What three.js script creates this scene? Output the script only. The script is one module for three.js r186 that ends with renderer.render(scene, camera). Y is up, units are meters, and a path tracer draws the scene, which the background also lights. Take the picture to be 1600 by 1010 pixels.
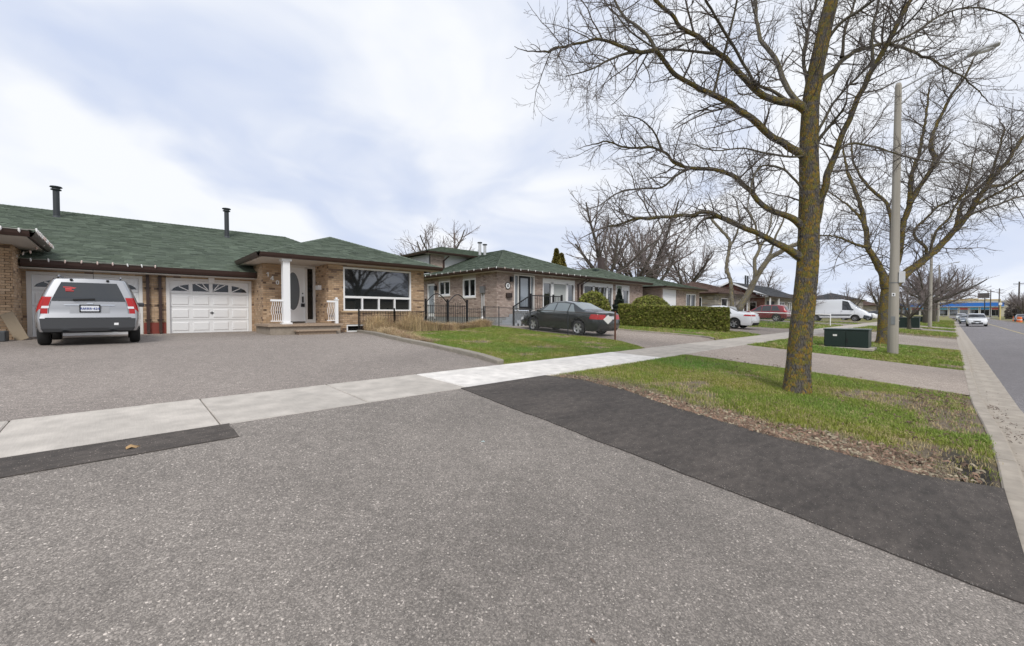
import * as THREE from 'three';
import { mergeGeometries, mergeVertices } from 'three/addons/utils/BufferGeometryUtils.js';
import { RoundedBoxGeometry } from 'three/addons/geometries/RoundedBoxGeometry.js';
import { FontLoader } from 'three/addons/loaders/FontLoader.js';
import { TextGeometry } from 'three/addons/geometries/TextGeometry.js';

// ---------------------------------------------------------------- camera
// X runs along the street, z = -D where D is the distance from the kerb side towards the houses
const scene = new THREE.Scene();
const camera = new THREE.PerspectiveCamera(75.78, 1600 / 1010, 0.05, 3000);
camera.position.set(0, 1.75, 0);
camera.rotation.order = 'YXZ';
camera.rotation.y = -THREE.MathUtils.degToRad(43.41);
camera.rotation.x = -Math.atan(15 / 649);

// ---------------------------------------------------------------- noise and random numbers
function rng(seed) { let a = seed >>> 0; return () => { a = (a + 0x6D2B79F5) >>> 0; let t = a; t = Math.imul(t ^ (t >>> 15), t | 1); t ^= t + Math.imul(t ^ (t >>> 7), t | 61); return ((t ^ (t >>> 14)) >>> 0) / 4294967296; }; }
const hash2 = (x, y, s = 0) => { let h = Math.imul(x | 0, 374761393) ^ Math.imul(y | 0, 668265263) ^ Math.imul(s | 0, 974634777); h = Math.imul(h ^ (h >>> 13), 1274126177); return ((h ^ (h >>> 16)) >>> 0) / 4294967296; };
const sm = (t) => t * t * (3 - 2 * t);
const clamp = (x, a = 0, b = 1) => Math.min(b, Math.max(a, x));
const sstep = (a, b, x) => sm(clamp((x - a) / (b - a)));
const lerp = (a, b, t) => a + (b - a) * t;
function vnoise(x, y, s = 0, per = 0) {
  const xi = Math.floor(x), yi = Math.floor(y), fx = sm(x - xi), fy = sm(y - yi);
  const w = per ? (v) => ((v % per) + per) % per : (v) => v;
  const a = hash2(w(xi), w(yi), s), b = hash2(w(xi + 1), w(yi), s), c = hash2(w(xi), w(yi + 1), s), d = hash2(w(xi + 1), w(yi + 1), s);
  return lerp(lerp(a, b, fx), lerp(c, d, fx), fy);
}
function fbm(x, y, oct = 4, s = 0, per = 0) { let v = 0, a = 0.5, n = 0; for (let i = 0; i < oct; i++) { v += a * vnoise(x, y, s + i * 17, per); n += a; a *= 0.5; x *= 2; y *= 2; if (per) per *= 2; } return v / n; }

// ---------------------------------------------------------------- sky: broken overcast, computed
{
  const W = 2048, H = 1024, data = new Float32Array(W * H * 4);
  for (let j = 0; j < H; j++) {
    const el = ((j + 0.5) / H - 0.5) * Math.PI, sy = Math.sin(el), cy = Math.cos(el);
    for (let i = 0; i < W; i++) {
      const az = ((i + 0.5) / W - 0.5) * 2 * Math.PI;
      const k = (j * W + i) * 4;
      let r = 0.55, g = 0.6, b = 0.68;
      if (sy > -0.02) {
        const dx = Math.cos(az) * cy, dz = Math.sin(az) * cy, y = Math.max(sy, 0);
        const px = dx / (y + 0.22) * 1.15 + 7.3, pz = dz / (y + 0.22) * 1.15 + 3.1;
        const wx = fbm(px * 0.9, pz * 0.9, 3, 5) - 0.5, wz = fbm(px * 0.9, pz * 0.9, 3, 9) - 0.5;
        let n = 0.5 * fbm(px * 0.8 + wx * 1.5, pz * 0.8 + wz * 1.5, 5, 21) + 0.5 * fbm(px * 2.1 + wx * 2.6, pz * 2.5 + wz * 2.6, 6, 55);
        n = 0.12 + 0.88 * sstep(0.34, 0.62, n);
        const fine = fbm(px * 5 + wx * 4, pz * 6 + wz * 4, 5, 77) - 0.5;
        n = clamp(n + fine * 0.5);
        const low = Math.exp(-y * 9);
        // thin grey-blue undersides to white cloud
        r = lerp(0.44, 0.665, n); g = lerp(0.495, 0.68, n); b = lerp(0.625, 0.71, n);
        r = lerp(r, 0.60, low * 0.55); g = lerp(g, 0.65, low * 0.55); b = lerp(b, 0.74, low * 0.55);
      }
      data[k] = r; data[k + 1] = g; data[k + 2] = b; data[k + 3] = 1;
    }
  }
  const sky = new THREE.DataTexture(data, W, H, THREE.RGBAFormat, THREE.FloatType);
  sky.mapping = THREE.EquirectangularReflectionMapping;
  sky.magFilter = THREE.LinearFilter; sky.minFilter = THREE.LinearFilter; sky.wrapS = THREE.RepeatWrapping;
  sky.needsUpdate = true;
  scene.background = sky; scene.environment = sky;
}
// ---------------------------------------------------------------- sun behind cloud: weak and very soft
const sun = new THREE.DirectionalLight(new THREE.Color(1, 0.97, 0.92), 1.5);
sun.position.set(-37, 78, 56); sun.target.position.set(8, 0, -8);
sun.castShadow = true; sun.shadow.radius = 34; sun.shadow.mapSize.set(2048, 2048);
Object.assign(sun.shadow.camera, { left: -60, right: 60, top: 60, bottom: -60, near: 1, far: 300 });
scene.add(sun, sun.target);

const renderer = new THREE.WebGLRenderer({ antialias: true });
renderer.toneMapping = THREE.LinearToneMapping;
renderer.toneMappingExposure = 1.44;
renderer.shadowMap.enabled = true;
renderer.setSize(1024, 646);

// ---------------------------------------------------------------- helpers
const V = (x, y, D) => new THREE.Vector3(x, y, -D);
const names = new Map();
function numbered(n) { const k = names.get(n) ?? 0; names.set(n, k + 1); return k ? `${n}_${String(k).padStart(3, '0')}` : n; }
const bases = new Map();
function shade(o) { o.castShadow = true; o.receiveShadow = true; return o; }
function mesh(name, geo, mat, parent) {                // geometry in world metres, moved into its thing's own axes
  const b = bases.get(parent);
  if (b && !geo.userData.local) geo.translate(-b.x, -b.y, -b.z);
  const m = shade(new THREE.Mesh(geo, mat)); m.name = name; parent.add(m);
  if (b) bases.set(m, b);
  return m;
}
function thing(name, label, category, base, group) {
  const o = new THREE.Group(); o.name = numbered(name); o.position.copy(base); scene.add(o);
  o.userData = { label, category }; if (group) o.userData.group = group;
  bases.set(o, base.clone()); return o;
}
function localThing(name, label, category, base, turn, group) {    // parts in the thing's own axes
  const o = thing(name, label, category, base, group); o.rotation.y = turn || 0; bases.delete(o); return o;
}
function single(name, geo, mat, label, category, base, group) {    // a thing of one mesh
  geo.translate(-base.x, -base.y, -base.z);
  const m = shade(new THREE.Mesh(geo, mat)); m.name = numbered(name); m.position.copy(base); scene.add(m);
  m.userData = { label, category }; if (group) m.userData.group = group; return m;
}
function struct(name, geo, mat) { const m = shade(new THREE.Mesh(geo, mat)); m.name = numbered(name); m.userData = { kind: 'structure' }; scene.add(m); return m; }
function structGroup(name) { const o = new THREE.Group(); o.name = numbered(name); o.userData = { kind: 'structure' }; scene.add(o); return o; }

class MB {                                             // collects faces, merged into one geometry
  constructor(colored) { this.p = []; this.u = []; this.c = colored ? [] : null; }
  tri(a, b, c, col, ua, ub, uc) {
    this.p.push(a.x, a.y, a.z, b.x, b.y, b.z, c.x, c.y, c.z);
    this.u.push(...(ua || [0, 0]), ...(ub || [0, 0]), ...(uc || [0, 0]));
    if (this.c) for (let i = 0; i < 3; i++) this.c.push(col[0], col[1], col[2]);
  }
  quad(a, b, c, d, col, o = [0, 0]) {
    const w = a.distanceTo(b), h = a.distanceTo(d);
    const A = [o[0], o[1]], B = [o[0] + w, o[1]], C = [o[0] + w, o[1] + h], Dd = [o[0], o[1] + h];
    this.tri(a, b, c, col, A, B, C); this.tri(a, c, d, col, A, C, Dd);
  }
  // box given a centre and three half vectors
  obox(c, x, y, z, col, skip = '') {
    const P = (i, j, k) => new THREE.Vector3().copy(c).addScaledVector(x, i).addScaledVector(y, j).addScaledVector(z, k);
    const o = [c.x * 0.7 + c.z * 0.31, c.y * 0.9 + c.z * 0.13];
    if (!skip.includes('f')) this.quad(P(-1, -1, 1), P(1, -1, 1), P(1, 1, 1), P(-1, 1, 1), col, o);
    if (!skip.includes('b')) this.quad(P(1, -1, -1), P(-1, -1, -1), P(-1, 1, -1), P(1, 1, -1), col, o);
    if (!skip.includes('r')) this.quad(P(1, -1, 1), P(1, -1, -1), P(1, 1, -1), P(1, 1, 1), col, o);
    if (!skip.includes('l')) this.quad(P(-1, -1, -1), P(-1, -1, 1), P(-1, 1, 1), P(-1, 1, -1), col, o);
    if (!skip.includes('t')) this.quad(P(-1, 1, 1), P(1, 1, 1), P(1, 1, -1), P(-1, 1, -1), col, o);
    if (!skip.includes('d')) this.quad(P(-1, -1, -1), P(1, -1, -1), P(1, -1, 1), P(-1, -1, 1), col, o);
    return this;
  }
  box(x0, x1, y0, y1, D0, D1, col, skip) {
    return this.obox(V((x0 + x1) / 2, (y0 + y1) / 2, (D0 + D1) / 2), new THREE.Vector3(Math.abs(x1 - x0) / 2, 0, 0), new THREE.Vector3(0, Math.abs(y1 - y0) / 2, 0), new THREE.Vector3(0, 0, Math.abs(D1 - D0) / 2), col, skip);
  }
  bar(a, b, w, h, col, up = new THREE.Vector3(0, 1, 0)) {           // box from a to b
    const d = new THREE.Vector3().subVectors(b, a), L = d.length(); d.normalize();
    let s = new THREE.Vector3().crossVectors(d, up); if (s.lengthSq() < 1e-6) s.set(1, 0, 0); s.normalize();
    const u = new THREE.Vector3().crossVectors(s, d);
    return this.obox(new THREE.Vector3().addVectors(a, b).multiplyScalar(0.5), d.multiplyScalar(L / 2), u.multiplyScalar(h / 2), s.multiplyScalar(w / 2), col);
  }
  tube(pts, r, n = 6, col, r1) {                       // plain tube through points, flat shaded
    const rings = [];
    for (let i = 0; i < pts.length; i++) {
      const d = new THREE.Vector3().subVectors(pts[Math.min(i + 1, pts.length - 1)], pts[Math.max(i - 1, 0)]).normalize();
      let s = new THREE.Vector3(0, 1, 0); if (Math.abs(d.y) > 0.9) s.set(1, 0, 0);
      s.cross(d).normalize(); const t = new THREE.Vector3().crossVectors(d, s);
      const R = r1 === undefined ? r : lerp(r, r1, i / (pts.length - 1));
      rings.push([...Array(n)].map((_, k) => new THREE.Vector3().copy(pts[i]).addScaledVector(s, R * Math.cos(k / n * 6.2832)).addScaledVector(t, R * Math.sin(k / n * 6.2832))));
    }
    for (let i = 0; i + 1 < rings.length; i++) for (let k = 0; k < n; k++) this.quad(rings[i][k], rings[i][(k + 1) % n], rings[i + 1][(k + 1) % n], rings[i + 1][k], col);
    return this;
  }
  geo(smooth) {
    let g = new THREE.BufferGeometry();
    g.setAttribute('position', new THREE.Float32BufferAttribute(this.p, 3));
    g.setAttribute('uv', new THREE.Float32BufferAttribute(this.u, 2));
    if (this.c) g.setAttribute('color', new THREE.Float32BufferAttribute(this.c, 3));
    if (smooth) { g.deleteAttribute('uv'); g = mergeVertices(g, 1e-4); }
    g.computeVertexNormals(); return g;
  }
}
function grid(nu, nv, fn, colored) {                    // fn(i/nu, j/nv) -> {p, uv, c}
  const p = [], u = [], c = [], ix = [];
  for (let j = 0; j <= nv; j++) for (let i = 0; i <= nu; i++) { const q = fn(i / nu, j / nv, i, j); p.push(q.p.x, q.p.y, q.p.z); u.push(...(q.uv || [i / nu, j / nv])); if (colored) c.push(...q.c); }
  for (let j = 0; j < nv; j++) for (let i = 0; i < nu; i++) { const a = j * (nu + 1) + i, b = a + 1, d = a + nu + 1, e = d + 1; ix.push(a, b, e, a, e, d); }
  const g = new THREE.BufferGeometry();
  g.setAttribute('position', new THREE.Float32BufferAttribute(p, 3)); g.setAttribute('uv', new THREE.Float32BufferAttribute(u, 2));
  if (colored) g.setAttribute('color', new THREE.Float32BufferAttribute(c, 3));
  g.setIndex(ix); g.computeVertexNormals(); return g;
}
function lathe(pts, n = 24) { return new THREE.LatheGeometry(pts.map(([x, y]) => new THREE.Vector2(x, y)), n); }

// ---------------------------------------------------------------- textures (matter only: grain, aggregate, bark, bits)
const enc = (x) => Math.round(255 * clamp(x <= 0.0031308 ? x * 12.92 : 1.055 * Math.pow(x, 1 / 2.4) - 0.055));
function texture(n, m, fn, srgb = true) {               // fn(x, y) gives linear rgb or one height
  const d = new Uint8Array(n * m * 4);
  for (let y = 0; y < m; y++) for (let x = 0; x < n; x++) {
    const v = fn(x, y), k = (y * n + x) * 4;
    if (srgb) { d[k] = enc(v[0]); d[k + 1] = enc(v[1]); d[k + 2] = enc(v[2]); } else d[k] = d[k + 1] = d[k + 2] = Math.round(255 * clamp(v));
    d[k + 3] = 255;
  }
  const t = new THREE.DataTexture(d, n, m, THREE.RGBAFormat); t.wrapS = t.wrapT = THREE.RepeatWrapping; t.magFilter = THREE.LinearFilter; t.minFilter = THREE.LinearMipmapLinearFilter; t.generateMipmaps = true;
  if (srgb) t.colorSpace = THREE.SRGBColorSpace; t.needsUpdate = true; return t;
}
function stones(n, count, rmin, rmax, seed, tone) {     // speckle of aggregate splats that wraps round: returns value and height arrays
  const val = new Float32Array(n * n).fill(-1), hgt = new Float32Array(n * n), R = rng(seed);
  for (let i = 0; i < count; i++) {
    const cx = R() * n, cy = R() * n, r = rmin + (rmax - rmin) * Math.pow(R(), 2.6), q = 0.55 + 0.45 * R(), a = R() * 3.14, t = tone(R), ca = Math.cos(a), sa = Math.sin(a);
    for (let y = -Math.ceil(r); y <= r; y++) for (let x = -Math.ceil(r); x <= r; x++) {
      const u = (x * ca + y * sa) / r, v = (-x * sa + y * ca) / (r * q), d = u * u + v * v;
      if (d > 1) continue;
      const k = (((Math.floor(cy + y) % n) + n) % n) * n + ((Math.floor(cx + x) % n) + n) % n;
      val[k] = t; hgt[k] = Math.sqrt(1 - d);
    }
  }
  return { val, hgt };
}
const std = (c, rough = 0.8, o = {}) => new THREE.MeshStandardMaterial({ color: new THREE.Color().setRGB(...c), roughness: rough, ...o });
const hex = (c, rough = 0.8, o = {}) => new THREE.MeshStandardMaterial({ color: c, roughness: rough, ...o });
const phys = (c, o) => new THREE.MeshPhysicalMaterial({ color: new THREE.Color().setRGB(...c), ...o });

const TX = {};
{
  const n = 2048, st = stones(n, 190000, 1.3, 6.6, 3, (R) => { const k = R(); return k < 0.06 ? 0.33 + 0.17 * R() : k < 0.3 ? 0.10 + 0.05 * R() : 0.17 + 0.09 * R(); });
  TX.worn = texture(n, n, (x, y) => {
    const k = y * n + x, f = hash2(x, y, 4), m = fbm(x / 64, y / 64, 3, 8, 32);
    let v = st.val[k] < 0 ? 0.105 + 0.07 * f : st.val[k] * (0.9 + 0.2 * f);
    v *= 0.84 + 0.32 * m; return [v * 1.05, v * 0.985, v * 0.93];
  });
  TX.wornBump = texture(n, n, (x, y) => st.hgt[y * n + x] * 0.75 + 0.25 * hash2(x, y, 11), false);
}
{
  const n = 1024, st = stones(n, 42000, 1, 3.6, 13, (R) => (R() < 0.05 ? 0.14 + 0.12 * R() : 0.035 + 0.03 * R()));
  TX.fresh = texture(n, n, (x, y) => { const k = y * n + x, f = hash2(x, y, 5), m = fbm(x / 90, y / 24, 4, 18, 0); let v = st.val[k] < 0 ? 0.03 + 0.03 * f : st.val[k]; v *= 0.55 + 0.9 * fbm(x / 64, y / 32, 4, 19, 16); return [v * 1.04, v, v * 0.97]; });
  TX.freshBump = texture(n, n, (x, y) => st.hgt[y * n + x] * 0.5 + 0.5 * hash2(x, y, 31), false);
}
{
  const n = 1024;
  TX.concrete = texture(n, n, (x, y) => {
    const f = hash2(x, y, 6), m = fbm(x / 128, y / 128, 5, 22, 8), br = fbm(x / 3, y / 64, 3, 29, 0), pit = hash2(x >> 1, y >> 1, 77) > 0.995 ? 0.7 : 1;
    const v = (0.86 + 0.13 * f + 0.5 * (m - 0.5) + 0.14 * (br - 0.5)) * pit; return [v * 0.86, v * 0.845, v * 0.81];
  });
  TX.concreteBump = texture(n, n, (x, y) => 0.4 * fbm(x / 4, y / 60, 3, 29, 0) + 0.4 * hash2(x, y, 61) + 0.2 * fbm(x / 40, y / 40, 3, 71, 0), false);
}
{
  const n = 1024;                                       // soil, thatch and roots under the grass
  TX.soil = texture(n, n, (x, y) => {
    const f = hash2(x, y, 91), m = fbm(x / 32, y / 32, 4, 92, 32), s = fbm(x / 6, y / 3, 2, 93, 0);
    const v = 0.5 + 0.5 * f; return [(0.75 + 0.5 * m) * v, (0.75 + 0.5 * m) * v * (0.95 + 0.1 * s), (0.7 + 0.5 * m) * v];
  });
}
{
  const n = 512, m = 1024;                              // plated, furrowed bark; u round the trunk, v along it
  const plates = (cw, ch, seed) => {                     // distance to the nearest furrow between long plates
    const out = new Float32Array(n * m), nx = Math.round(n / cw), ny = Math.round(m / ch), W = n / nx, H = m / ny;
    for (let y = 0; y < m; y++) for (let x = 0; x < n; x++) {
      const wx = x + 16 * (fbm(x / 64, y / 64, 2, seed + 3, 8) - 0.5), wy = y, ci = Math.floor(wx / W), cj = Math.floor(wy / H); let f1 = 9, f2 = 9;
      for (let j = -1; j <= 1; j++) for (let i = -1; i <= 1; i++) {
        const a = ci + i, c = cj + j, ai = ((a % nx) + nx) % nx, cc = ((c % ny) + ny) % ny, px = (a + 0.15 + 0.7 * hash2(ai, cc, seed)) * W, py = (c + hash2(ai, cc, seed + 1)) * H;
        const d = Math.hypot((wx - px) / W, (wy - py) / H * 0.85); if (d < f1) { f2 = f1; f1 = d; } else if (d < f2) f2 = d;
      }
      out[y * n + x] = clamp((f2 - f1) / 0.42);
    }
    return out;
  };
  const pa = plates(12, 70, 401), pb = plates(6, 30, 431), ridge = (x, y) => { const k = y * n + x; return sm(pa[k]) * (0.62 + 0.38 * sm(pb[k])); };
  TX.barkBump = texture(n, m, (x, y) => 0.8 * ridge(x, y) + 0.2 * fbm(x / 4, y / 16, 2, 47, 0), false);
  TX.barkLichen = texture(n, m, (x, y) => {
    const h = ridge(x, y), l = fbm(x / 64, y / 64, 4, 51, 8), g = fbm(x / 8, y / 8, 3, 53, 64), k = sstep(0.40, 0.53, l * 0.68 + g * 0.32) * (0.2 + 0.8 * sstep(0.15, 0.55, h)), t = fbm(x / 32, y / 32, 3, 59, 16);
    const grey = 0.055 + 0.19 * h, f = 0.78 + 0.44 * hash2(x, y, 57), w = sstep(0.4, 0.6, t);
    const yel = [lerp(0.28, 0.46, w), lerp(0.245, 0.28, w), lerp(0.045, 0.03, w)];
    return [lerp(grey * 1.08, yel[0], k) * f, lerp(grey * 0.96, yel[1], k) * f, lerp(grey * 0.84, yel[2], k) * f];
  });
  TX.barkMoss = texture(n, m, (x, y) => {
    const h = ridge(x, y), l = fbm(x / 64, y / 64, 4, 151, 8), g = fbm(x / 8, y / 8, 3, 153, 64), k = 0.75 * sstep(0.48, 0.66, l * 0.6 + g * 0.4);
    const grey = 0.1 + 0.14 * h, f = 0.8 + 0.4 * hash2(x, y, 157);
    return [lerp(grey * 1.08, 0.27, k) * f, lerp(grey * 0.97, 0.22, k) * f, lerp(grey * 0.82, 0.06, k) * f];
  });
}
const tex = (t, r, rot) => { const c = t.clone(); c.repeat.set(r, r); c.needsUpdate = true; return c; };
const M = {
  worn: std([1.22, 1.15, 1.07], 0.92, { map: tex(TX.worn, 1 / 2.4), bumpMap: tex(TX.wornBump, 1 / 2.4), bumpScale: 0.003, vertexColors: true }),
  road: std([0.98, 0.97, 1.0], 0.9, { map: tex(TX.worn, 1 / 2.6), bumpMap: tex(TX.wornBump, 1 / 2.6), bumpScale: 0.003, vertexColors: true }),
  fresh: std([1.42, 1.26, 1.15], 0.86, { map: tex(TX.fresh, 1 / 1.3), bumpMap: tex(TX.freshBump, 1 / 1.3), bumpScale: 0.003, vertexColors: true }),
  slab: std([0.63, 0.585, 0.54], 0.9, { map: tex(TX.concrete, 1 / 1.7), bumpMap: tex(TX.concreteBump, 1 / 1.7), bumpScale: 0.0015 }),
  slabNew: std([0.84, 0.81, 0.785], 0.9, { map: tex(TX.concrete, 1 / 1.5), bumpMap: tex(TX.concreteBump, 1 / 1.5), bumpScale: 0.0015 }),
  slabOld: std([0.52, 0.475, 0.43], 0.92, { map: tex(TX.concrete, 1 / 1.3), bumpMap: tex(TX.concreteBump, 1 / 1.3), bumpScale: 0.002 }),
  kerb: std([0.46, 0.41, 0.355], 0.92, { map: tex(TX.concrete, 1 / 1.1), bumpMap: tex(TX.concreteBump, 1 / 1.1), bumpScale: 0.003 }),
  stone: std([0.36, 0.33, 0.285], 0.95, { map: tex(TX.concrete, 1 / 0.5), bumpMap: tex(TX.concreteBump, 1 / 0.4), bumpScale: 0.006 }),
  soil: std([1, 1, 1], 1, { map: tex(TX.soil, 1 / 0.9), vertexColors: true }),
  vc: std([1, 1, 1], 0.9, { vertexColors: true }),
  brown: std([0.05, 0.026, 0.02], 0.45), brownDark: std([0.035, 0.02, 0.016], 0.5),
  soffit: std([0.52, 0.48, 0.43], 0.7), white: std([0.84, 0.84, 0.84], 0.5), whiteWarm: std([0.74, 0.72, 0.69], 0.55),
  doorWhite: std([0.82, 0.82, 0.82], 0.45), iron: std([0.02, 0.02, 0.022], 0.5, { metalness: 0.3 }), wire: std([0.22, 0.22, 0.22], 0.5, { metalness: 0.5 }),
  flue: std([0.045, 0.05, 0.055], 0.55, { metalness: 0.3 }), mortar: std([0.32, 0.27, 0.22], 0.95), mortar2: std([0.27, 0.23, 0.2], 0.95),
  glass: phys([0.014, 0.017, 0.018], { roughness: 0.03, ior: 2.33, metalness: 0 }),
  glassDark: phys([0.01, 0.011, 0.012], { roughness: 0.08, ior: 1.6 }),
  blind: std([0.42, 0.44, 0.43], 0.7), screen: std([0.12, 0.13, 0.12], 0.6),
  concretePole: std([0.40, 0.375, 0.335], 0.9, { map: tex(TX.concrete, 1 / 0.8), bumpMap: tex(TX.concreteBump, 1 / 0.6), bumpScale: 0.002 }),
  black: std([0.012, 0.012, 0.012], 0.7), rubber: std([0.018, 0.018, 0.018], 0.85), chrome: std([0.65, 0.66, 0.68], 0.2, { metalness: 0.9 }),
  red: std([0.42, 0.012, 0.012], 0.18), clear: std([0.75, 0.76, 0.78], 0.12), green: std([0.009, 0.022, 0.017], 0.42),
};
// ================================================================ THE SETTING
const pl = (t, x) => { if (x <= t[0][0]) return t[0][1]; for (let i = 1; i < t.length; i++) if (x <= t[i][0]) return lerp(t[i - 1][1], t[i][1], (x - t[i - 1][0]) / (t[i][0] - t[i - 1][0])); return t[t.length - 1][1]; };
const lowKerb = [[-30, 6.2], [12.7, 18.3], [27.3, 39.4], [51, 58], [61, 69], [80, 86], [98, 104]];
function kerbTop(x) { let k = 0.11; for (const [a, b] of lowKerb) k = Math.min(k, lerp(0.03, 0.11, clamp(Math.max(a - x, x - b) / 0.7))); return Math.max(0.03, k); }
function h(x, D) {                                     // height of the finished ground
  if (D < -8.5) return D < -9 ? lerp(0.1, 0.5, clamp((-9 - D) / 12)) : 0.1;
  if (D < -0.47) return 0;
  const kt = kerbTop(x);
  if (D < -0.3) return kt;
  if (D < 5.2) return lerp(kt, 0.58, (D + 0.3) / 5.5);
  let y = pl([[5.2, 0.58], [6.75, 0.62], [14.5, 0.96], [20, 1.0]], D);
  return y + 0.13 * sstep(12.5, 17.5, D) * sstep(10, 13.5, x);
}
const KD = [-0.3, 5.2, 6.75, 14.5, 20];
function rows(D0, D1, step) { const r = new Set([D0, D1]); for (const k of KD) if (k > D0 && k < D1) r.add(k); const n = Math.ceil((D1 - D0) / step); for (let i = 1; i < n; i++) r.add(D0 + (D1 - D0) * i / n); return [...r].sort((a, b) => a - b); }
function sheetGeo(x0, x1, D0, D1, lift, stepD, nx, col, y) { // ground sheet between two edges, uv in metres
  const rr = rows(D0, D1, stepD), f0 = typeof x0 === 'function' ? x0 : () => x0, f1 = typeof x1 === 'function' ? x1 : () => x1;
  return grid(nx, rr.length - 1, (u, v, i, j) => {
    const D = rr[j], x = lerp(f0(D), f1(D), u), Y = (y ? y(x, D) : h(x, D)) + lift;
    return { p: V(x, Y, D), uv: [x, D], c: col ? col(x, D) : [1, 1, 1] };
  }, true);
}
const stain = (k = 1, tint = [1, 1, 1], seed = 0) => (x, D) => {
  const a = fbm(x * 0.35 + 9, D * 0.35 + 4, 4, 201 + seed), b = fbm(x * 1.7, D * 1.7, 3, 211 + seed), s = 1 + k * (0.42 * (a - 0.5) + 0.2 * (b - 0.5));
  return [s * tint[0], s * tint[1], s * tint[2]];
};
// edges of the paved pieces, measured on the ground (metres)
const edgeStone = (D) => pl([[6.75, 6.02], [8.1, 6.3], [9.75, 6.47], [11.4, 6.5], [13.4, 6.62], [15, 6.8], [16.5, 7.05]], D);
const edgePatch = (D) => pl([[-0.3, 6.2], [0.2, 5.98], [0.8, 5.95], [1.6, 5.88], [2.7, 5.98], [3.8, 6.22], [4.7, 6.12], [5.2, 5.8]], D) + 0.07 * (vnoise(D * 3.1, 2.2, 5) - 0.5);
const edgeCut = (D) => 3.84 + 0.035 * (vnoise(D * 2.3, 1.1, 7) - 0.5) + 0.022 * (vnoise(D * 14, 2.1, 8) - 0.5);
const drive2L = (D) => pl([[6.75, 12.35], [8.6, 13.85], [10, 14.15], [18, 14.3]], D);
const drive2R = (D) => pl([[6.75, 18.1], [7.5, 19.2], [9, 19.4], [18, 19.4]], D);
const apron2L = (D) => pl([[-0.3, 12.9], [3, 12.0], [5.2, 11.7]], D), apron2R = (D) => pl([[-0.3, 18.35], [2, 17.8], [5.2, 16.85]], D);
const drive3L = (D) => pl([[6.75, 24.3], [8.5, 26.2], [18, 27.4]], D), drive3R = (D) => pl([[6.75, 34], [18, 33]], D);
const apron3L = (D) => pl([[-0.3, 27.5], [5.2, 25.9]], D), apron3R = (D) => pl([[-0.3, 39.6], [5.2, 38.6]], D);

// ---- terrain: one sheet to the horizon; soil and thatch colours, grass blades stand on it
const isPave = (x, D) => (D > 5.2 && D < 6.75) || (D <= 5.2 && (x < edgePatch(D) || (x > apron2L(D) && x < apron2R(D)) || (x > apron3L(D) && x < apron3R(D)) || (x > 51 && x < 58) || (x > 61 && x < 69))) ||
  (D >= 6.75 && (x < edgeStone(D) || (x > drive2L(D) && x < drive2R(D)) || (x > drive3L(D) && x < drive3R(D)) || (x > 49 && x < 55.5) || (x > 60 && x < 67)));
const bare = (x, D) => {                               // patches of bare soil and dead thatch
  let b = sstep(0.56, 0.70, fbm(x * 0.9 + 3, D * 0.9, 4, 301));
  if (D < 5.2 && x > 4 && x < 14) {
    const e = x - edgePatch(D); b = Math.max(b, sstep(0.62, 0.12, e + 0.5 * (fbm(x * 2, D * 2, 3, 305) - 0.5) - 0.25 * sstep(3.6, 2.2, D)));
    b = Math.max(b, sstep(0.35, 0.1, D + 0.3 + 0.5 * (fbm(x * 1.5, 7, 3, 309) - 0.45)) * sstep(10.2, 11, x));
  }
  if (x > 39 && x < 51 && D < 5) b = Math.max(b, sstep(3.5, 0.5, x - 39.6 + 1.5 * (fbm(x, D, 3, 311) - 0.5)));
  return b;
};
{
  const xs = [], ds = [];
  const span = (arr, a, b, s) => { for (let v = a; v < b - 1e-6; v += s) arr.push(v); };
  span(xs, -900, -60, 60); span(xs, -60, 4, 4); span(xs, 4, 26, 0.22); span(xs, 26, 60, 1); span(xs, 60, 140, 4); span(xs, 140, 2000, 60); xs.push(2000);
  span(ds, -900, -60, 60); span(ds, -60, -10, 5); ds.push(-9, -8.5, -8.4, -0.425, -0.41); span(ds, -0.3, 5.2, 0.22); span(ds, 5.2, 6.75, 0.775); span(ds, 6.75, 18, 0.25); span(ds, 18, 60, 3); span(ds, 60, 1200, 60); ds.push(1200);
  const g = grid(xs.length - 1, ds.length - 1, (u, v, i, j) => {
    const x = xs[i], D = ds[j], b = bare(x, D), n = fbm(x * 2.3, D * 2.3, 3, 317);
    const blk = sstep(0.55, 0.15, D + 0.3 + 0.5 * (n - 0.5)) * sstep(8.6, 7.6, x + 0.6 * (n - 0.5)) * sstep(5, 5.6, x) * (D > -0.37 && D < 2 ? 1 : 0);
    const gr = [lerp(0.2, 0.3, n), lerp(0.22, 0.26, n), lerp(0.06, 0.09, n)], so = [lerp(0.2, 0.035, blk), lerp(0.155, 0.03, blk), lerp(0.115, 0.026, blk)];
    return { p: V(x, (D < -0.42 && D > -8.45 ? -0.06 : h(x, D) - 0.022), D), uv: [x, D], c: [lerp(gr[0], so[0], b), lerp(gr[1], so[1], b), lerp(gr[2], so[2], b)] };
  }, true);
  const terrain = struct('ground', g, M.soil);
}
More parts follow.
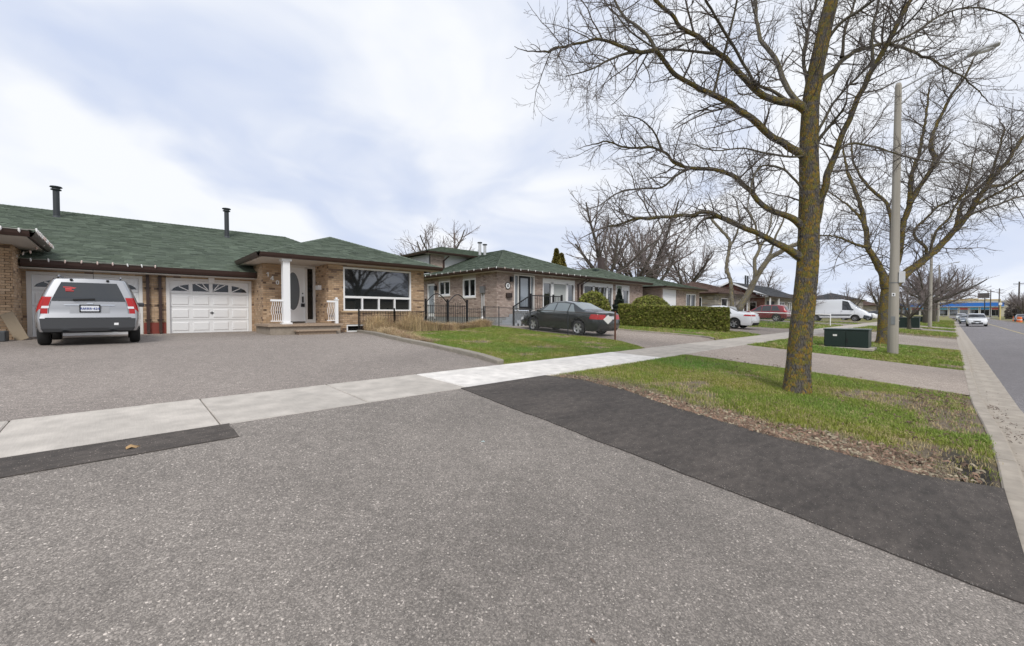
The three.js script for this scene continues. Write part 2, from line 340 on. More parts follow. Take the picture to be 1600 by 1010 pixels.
// ---- paving
struct('driveway', sheetGeo(-10, edgeStone, 6.75, 20.3, 0.006, 0.6, 34, stain(1, [1.2, 1.17, 1.17])), M.worn);
struct('driveway_apron', sheetGeo(-10, edgeCut, -0.385, 5.2, 0.006, 0.16, 70, stain(1.25)), M.worn);
struct('driveway', sheetGeo(drive2L, drive2R, 6.75, 18, 0.008, 0.6, 14, stain(1, [1.3, 1.22, 1.17], 3)), M.worn);
struct('driveway_apron', sheetGeo(apron2L, apron2R, -0.3, 5.2, 0.008, 0.5, 14, stain(1, [1.38, 1.3, 1.25], 4)), M.worn);
struct('driveway', sheetGeo(drive3L, drive3R, 6.75, 18, 0.008, 0.8, 12, stain(1, [1.1, 1.05, 1.02], 5)), M.worn);
struct('driveway_apron', sheetGeo(apron3L, apron3R, -0.3, 5.2, 0.008, 0.6, 12, stain(1, [1.3, 1.25, 1.2], 6)), M.worn);
struct('driveway', sheetGeo(49, 55.5, 6.75, 18, 0.008, 1, 8, stain(1, [1, 1, 1], 7)), M.worn);
struct('driveway', sheetGeo(60, 67, 6.75, 16, 0.008, 1, 8, stain(1, [1.2, 1.15, 1.1], 8)), M.worn);
struct('driveway_apron', sheetGeo(51, 58, -0.3, 5.2, 0.008, 1, 8, stain(1, [1.1, 1.1, 1.1], 9)), M.worn);
struct('driveway_apron', sheetGeo(61, 69, -0.3, 5.2, 0.008, 1, 8, stain(1, [1.3, 1.25, 1.2], 10)), M.worn);
// new black asphalt let in beside the old: a thin layer with its own ragged edge
function patchGeo(x0, x1, D0, D1, lift, stepD, nx) {
  const top = sheetGeo(x0, x1, D0, D1, lift, stepD, nx, (x, D) => { const s = 1 + 0.75 * (fbm(x * 0.9 + 3, D * 3.6, 4, 231) - 0.5) + 0.55 * (fbm(x * 0.6, D * 0.9, 3, 233) - 0.5); return [s * 1.02, s, s * 0.97]; });
  const rr = rows(D0, D1, stepD), m = new MB(true), c = [1, 1, 1], f0 = typeof x0 === 'function' ? x0 : () => x0, f1 = typeof x1 === 'function' ? x1 : () => x1;
  for (let j = 0; j + 1 < rr.length; j++) for (const f of [f0, f1]) { const a = V(f(rr[j]), h(f(rr[j]), rr[j]) + lift, rr[j]), b = V(f(rr[j + 1]), h(f(rr[j + 1]), rr[j + 1]) + lift, rr[j + 1]), dn = new THREE.Vector3(0, -0.03, 0); m.quad(a, b, b.clone().add(dn), a.clone().add(dn), c); }
  const a = V(f0(D0), h(f0(D0), D0) + lift, D0), b = V(f1(D0), h(f1(D0), D0) + lift, D0), dn = new THREE.Vector3(0, -0.03, 0); m.quad(a, b, b.clone().add(dn), a.clone().add(dn), c);
  const s = m.geo(); const ng = top.toNonIndexed(); return mergeGeometries([ng, s]);
}
struct('asphalt_patch', patchGeo((D) => edgeCut(D) - 0.004, edgePatch, -0.385, 5.2, 0.016, 0.1, 34), M.fresh);
struct('asphalt_patch', patchGeo(-10, (D) => 0.83 + 0.03 * (vnoise(D * 9, 3) - 0.5) - (D - 4.76) * 0.02, 4.76, 5.2, 0.015, 0.06, 60), M.fresh);

// ---- sidewalk: slabs with real joints
{
  const g = structGroup('sidewalk'), bed = sheetGeo(-20, 160, 5.2, 6.75, -0.012, 0.8, 60, () => [0.12, 0.1, 0.08]);
  const b = shade(new THREE.Mesh(bed, M.soil)); b.name = 'joint_bed'; g.add(b);
  const slabGeo = (w, seed) => {                          // chamfered slab, own surface unevenness
    const pr = [[0, -0.05], [0, 0.006], [0.012, 0.012]], n = 8, m = 8;
    const top = grid(n, m, (u, v) => { const x = 0.012 + u * (w - 0.024), D = 5.212 + v * 1.526, y = pl([[5.2, 0.58], [6.75, 0.62]], D) + 0.012 + 0.002 * (vnoise(x * 2 + seed, D * 2, seed) - 0.5); return { p: V(x, y, D), uv: [x + seed * 3.7, D], c: [1, 1, 1] }; }).toNonIndexed();
    const s = new MB(), y = (D) => pl([[5.2, 0.58], [6.75, 0.62]], D);
    const C = (x, D, dy) => V(x, y(D) + dy, D), o = [[0, 5.2], [w, 5.2], [w, 6.738], [0, 6.738]], i = [[0.012, 5.212], [w - 0.012, 5.212], [w - 0.012, 6.738 - 0.0], [0.012, 6.738 - 0.0]];
    for (let k = 0; k < 4; k++) { const a = o[k], b2 = o[(k + 1) % 4], c = i[(k + 1) % 4], d = i[k]; s.quad(C(...a, 0.005), C(...b2, 0.005), C(...c, 0.0115), C(...d, 0.0115)); s.quad(C(...a, -0.05), C(...b2, -0.05), C(...b2, 0.005), C(...a, 0.005)); }
    const gg = mergeGeometries([top, s.geo()]); gg.userData.local = true; return gg;
  };
  const variants = [0, 1, 2, 3].map((k) => slabGeo(1.588, k)), R = rng(77);
  const tones = new Map([M.slab, M.slabNew, M.slabOld].map((q) => [q, [0.93, 1, 1.05].map((f) => { const c = q.clone(); c.color.multiplyScalar(f); return c; })]));
  for (let k = -7; k < 48; k++) {
    const x = 0.756 + 1.6 * k, mat = x > 3.9 && x < 10.2 ? M.slabNew : x < 3.9 ? M.slab : M.slabOld;
    const mats = tones.get(mat), m = shade(new THREE.Mesh(variants[Math.floor(R() * 4)], mats[Math.floor(R() * 3)])); m.name = 'slab'; m.position.set(x, (R() - 0.5) * 0.004, 0); g.add(m);
  }
  const far = shade(new THREE.Mesh(sheetGeo(0.756 + 1.6 * 48, 260, 5.2, 6.73, 0.01, 0.8, 40, () => [1, 1, 1]), M.slabOld)); far.name = 'far_slabs'; g.add(far);
}
// ---- kerb and gutter in cast lengths
{
  const g = structGroup('kerb'), R = rng(5);
  const prof = (x) => { const k = kerbTop(x); return [[-0.29, k - 0.09], [-0.29, k - 0.012], [-0.305, k], [-0.43, k], [-0.452, k - 0.02], [-0.472, 0.012], [-0.9, 0.004], [-0.905, -0.05]]; };
  for (let x = 1.2, k = 0; x < 130; k++) {
    const ks = (X) => -0.085 * (1 - sstep(8, 12, X)), L = x < 60 ? 3 : 10, n = 10, x0 = x + 0.006, x1 = x + L - 0.006;
    const geo = grid(n, 7, (u, v, i, j) => { const X = lerp(x0, x1, u), q = prof(X)[j]; let a = 0; for (let t = 1; t <= j; t++) a += Math.hypot(prof(X)[t][0] - prof(X)[t - 1][0], prof(X)[t][1] - prof(X)[t - 1][1]); return { p: V(X, q[1] + 0.004 * (vnoise(X * 3, j, 9) - 0.5), q[0] + (j < 7 ? ks(X) : 0) + 0.006 * (vnoise(X * 2, j + 7, 9) - 0.5)), uv: [X, a] }; }).toNonIndexed();
    geo.computeVertexNormals();
    const m = shade(new THREE.Mesh(geo, M.kerb)); m.name = 'kerb_length'; g.add(m); x += L;
  }
  const fg = grid(60, 5, (u, v, i, j) => { const q = [[-8.1, -0.05], [-8.1, 0.01], [-8.3, 0.015], [-8.32, 0.12], [-8.48, 0.12], [-8.5, 0.02]][j]; return { p: V(lerp(-40, 400, u), q[1], q[0]), uv: [u * 440, j * 0.2] }; }).toNonIndexed(); fg.computeVertexNormals();
  const m = shade(new THREE.Mesh(fg, M.kerb)); m.name = 'far_kerb'; g.add(m);
}
// ---- road
struct('road', sheetGeo(-60, 420, -8.12, -0.895, 0.0, 0.9, 160, stain(0.8, [1.0, 1.0, 1.04], 20), (x, D) => 0.004 + 0.07 * Math.max(0, 1 - Math.pow((D + 4.5) / 3.6, 2))), M.road);
{
  const y = (D) => 0.010 + 0.07 * (1 - Math.pow((D + 4.5) / 3.6, 2)), m = new MB(true), R = rng(15);
  for (let x = -20; x < 330; x += 0.5) { if (R() < 0.06) continue; const c = 0.75 + 0.35 * R(), a = -4.05 - 0.008 * R(), b = -4.15 + 0.008 * R(); m.quad(V(x, y(a), a), V(x + 0.5, y(a), a), V(x + 0.5, y(b), b), V(x, y(b), b), [0.62 * c, 0.5 * c, 0.2 * c]); }
  const o = struct('road_marking', m.geo(), M.vc);
  o.userData.label = 'worn pale yellow centre line on the road';
}
struct('side_street', sheetGeo(210, 238, -120, 60, 0.03, 20, 8, () => [1, 1, 1], () => 0.12), M.road);
struct('parking_lot', sheetGeo(240, 380, -90, 60, 0.03, 20, 8, () => [1, 1, 1], () => 0.14), M.road);

// ---- grass blades
const tuftGeo = (seed, n, hgt, spread, w, bend) => {
  const m = new MB(), R = rng(seed);
  for (let i = 0; i < n; i++) {
    const a = R() * 6.283, r = spread * Math.sqrt(R()), hh = hgt * (0.5 + 0.6 * R()), b = R() * 6.283, l = bend * hh * (0.3 + R()), p = new THREE.Vector3(r * Math.cos(a), -0.004, r * Math.sin(a));
    const s = new THREE.Vector3(Math.cos(b + 1.57), 0, Math.sin(b + 1.57)).multiplyScalar(w * 0.5), d = new THREE.Vector3(Math.cos(b), 0, Math.sin(b));
    const p1 = p.clone().addScaledVector(d, l * 0.35).setY(hh * 0.62), p2 = p.clone().addScaledVector(d, l).setY(hh * (1 - 0.25 * bend));
    m.quad(p.clone().sub(s), p.clone().add(s), p1.clone().addScaledVector(s, 0.7), p1.clone().addScaledVector(s, -0.7)); m.tri(p1.clone().addScaledVector(s, -0.7), p1.clone().addScaledVector(s, 0.7), p2);
  }
  return m.geo();
};
function scatter(name, geo, mat, n, seed, place, color) {
  const R = rng(seed), list = [];
  for (let i = 0; i < n; i++) { const q = place(R); if (q) list.push(q); }
  const im = new THREE.InstancedMesh(geo, mat, list.length), m4 = new THREE.Matrix4(), e = new THREE.Euler(), qn = new THREE.Quaternion(), c = new THREE.Color();
  list.forEach((q, i) => { e.set(q.rx || 0, R() * 6.283, q.rz || 0); qn.setFromEuler(e); m4.compose(V(q.x, q.y, q.D), qn, new THREE.Vector3(q.s, q.sy || q.s, q.s)); im.setMatrixAt(i, m4); const k = color(R, q); c.setRGB(k[0], k[1], k[2]); im.setColorAt(i, c); });
  im.name = numbered(name); im.castShadow = im.receiveShadow = true; return im;
}
const blade = new THREE.MeshPhysicalMaterial({ color: 0xffffff, roughness: 0.75, side: THREE.DoubleSide });
const lawnColor = (R, q) => {
  const dry = fbm(q.x * 0.7 + 11, q.D * 0.7, 3, 401), k = R();
  if (k < 0.06 + 0.5 * Math.max(0, dry - 0.45) + 0.45 * (q.b || 0)) { const s = 0.55 + 0.5 * R(); return [0.58 * s, 0.46 * s, 0.24 * s]; }
  const g = 0.65 + 0.7 * R(); return [lerp(0.13, 0.26, dry) * g, 0.26 * g, 0.035 * g];
};
function lawn(name, label, x0, x1, D0, D1, density, sc, seed, inside, hmul = 1) {
  const n = Math.round((x1 - x0) * (D1 - D0) * density);
  const im = scatter(name, tuftGeo(seed, 7, 0.062, 0.05, 0.0055, 0.8), blade, n, seed, (R) => {
    const x = lerp(x0, x1, R()), D = lerp(D0, D1, R()); if (isPave(x, D) || (inside && !inside(x, D))) return null;
    const b = bare(x, D); if (R() < b * 0.86) return null;
    const t = fbm(x * 1.1, D * 1.1, 3, 411);
    return { x, D, y: h(x, D) - 0.022, b, s: sc, sy: sc * hmul * (0.55 + 0.9 * t * (0.6 + 0.6 * R())) };
  }, lawnColor);
  im.userData = { kind: 'stuff', label, category: 'grass' }; scene.add(im); return im;
}
lawn('grass', 'patchy green grass round the foot of the large lichen-covered tree', 5.7, 13.2, -0.37, 5.18, 950, 1, 501, (x, D) => D > -0.28 || x < 9.2);
lawn('grass', 'bright green front lawn behind the stone edging and sidewalk', 5.9, 14.4, 6.78, 16.8, 560, 1.15, 502, (x, D) => x > edgeStone(D) + 0.12 && x < drive2L(D) - 0.05);
lawn('grass', 'grass around the concrete lamp post and green utility box', 16.6, 27.6, -0.28, 5.18, 260, 1.5, 503);
lawn('grass', 'narrow lawn in front of the long clipped hedge', 17.6, 28, 6.78, 18, 150, 1.9, 504);
lawn('grass', 'far roadside grass beyond the third driveway', 38.5, 62, -0.28, 5.18, 60, 2.6, 505);
lawn('grass', 'far front lawns beyond the white sedan', 33, 62, 6.78, 17, 22, 3.6, 506, null, 0.8);
lawn('grass', 'thin distant grass strip along the kerb', 62, 130, -0.28, 5.18, 16, 4.5, 507, null, 0.8);
// ---- dead leaves and thatch along the edge of the new asphalt
{
  const leaf = grid(3, 2, (u, v) => ({ p: new THREE.Vector3((u - 0.5) * 0.075, 0.011 * Math.cos((v - 0.5) * 4) + 0.012 * Math.sin(u * 5), (v - 0.5) * 0.032 * (1.2 - Math.abs(u - 0.5) * 2)) }));
  const lm = std([1, 1, 1], 0.85, { side: THREE.DoubleSide });
  const im = scatter('leaf_litter', leaf, lm, 3000, 601, (R) => {
    const D = R() < 0.75 ? lerp(0.1, 3.4, R()) : lerp(-0.25, 5.0, R()), x = edgePatch(D) + 0.02 + Math.abs(R() + R() - 1) * (0.4 + 0.35 * sstep(3, 1, D)) - 0.05 * R();
    return { x, D, y: h(x, D) + 0.004 + 0.014 * R(), s: 0.45 + 0.8 * R(), rx: (R() - 0.5) * 1.1, rz: (R() - 0.5) * 1.1 };
  }, (R) => { const s = 0.45 + 0.8 * R(); return R() < 0.25 ? [0.36 * s, 0.3 * s, 0.21 * s] : [0.25 * s, 0.16 * s, 0.11 * s]; });
  im.userData = { kind: 'stuff', label: 'dead brown leaves along the edge of the new asphalt', category: 'leaves' }; scene.add(im);
  const im2 = scatter('dead_thatch', tuftGeo(61, 9, 0.09, 0.07, 0.0045, 1.7), blade, 2600, 602, (R) => {
    const D = lerp(0.0, 5.1, R()), x = edgePatch(D) + 0.06 + 0.75 * R() * R(); return { x, D, y: h(x, D) - 0.015, s: 0.7 + 0.7 * R(), sy: 0.3 + 0.5 * R() };
  }, (R) => { const s = 0.5 + 0.6 * R(); return [0.34 * s, 0.28 * s, 0.19 * s]; });
  im2.userData = { kind: 'stuff', label: 'flattened dead grass between the lawn and the new asphalt', category: 'dead grass' }; scene.add(im2);
  const im3 = scatter('leaf_litter', leaf, lm, 700, 603, (R) => { const x = R() < 0.5 ? lerp(9.5, 12.8, R()) : lerp(6.3, 12.5, R()), D = R() < 0.5 ? -0.25 + 0.8 * R() : lerp(-0.25, 4.9, R()); return { x, D, y: h(x, D) + 0.01, s: 0.35 + 0.6 * R(), rx: (R() - 0.5), rz: (R() - 0.5) }; }, (R) => { const s = 0.4 + 0.7 * R(); return [0.2 * s, 0.13 * s, 0.09 * s]; });
  im3.userData = { kind: 'stuff', label: 'scattered dead leaves on the grass beside the kerb', category: 'leaves' }; scene.add(im3);
  // grit lying in the gutter
  const grit = new THREE.IcosahedronGeometry(0.008, 0);
  const im4 = scatter('gutter_grit', grit, std([1, 1, 1], 0.95), 260, 604, (R) => { const x = lerp(4.5, 30, Math.pow(R(), 1.5)), D = -0.48 - 0.28 * R() * R() - 0.06 * vnoise(x, 3); return { x, D, y: 0.012, s: 0.25 + 0.6 * R() }; }, (R) => { const s = 0.5 + 0.8 * R(); return [0.2 * s, 0.18 * s, 0.15 * s]; });
  im4.userData = { kind: 'stuff', label: 'dark grit and bits lying in the gutter', category: 'grit' }; scene.add(im4);
  const im5 = scatter('gutter_leaves', leaf, lm, 90, 605, (R) => { const x = 8.6 + 3.4 * R(), D = -0.5 - 0.3 * R() * (1 - Math.abs(x - 9.8) / 3); return { x, D, y: 0.016 + 0.008 * R(), s: 0.2 + 0.35 * R(), rx: (R() - 0.5), rz: (R() - 0.5) }; }, (R) => { const s = 0.3 + 0.6 * R(); return [0.26 * s, 0.2 * s, 0.16 * s]; });
  im5.userData = { kind: 'stuff', label: 'dark wet leaves and silt collected in the gutter', category: 'leaves' }; scene.add(im5);
  const im6 = scatter('loose_grit', grit, std([1, 1, 1], 0.95), 900, 606, (R) => { const D = lerp(-0.3, 5.1, R()), x = R() < 0.6 ? edgeCut(D) - 0.12 * R() * R() + 0.02 : 4 + 1.9 * R(); return { x, D, y: h(x, D) + (x > 3.83 ? 0.017 : 0.008), s: 0.2 + 0.45 * R() }; }, (R) => { const s = 0.4 + R(); return [0.2 * s, 0.185 * s, 0.17 * s]; });
  im6.userData = { kind: 'stuff', label: 'loose grit along the seam of the new asphalt', category: 'grit' }; scene.add(im6);
  // single bits on the asphalt
  const one = (name, label, x, D, s, col, lift = 0.02) => single(name, leaf.clone().scale(s, s, s * 1.3).rotateY(x * 3).translate(x, h(x, D) + lift, -D), std(col, 0.8, { side: THREE.DoubleSide }), label, name === 'leaf' ? 'leaf' : 'litter', V(x, h(x, D), D));
  one('leaf', 'single tan dead leaf on the narrow dark asphalt strip', 0.07, 4.93, 1.3, [0.42, 0.27, 0.13]);
  one('paper_scrap', 'white scrap of paper on the asphalt in the near left corner', 0.33, 1.36, 0.42, [0.6, 0.62, 0.68], 0.01);
  one('leaf', 'small dark leaf on the old asphalt near the camera', 1.62, 1.15, 0.4, [0.12, 0.08, 0.06], 0.012);
  one('paper_scrap', 'pale scrap lying on the old asphalt in mid apron', 2.75, 3.35, 0.5, [0.5, 0.6, 0.58], 0.012);
}
// ---- stone edging between driveway and lawn
{
  const t = thing('stone_edging', 'row of weathered concrete edging stones between driveway and lawn', 'edging', V(6.4, 0.75, 11)), R = rng(9);
  let D = 6.8;
  while (D < 16.4) {
    const L = 0.95 + 0.35 * R(), g = new RoundedBoxGeometry(0.17, 0.26, L - 0.02, 3, 0.025), p = g.attributes.position;
    for (let i = 0; i < p.count; i++) { const x = p.getX(i), y = p.getY(i), z = p.getZ(i); p.setXYZ(i, x + 0.02 * (vnoise(z * 6 + D * 5, y * 6, 3) - 0.5), y + 0.03 * (vnoise(z * 5 + D * 3, x * 9, 4) - 0.5), z); }
    const D1 = Math.min(D + L, 16.5), x0 = edgeStone(D), x1 = edgeStone(D1), yA = h(x0, D), yB = h(x1, D1);
    g.rotateX(Math.atan2(yB - yA, D1 - D)); g.rotateY(-Math.atan2(x1 - x0, D1 - D)); g.rotateZ((R() - 0.5) * 0.07);
    g.translate((x0 + x1) / 2 + 0.07, (yA + yB) / 2 - 0.02 + 0.02 * R(), -(D + D1) / 2); g.computeVertexNormals();
    mesh('edging_stone', g, M.stone, t); D += L;
  }
  const g2 = grid(24, 3, (u, v, i, j) => { const D2 = lerp(6.9, 17.5, u), x = drive2R(D2), q = [[0, -0.03], [0, 0.07], [0.12, 0.07], [0.12, -0.03]][j]; return { p: V(x + q[0], h(x, D2) + q[1], D2), uv: [D2, j * 0.1] }; }).toNonIndexed(); g2.computeVertexNormals();
  single('low_kerb', g2, M.kerb, 'low concrete border along the driveway before the clipped hedge', 'border', V(19.4, 0.8, 12));
}
// ================================================================ TREES
// limbs as [radius at foot, radius at tip, points (metres from the tree's foot)]
const bigTree = [
  [0.298, 0.119, [[0.0,-0.34,0.01],[0.02,0.14,0.02],[0.06,0.74,0.04],[0.13,1.57,0.08],[0.17,2.28,0.12],[0.18,2.66,0.13],[0.19,3.23,0.13],[0.19,3.82,0.13],[0.17,4.29,0.12],[0.17,4.87,0.12],[0.19,5.45,0.14],[0.23,5.9,0.19],[0.28,6.31,0.25],[0.33,6.75,0.31],[0.38,7.16,0.38],[0.47,7.95,0.47],[0.61,8.86,0.6],[0.72,9.75,0.71]]],
  [0.131, 0.042, [[0.21,2.61,0.15],[0.24,2.85,0.19],[0.26,3.23,0.24],[0.31,3.75,0.33],[0.36,4.25,0.44],[0.45,4.8,0.61],[0.52,5.26,0.77],[0.6,5.82,0.97],[0.66,6.24,1.16],[0.76,6.8,1.4],[0.8,7.23,1.61],[0.81,7.85,1.79]]],
  [0.119, 0.03, [[0.09,2.5,0.04],[-0.05,2.61,-0.08],[-0.33,2.79,-0.31],[-0.68,2.97,-0.6],[-0.93,3.08,-0.76],[-1.27,3.24,-1.0],[-1.42,3.27,-1.03],[-1.84,3.18,-1.3],[-2.45,3.11,-1.74],[-2.86,2.99,-1.97],[-3.12,2.92,-2.05]]],
  [0.054, 0.018, [[-1.2,3.21,-0.95],[-1.31,3.19,-1.13],[-1.27,3.13,-1.27],[-1.1,3.01,-1.4]]],
  [0.107, 0.024, [[0.12,3.04,0.07],[0.0,3.2,-0.08],[-0.34,3.45,-0.46],[-0.46,3.74,-0.67],[-0.61,4.09,-0.93],[-0.79,4.24,-1.24],[-1.0,4.28,-1.59],[-1.09,4.46,-1.86],[-1.12,4.75,-2.1],[-1.47,4.87,-2.65],[-1.62,5.05,-3.04],[-1.66,5.08,-3.33]]],
  [0.048, 0.018, [[-1.0,4.28,-1.59],[-1.18,4.13,-1.79],[-1.3,3.94,-2.0],[-1.47,3.94,-2.29],[-1.72,3.91,-2.72],[-1.85,3.7,-3.06]]],
  [0.042, 0.012, [[-1.12,4.75,-2.1],[-1.31,5.08,-2.17],[-1.66,5.21,-2.22],[-2.2,5.16,-2.3]]],
  [0.131, 0.024, [[0.17,4.29,0.12],[0.01,4.45,-0.03],[-0.28,4.64,-0.26],[-0.6,4.88,-0.5],[-0.82,5.01,-0.62],[-1.33,5.34,-1.0],[-1.76,5.5,-1.27],[-2.06,5.62,-1.41],[-2.3,5.76,-1.47],[-2.52,5.83,-1.49],[-2.94,5.73,-1.67],[-3.47,5.84,-1.95],[-3.82,5.66,-2.04],[-4.2,5.46,-2.13],[-4.55,5.29,-2.19]]],
  [0.054, 0.018, [[-2.52,5.83,-1.49],[-2.58,6.09,-1.6],[-2.69,6.39,-1.83],[-2.71,6.61,-2.02],[-2.71,7.17,-2.26],[-2.66,7.85,-2.5]]],
  [0.042, 0.012, [[-2.94,5.73,-1.67],[-3.27,5.58,-1.89],[-3.64,5.31,-1.99],[-4.11,5.06,-2.07]]],
  [0.131, 0.03, [[0.18,5.08,0.12],[0.07,5.24,0.03],[-0.12,5.31,-0.13],[-0.35,5.36,-0.33],[-0.62,5.55,-0.55],[-0.81,5.74,-0.68],[-1.02,5.95,-0.83],[-1.23,6.1,-0.97],[-1.54,6.34,-1.19],[-1.79,6.49,-1.36],[-2.04,6.72,-1.51],[-2.3,6.91,-1.66],[-2.62,7.38,-1.88],[-3.0,7.75,-2.14]]],
  [0.048, 0.018, [[-1.3,6.12,-1.02],[-1.55,6.13,-1.22],[-1.89,6.13,-1.45],[-2.24,6.08,-1.64],[-2.69,6.27,-1.88],[-3.03,6.48,-1.98]]],
  [0.054, 0.024, [[-0.15,5.35,-0.16],[-0.39,5.51,-0.34],[-0.7,5.59,-0.51],[-0.97,5.74,-0.57],[-1.35,6.05,-0.68],[-1.72,6.17,-0.72],[-2.13,6.29,-0.74],[-2.55,6.3,-0.71],[-3.04,6.54,-0.7],[-3.6,6.74,-0.72]]],
  [0.095, 0.03, [[0.12,5.2,0.08],[0.07,5.33,-0.01],[0.03,5.54,-0.15],[0.04,5.88,-0.27],[0.07,6.36,-0.43],[0.07,6.73,-0.65],[0.2,7.19,-0.78],[0.4,7.85,-0.89],[0.57,8.82,-1.07],[0.66,10.0,-1.36]]],
  [0.042, 0.024, [[-1.36,5.37,-1.01],[-1.35,5.73,-0.92],[-1.41,6.14,-0.77],[-1.54,6.69,-0.57],[-1.83,7.05,-0.41]]],
  [0.06, 0.024, [[0.21,5.45,0.15],[0.2,5.65,0.09],[0.25,6.2,-0.0],[0.45,6.69,-0.01],[0.74,7.22,0.01],[1.08,7.71,0.02],[1.45,8.95,-0.02]]],
  [0.095, 0.018, [[0.25,5.54,0.2],[0.36,5.74,0.26],[0.6,5.96,0.39],[0.85,6.24,0.48],[1.24,6.49,0.65],[1.91,6.72,1.06],[2.57,6.64,1.43],[3.22,6.55,1.75],[3.92,6.41,2.08],[4.62,6.15,2.39]]],
  [0.042, 0.018, [[1.91,6.72,1.06],[2.29,6.95,1.36],[2.99,7.47,1.85],[3.76,7.64,2.35],[4.48,7.58,2.73],[5.07,7.47,2.92]]],
  [0.048, 0.024, [[0.85,6.28,0.47],[1.01,6.85,0.5],[1.33,7.42,0.56],[1.79,8.38,0.61]]],
  [0.06, 0.024, [[0.34,6.37,0.31],[0.33,6.48,0.37],[0.31,6.63,0.53],[0.26,6.69,0.77],[0.12,6.68,1.01],[0.07,6.94,1.41]]],
  [0.048, 0.024, [[0.6,5.8,0.97],[0.66,5.99,0.94],[0.86,6.51,0.91],[1.24,7.29,0.94],[1.69,8.24,0.95]]],
  [0.06, 0.03, [[0.27,4.59,0.21],[0.29,4.74,0.3],[0.28,4.93,0.47],[0.14,5.04,0.62]]],
  [0.048, 0.018, [[0.23,4.7,0.2],[0.36,4.93,0.27],[0.65,5.4,0.4],[1.15,5.94,0.67],[1.62,6.33,0.86],[2.41,6.89,1.3],[3.24,7.32,1.72]]],
  [0.042, 0.012, [[0.39,4.4,0.5],[0.64,4.55,0.66],[1.09,4.55,0.92],[1.71,4.45,1.27],[2.41,4.43,1.61],[3.29,4.48,2.04],[4.07,4.41,2.33]]],
  [0.042, 0.012, [[0.22,4.4,0.16],[-0.11,4.31,-0.06],[-0.64,4.31,-0.33],[-1.24,4.31,-0.56],[-1.91,4.14,-0.74],[-2.61,4.09,-0.86]]],
  [0.042, 0.012, [[0.13,3.7,0.07],[-0.2,4.05,-0.14],[-0.73,4.09,-0.36],[-1.2,3.83,-0.37],[-1.72,3.41,-0.29],[-2.3,2.98,-0.14]]],
];
const forkTree = [
  [0.54, 0.39, [[0.0,-0.21,0.01],[0.01,0.54,-0.0],[0.03,1.44,-0.02],[0.08,2.19,0.01],[0.11,2.79,0.02]]],
  [0.3, 0.075, [[0.11,2.64,0.02],[-0.03,3.36,-0.16],[-0.24,4.09,-0.44],[-0.33,4.58,-0.65],[-0.22,5.24,-0.69],[-0.17,5.81,-0.82],[-0.05,6.36,-0.92],[-0.06,7.36,-1.17],[-0.1,8.32,-1.47],[0.0,9.49,-1.67]]],
  [0.12, 0.045, [[-0.33,4.58,-0.65],[-1.02,4.71,-1.08],[-2.11,4.96,-1.54],[-3.46,4.9,-1.97]]],
  [0.12, 0.045, [[-0.17,5.81,-0.82],[-0.29,6.26,-1.1],[-0.26,6.77,-1.47],[-0.33,7.45,-2.12]]],
  [0.3, 0.135, [[0.16,2.64,0.06],[0.36,3.54,0.26],[0.49,4.4,0.41],[0.52,5.49,0.5],[0.59,6.28,0.66],[0.59,6.75,0.8],[0.86,7.6,1.2],[0.94,8.13,1.45]]],
  [0.18, 0.06, [[0.58,6.53,0.72],[0.67,7.61,0.72],[0.97,8.35,0.84],[1.34,8.92,0.97],[1.69,9.57,1.01],[2.23,10.96,1.14],[2.73,12.34,1.19]]],
  [0.18, 0.06, [[0.94,8.13,1.45],[0.97,8.47,1.51],[0.73,9.09,1.34],[0.78,9.8,1.49],[0.91,10.55,1.76],[0.96,11.22,1.98],[1.05,11.66,2.28],[1.1,12.44,2.57]]],
  [0.195, 0.06, [[0.38,4.08,0.29],[0.33,5.04,0.15],[0.47,5.82,0.1],[0.53,6.71,-0.1],[0.44,7.26,-0.51],[0.37,7.99,-0.97],[0.5,8.89,-1.31],[0.87,10.15,-1.5]]],
  [0.33, 0.075, [[0.15,2.49,0.07],[0.37,2.76,0.27],[0.63,3.18,0.53],[1.26,3.89,1.14],[1.86,4.61,1.72],[2.37,5.44,2.24],[2.68,6.02,2.58],[2.89,6.66,2.83],[3.13,7.26,3.13],[3.27,7.72,3.34],[3.59,8.31,3.72],[4.08,9.53,4.26],[4.8,10.75,5.03]]],
  [0.165, 0.06, [[2.33,5.32,2.2],[2.47,5.77,2.26],[2.78,6.58,2.39],[3.49,7.28,2.84],[4.24,7.95,3.26],[4.93,9.17,3.55],[5.61,10.54,3.76]]],
  [0.135, 0.045, [[3.13,7.26,3.13],[3.43,7.35,3.69],[3.26,7.81,4.23],[3.03,8.25,5.06]]],
  [0.12, 0.045, [[2.83,6.43,2.76],[3.1,6.59,2.92],[4.03,7.12,3.56],[5.29,7.83,4.38],[6.93,8.49,5.47]]],
  [0.09, 0.045, [[2.63,5.9,2.52],[2.68,6.01,2.66],[3.38,6.47,3.54],[3.83,6.78,4.29],[4.15,6.92,5.03]]],
  [0.12, 0.045, [[1.45,4.13,1.32],[1.42,4.56,1.23],[1.2,5.08,0.88],[1.44,5.5,0.91],[2.05,6.0,1.23],[2.79,6.61,1.61],[4.26,7.42,2.63],[5.29,8.43,3.17]]],
  [0.105, 0.045, [[1.55,4.25,1.42],[1.52,4.66,1.44],[1.58,5.3,1.61],[1.77,5.83,1.97],[1.7,6.31,2.16],[1.77,7.2,2.52],[1.53,8.25,2.65]]],
];
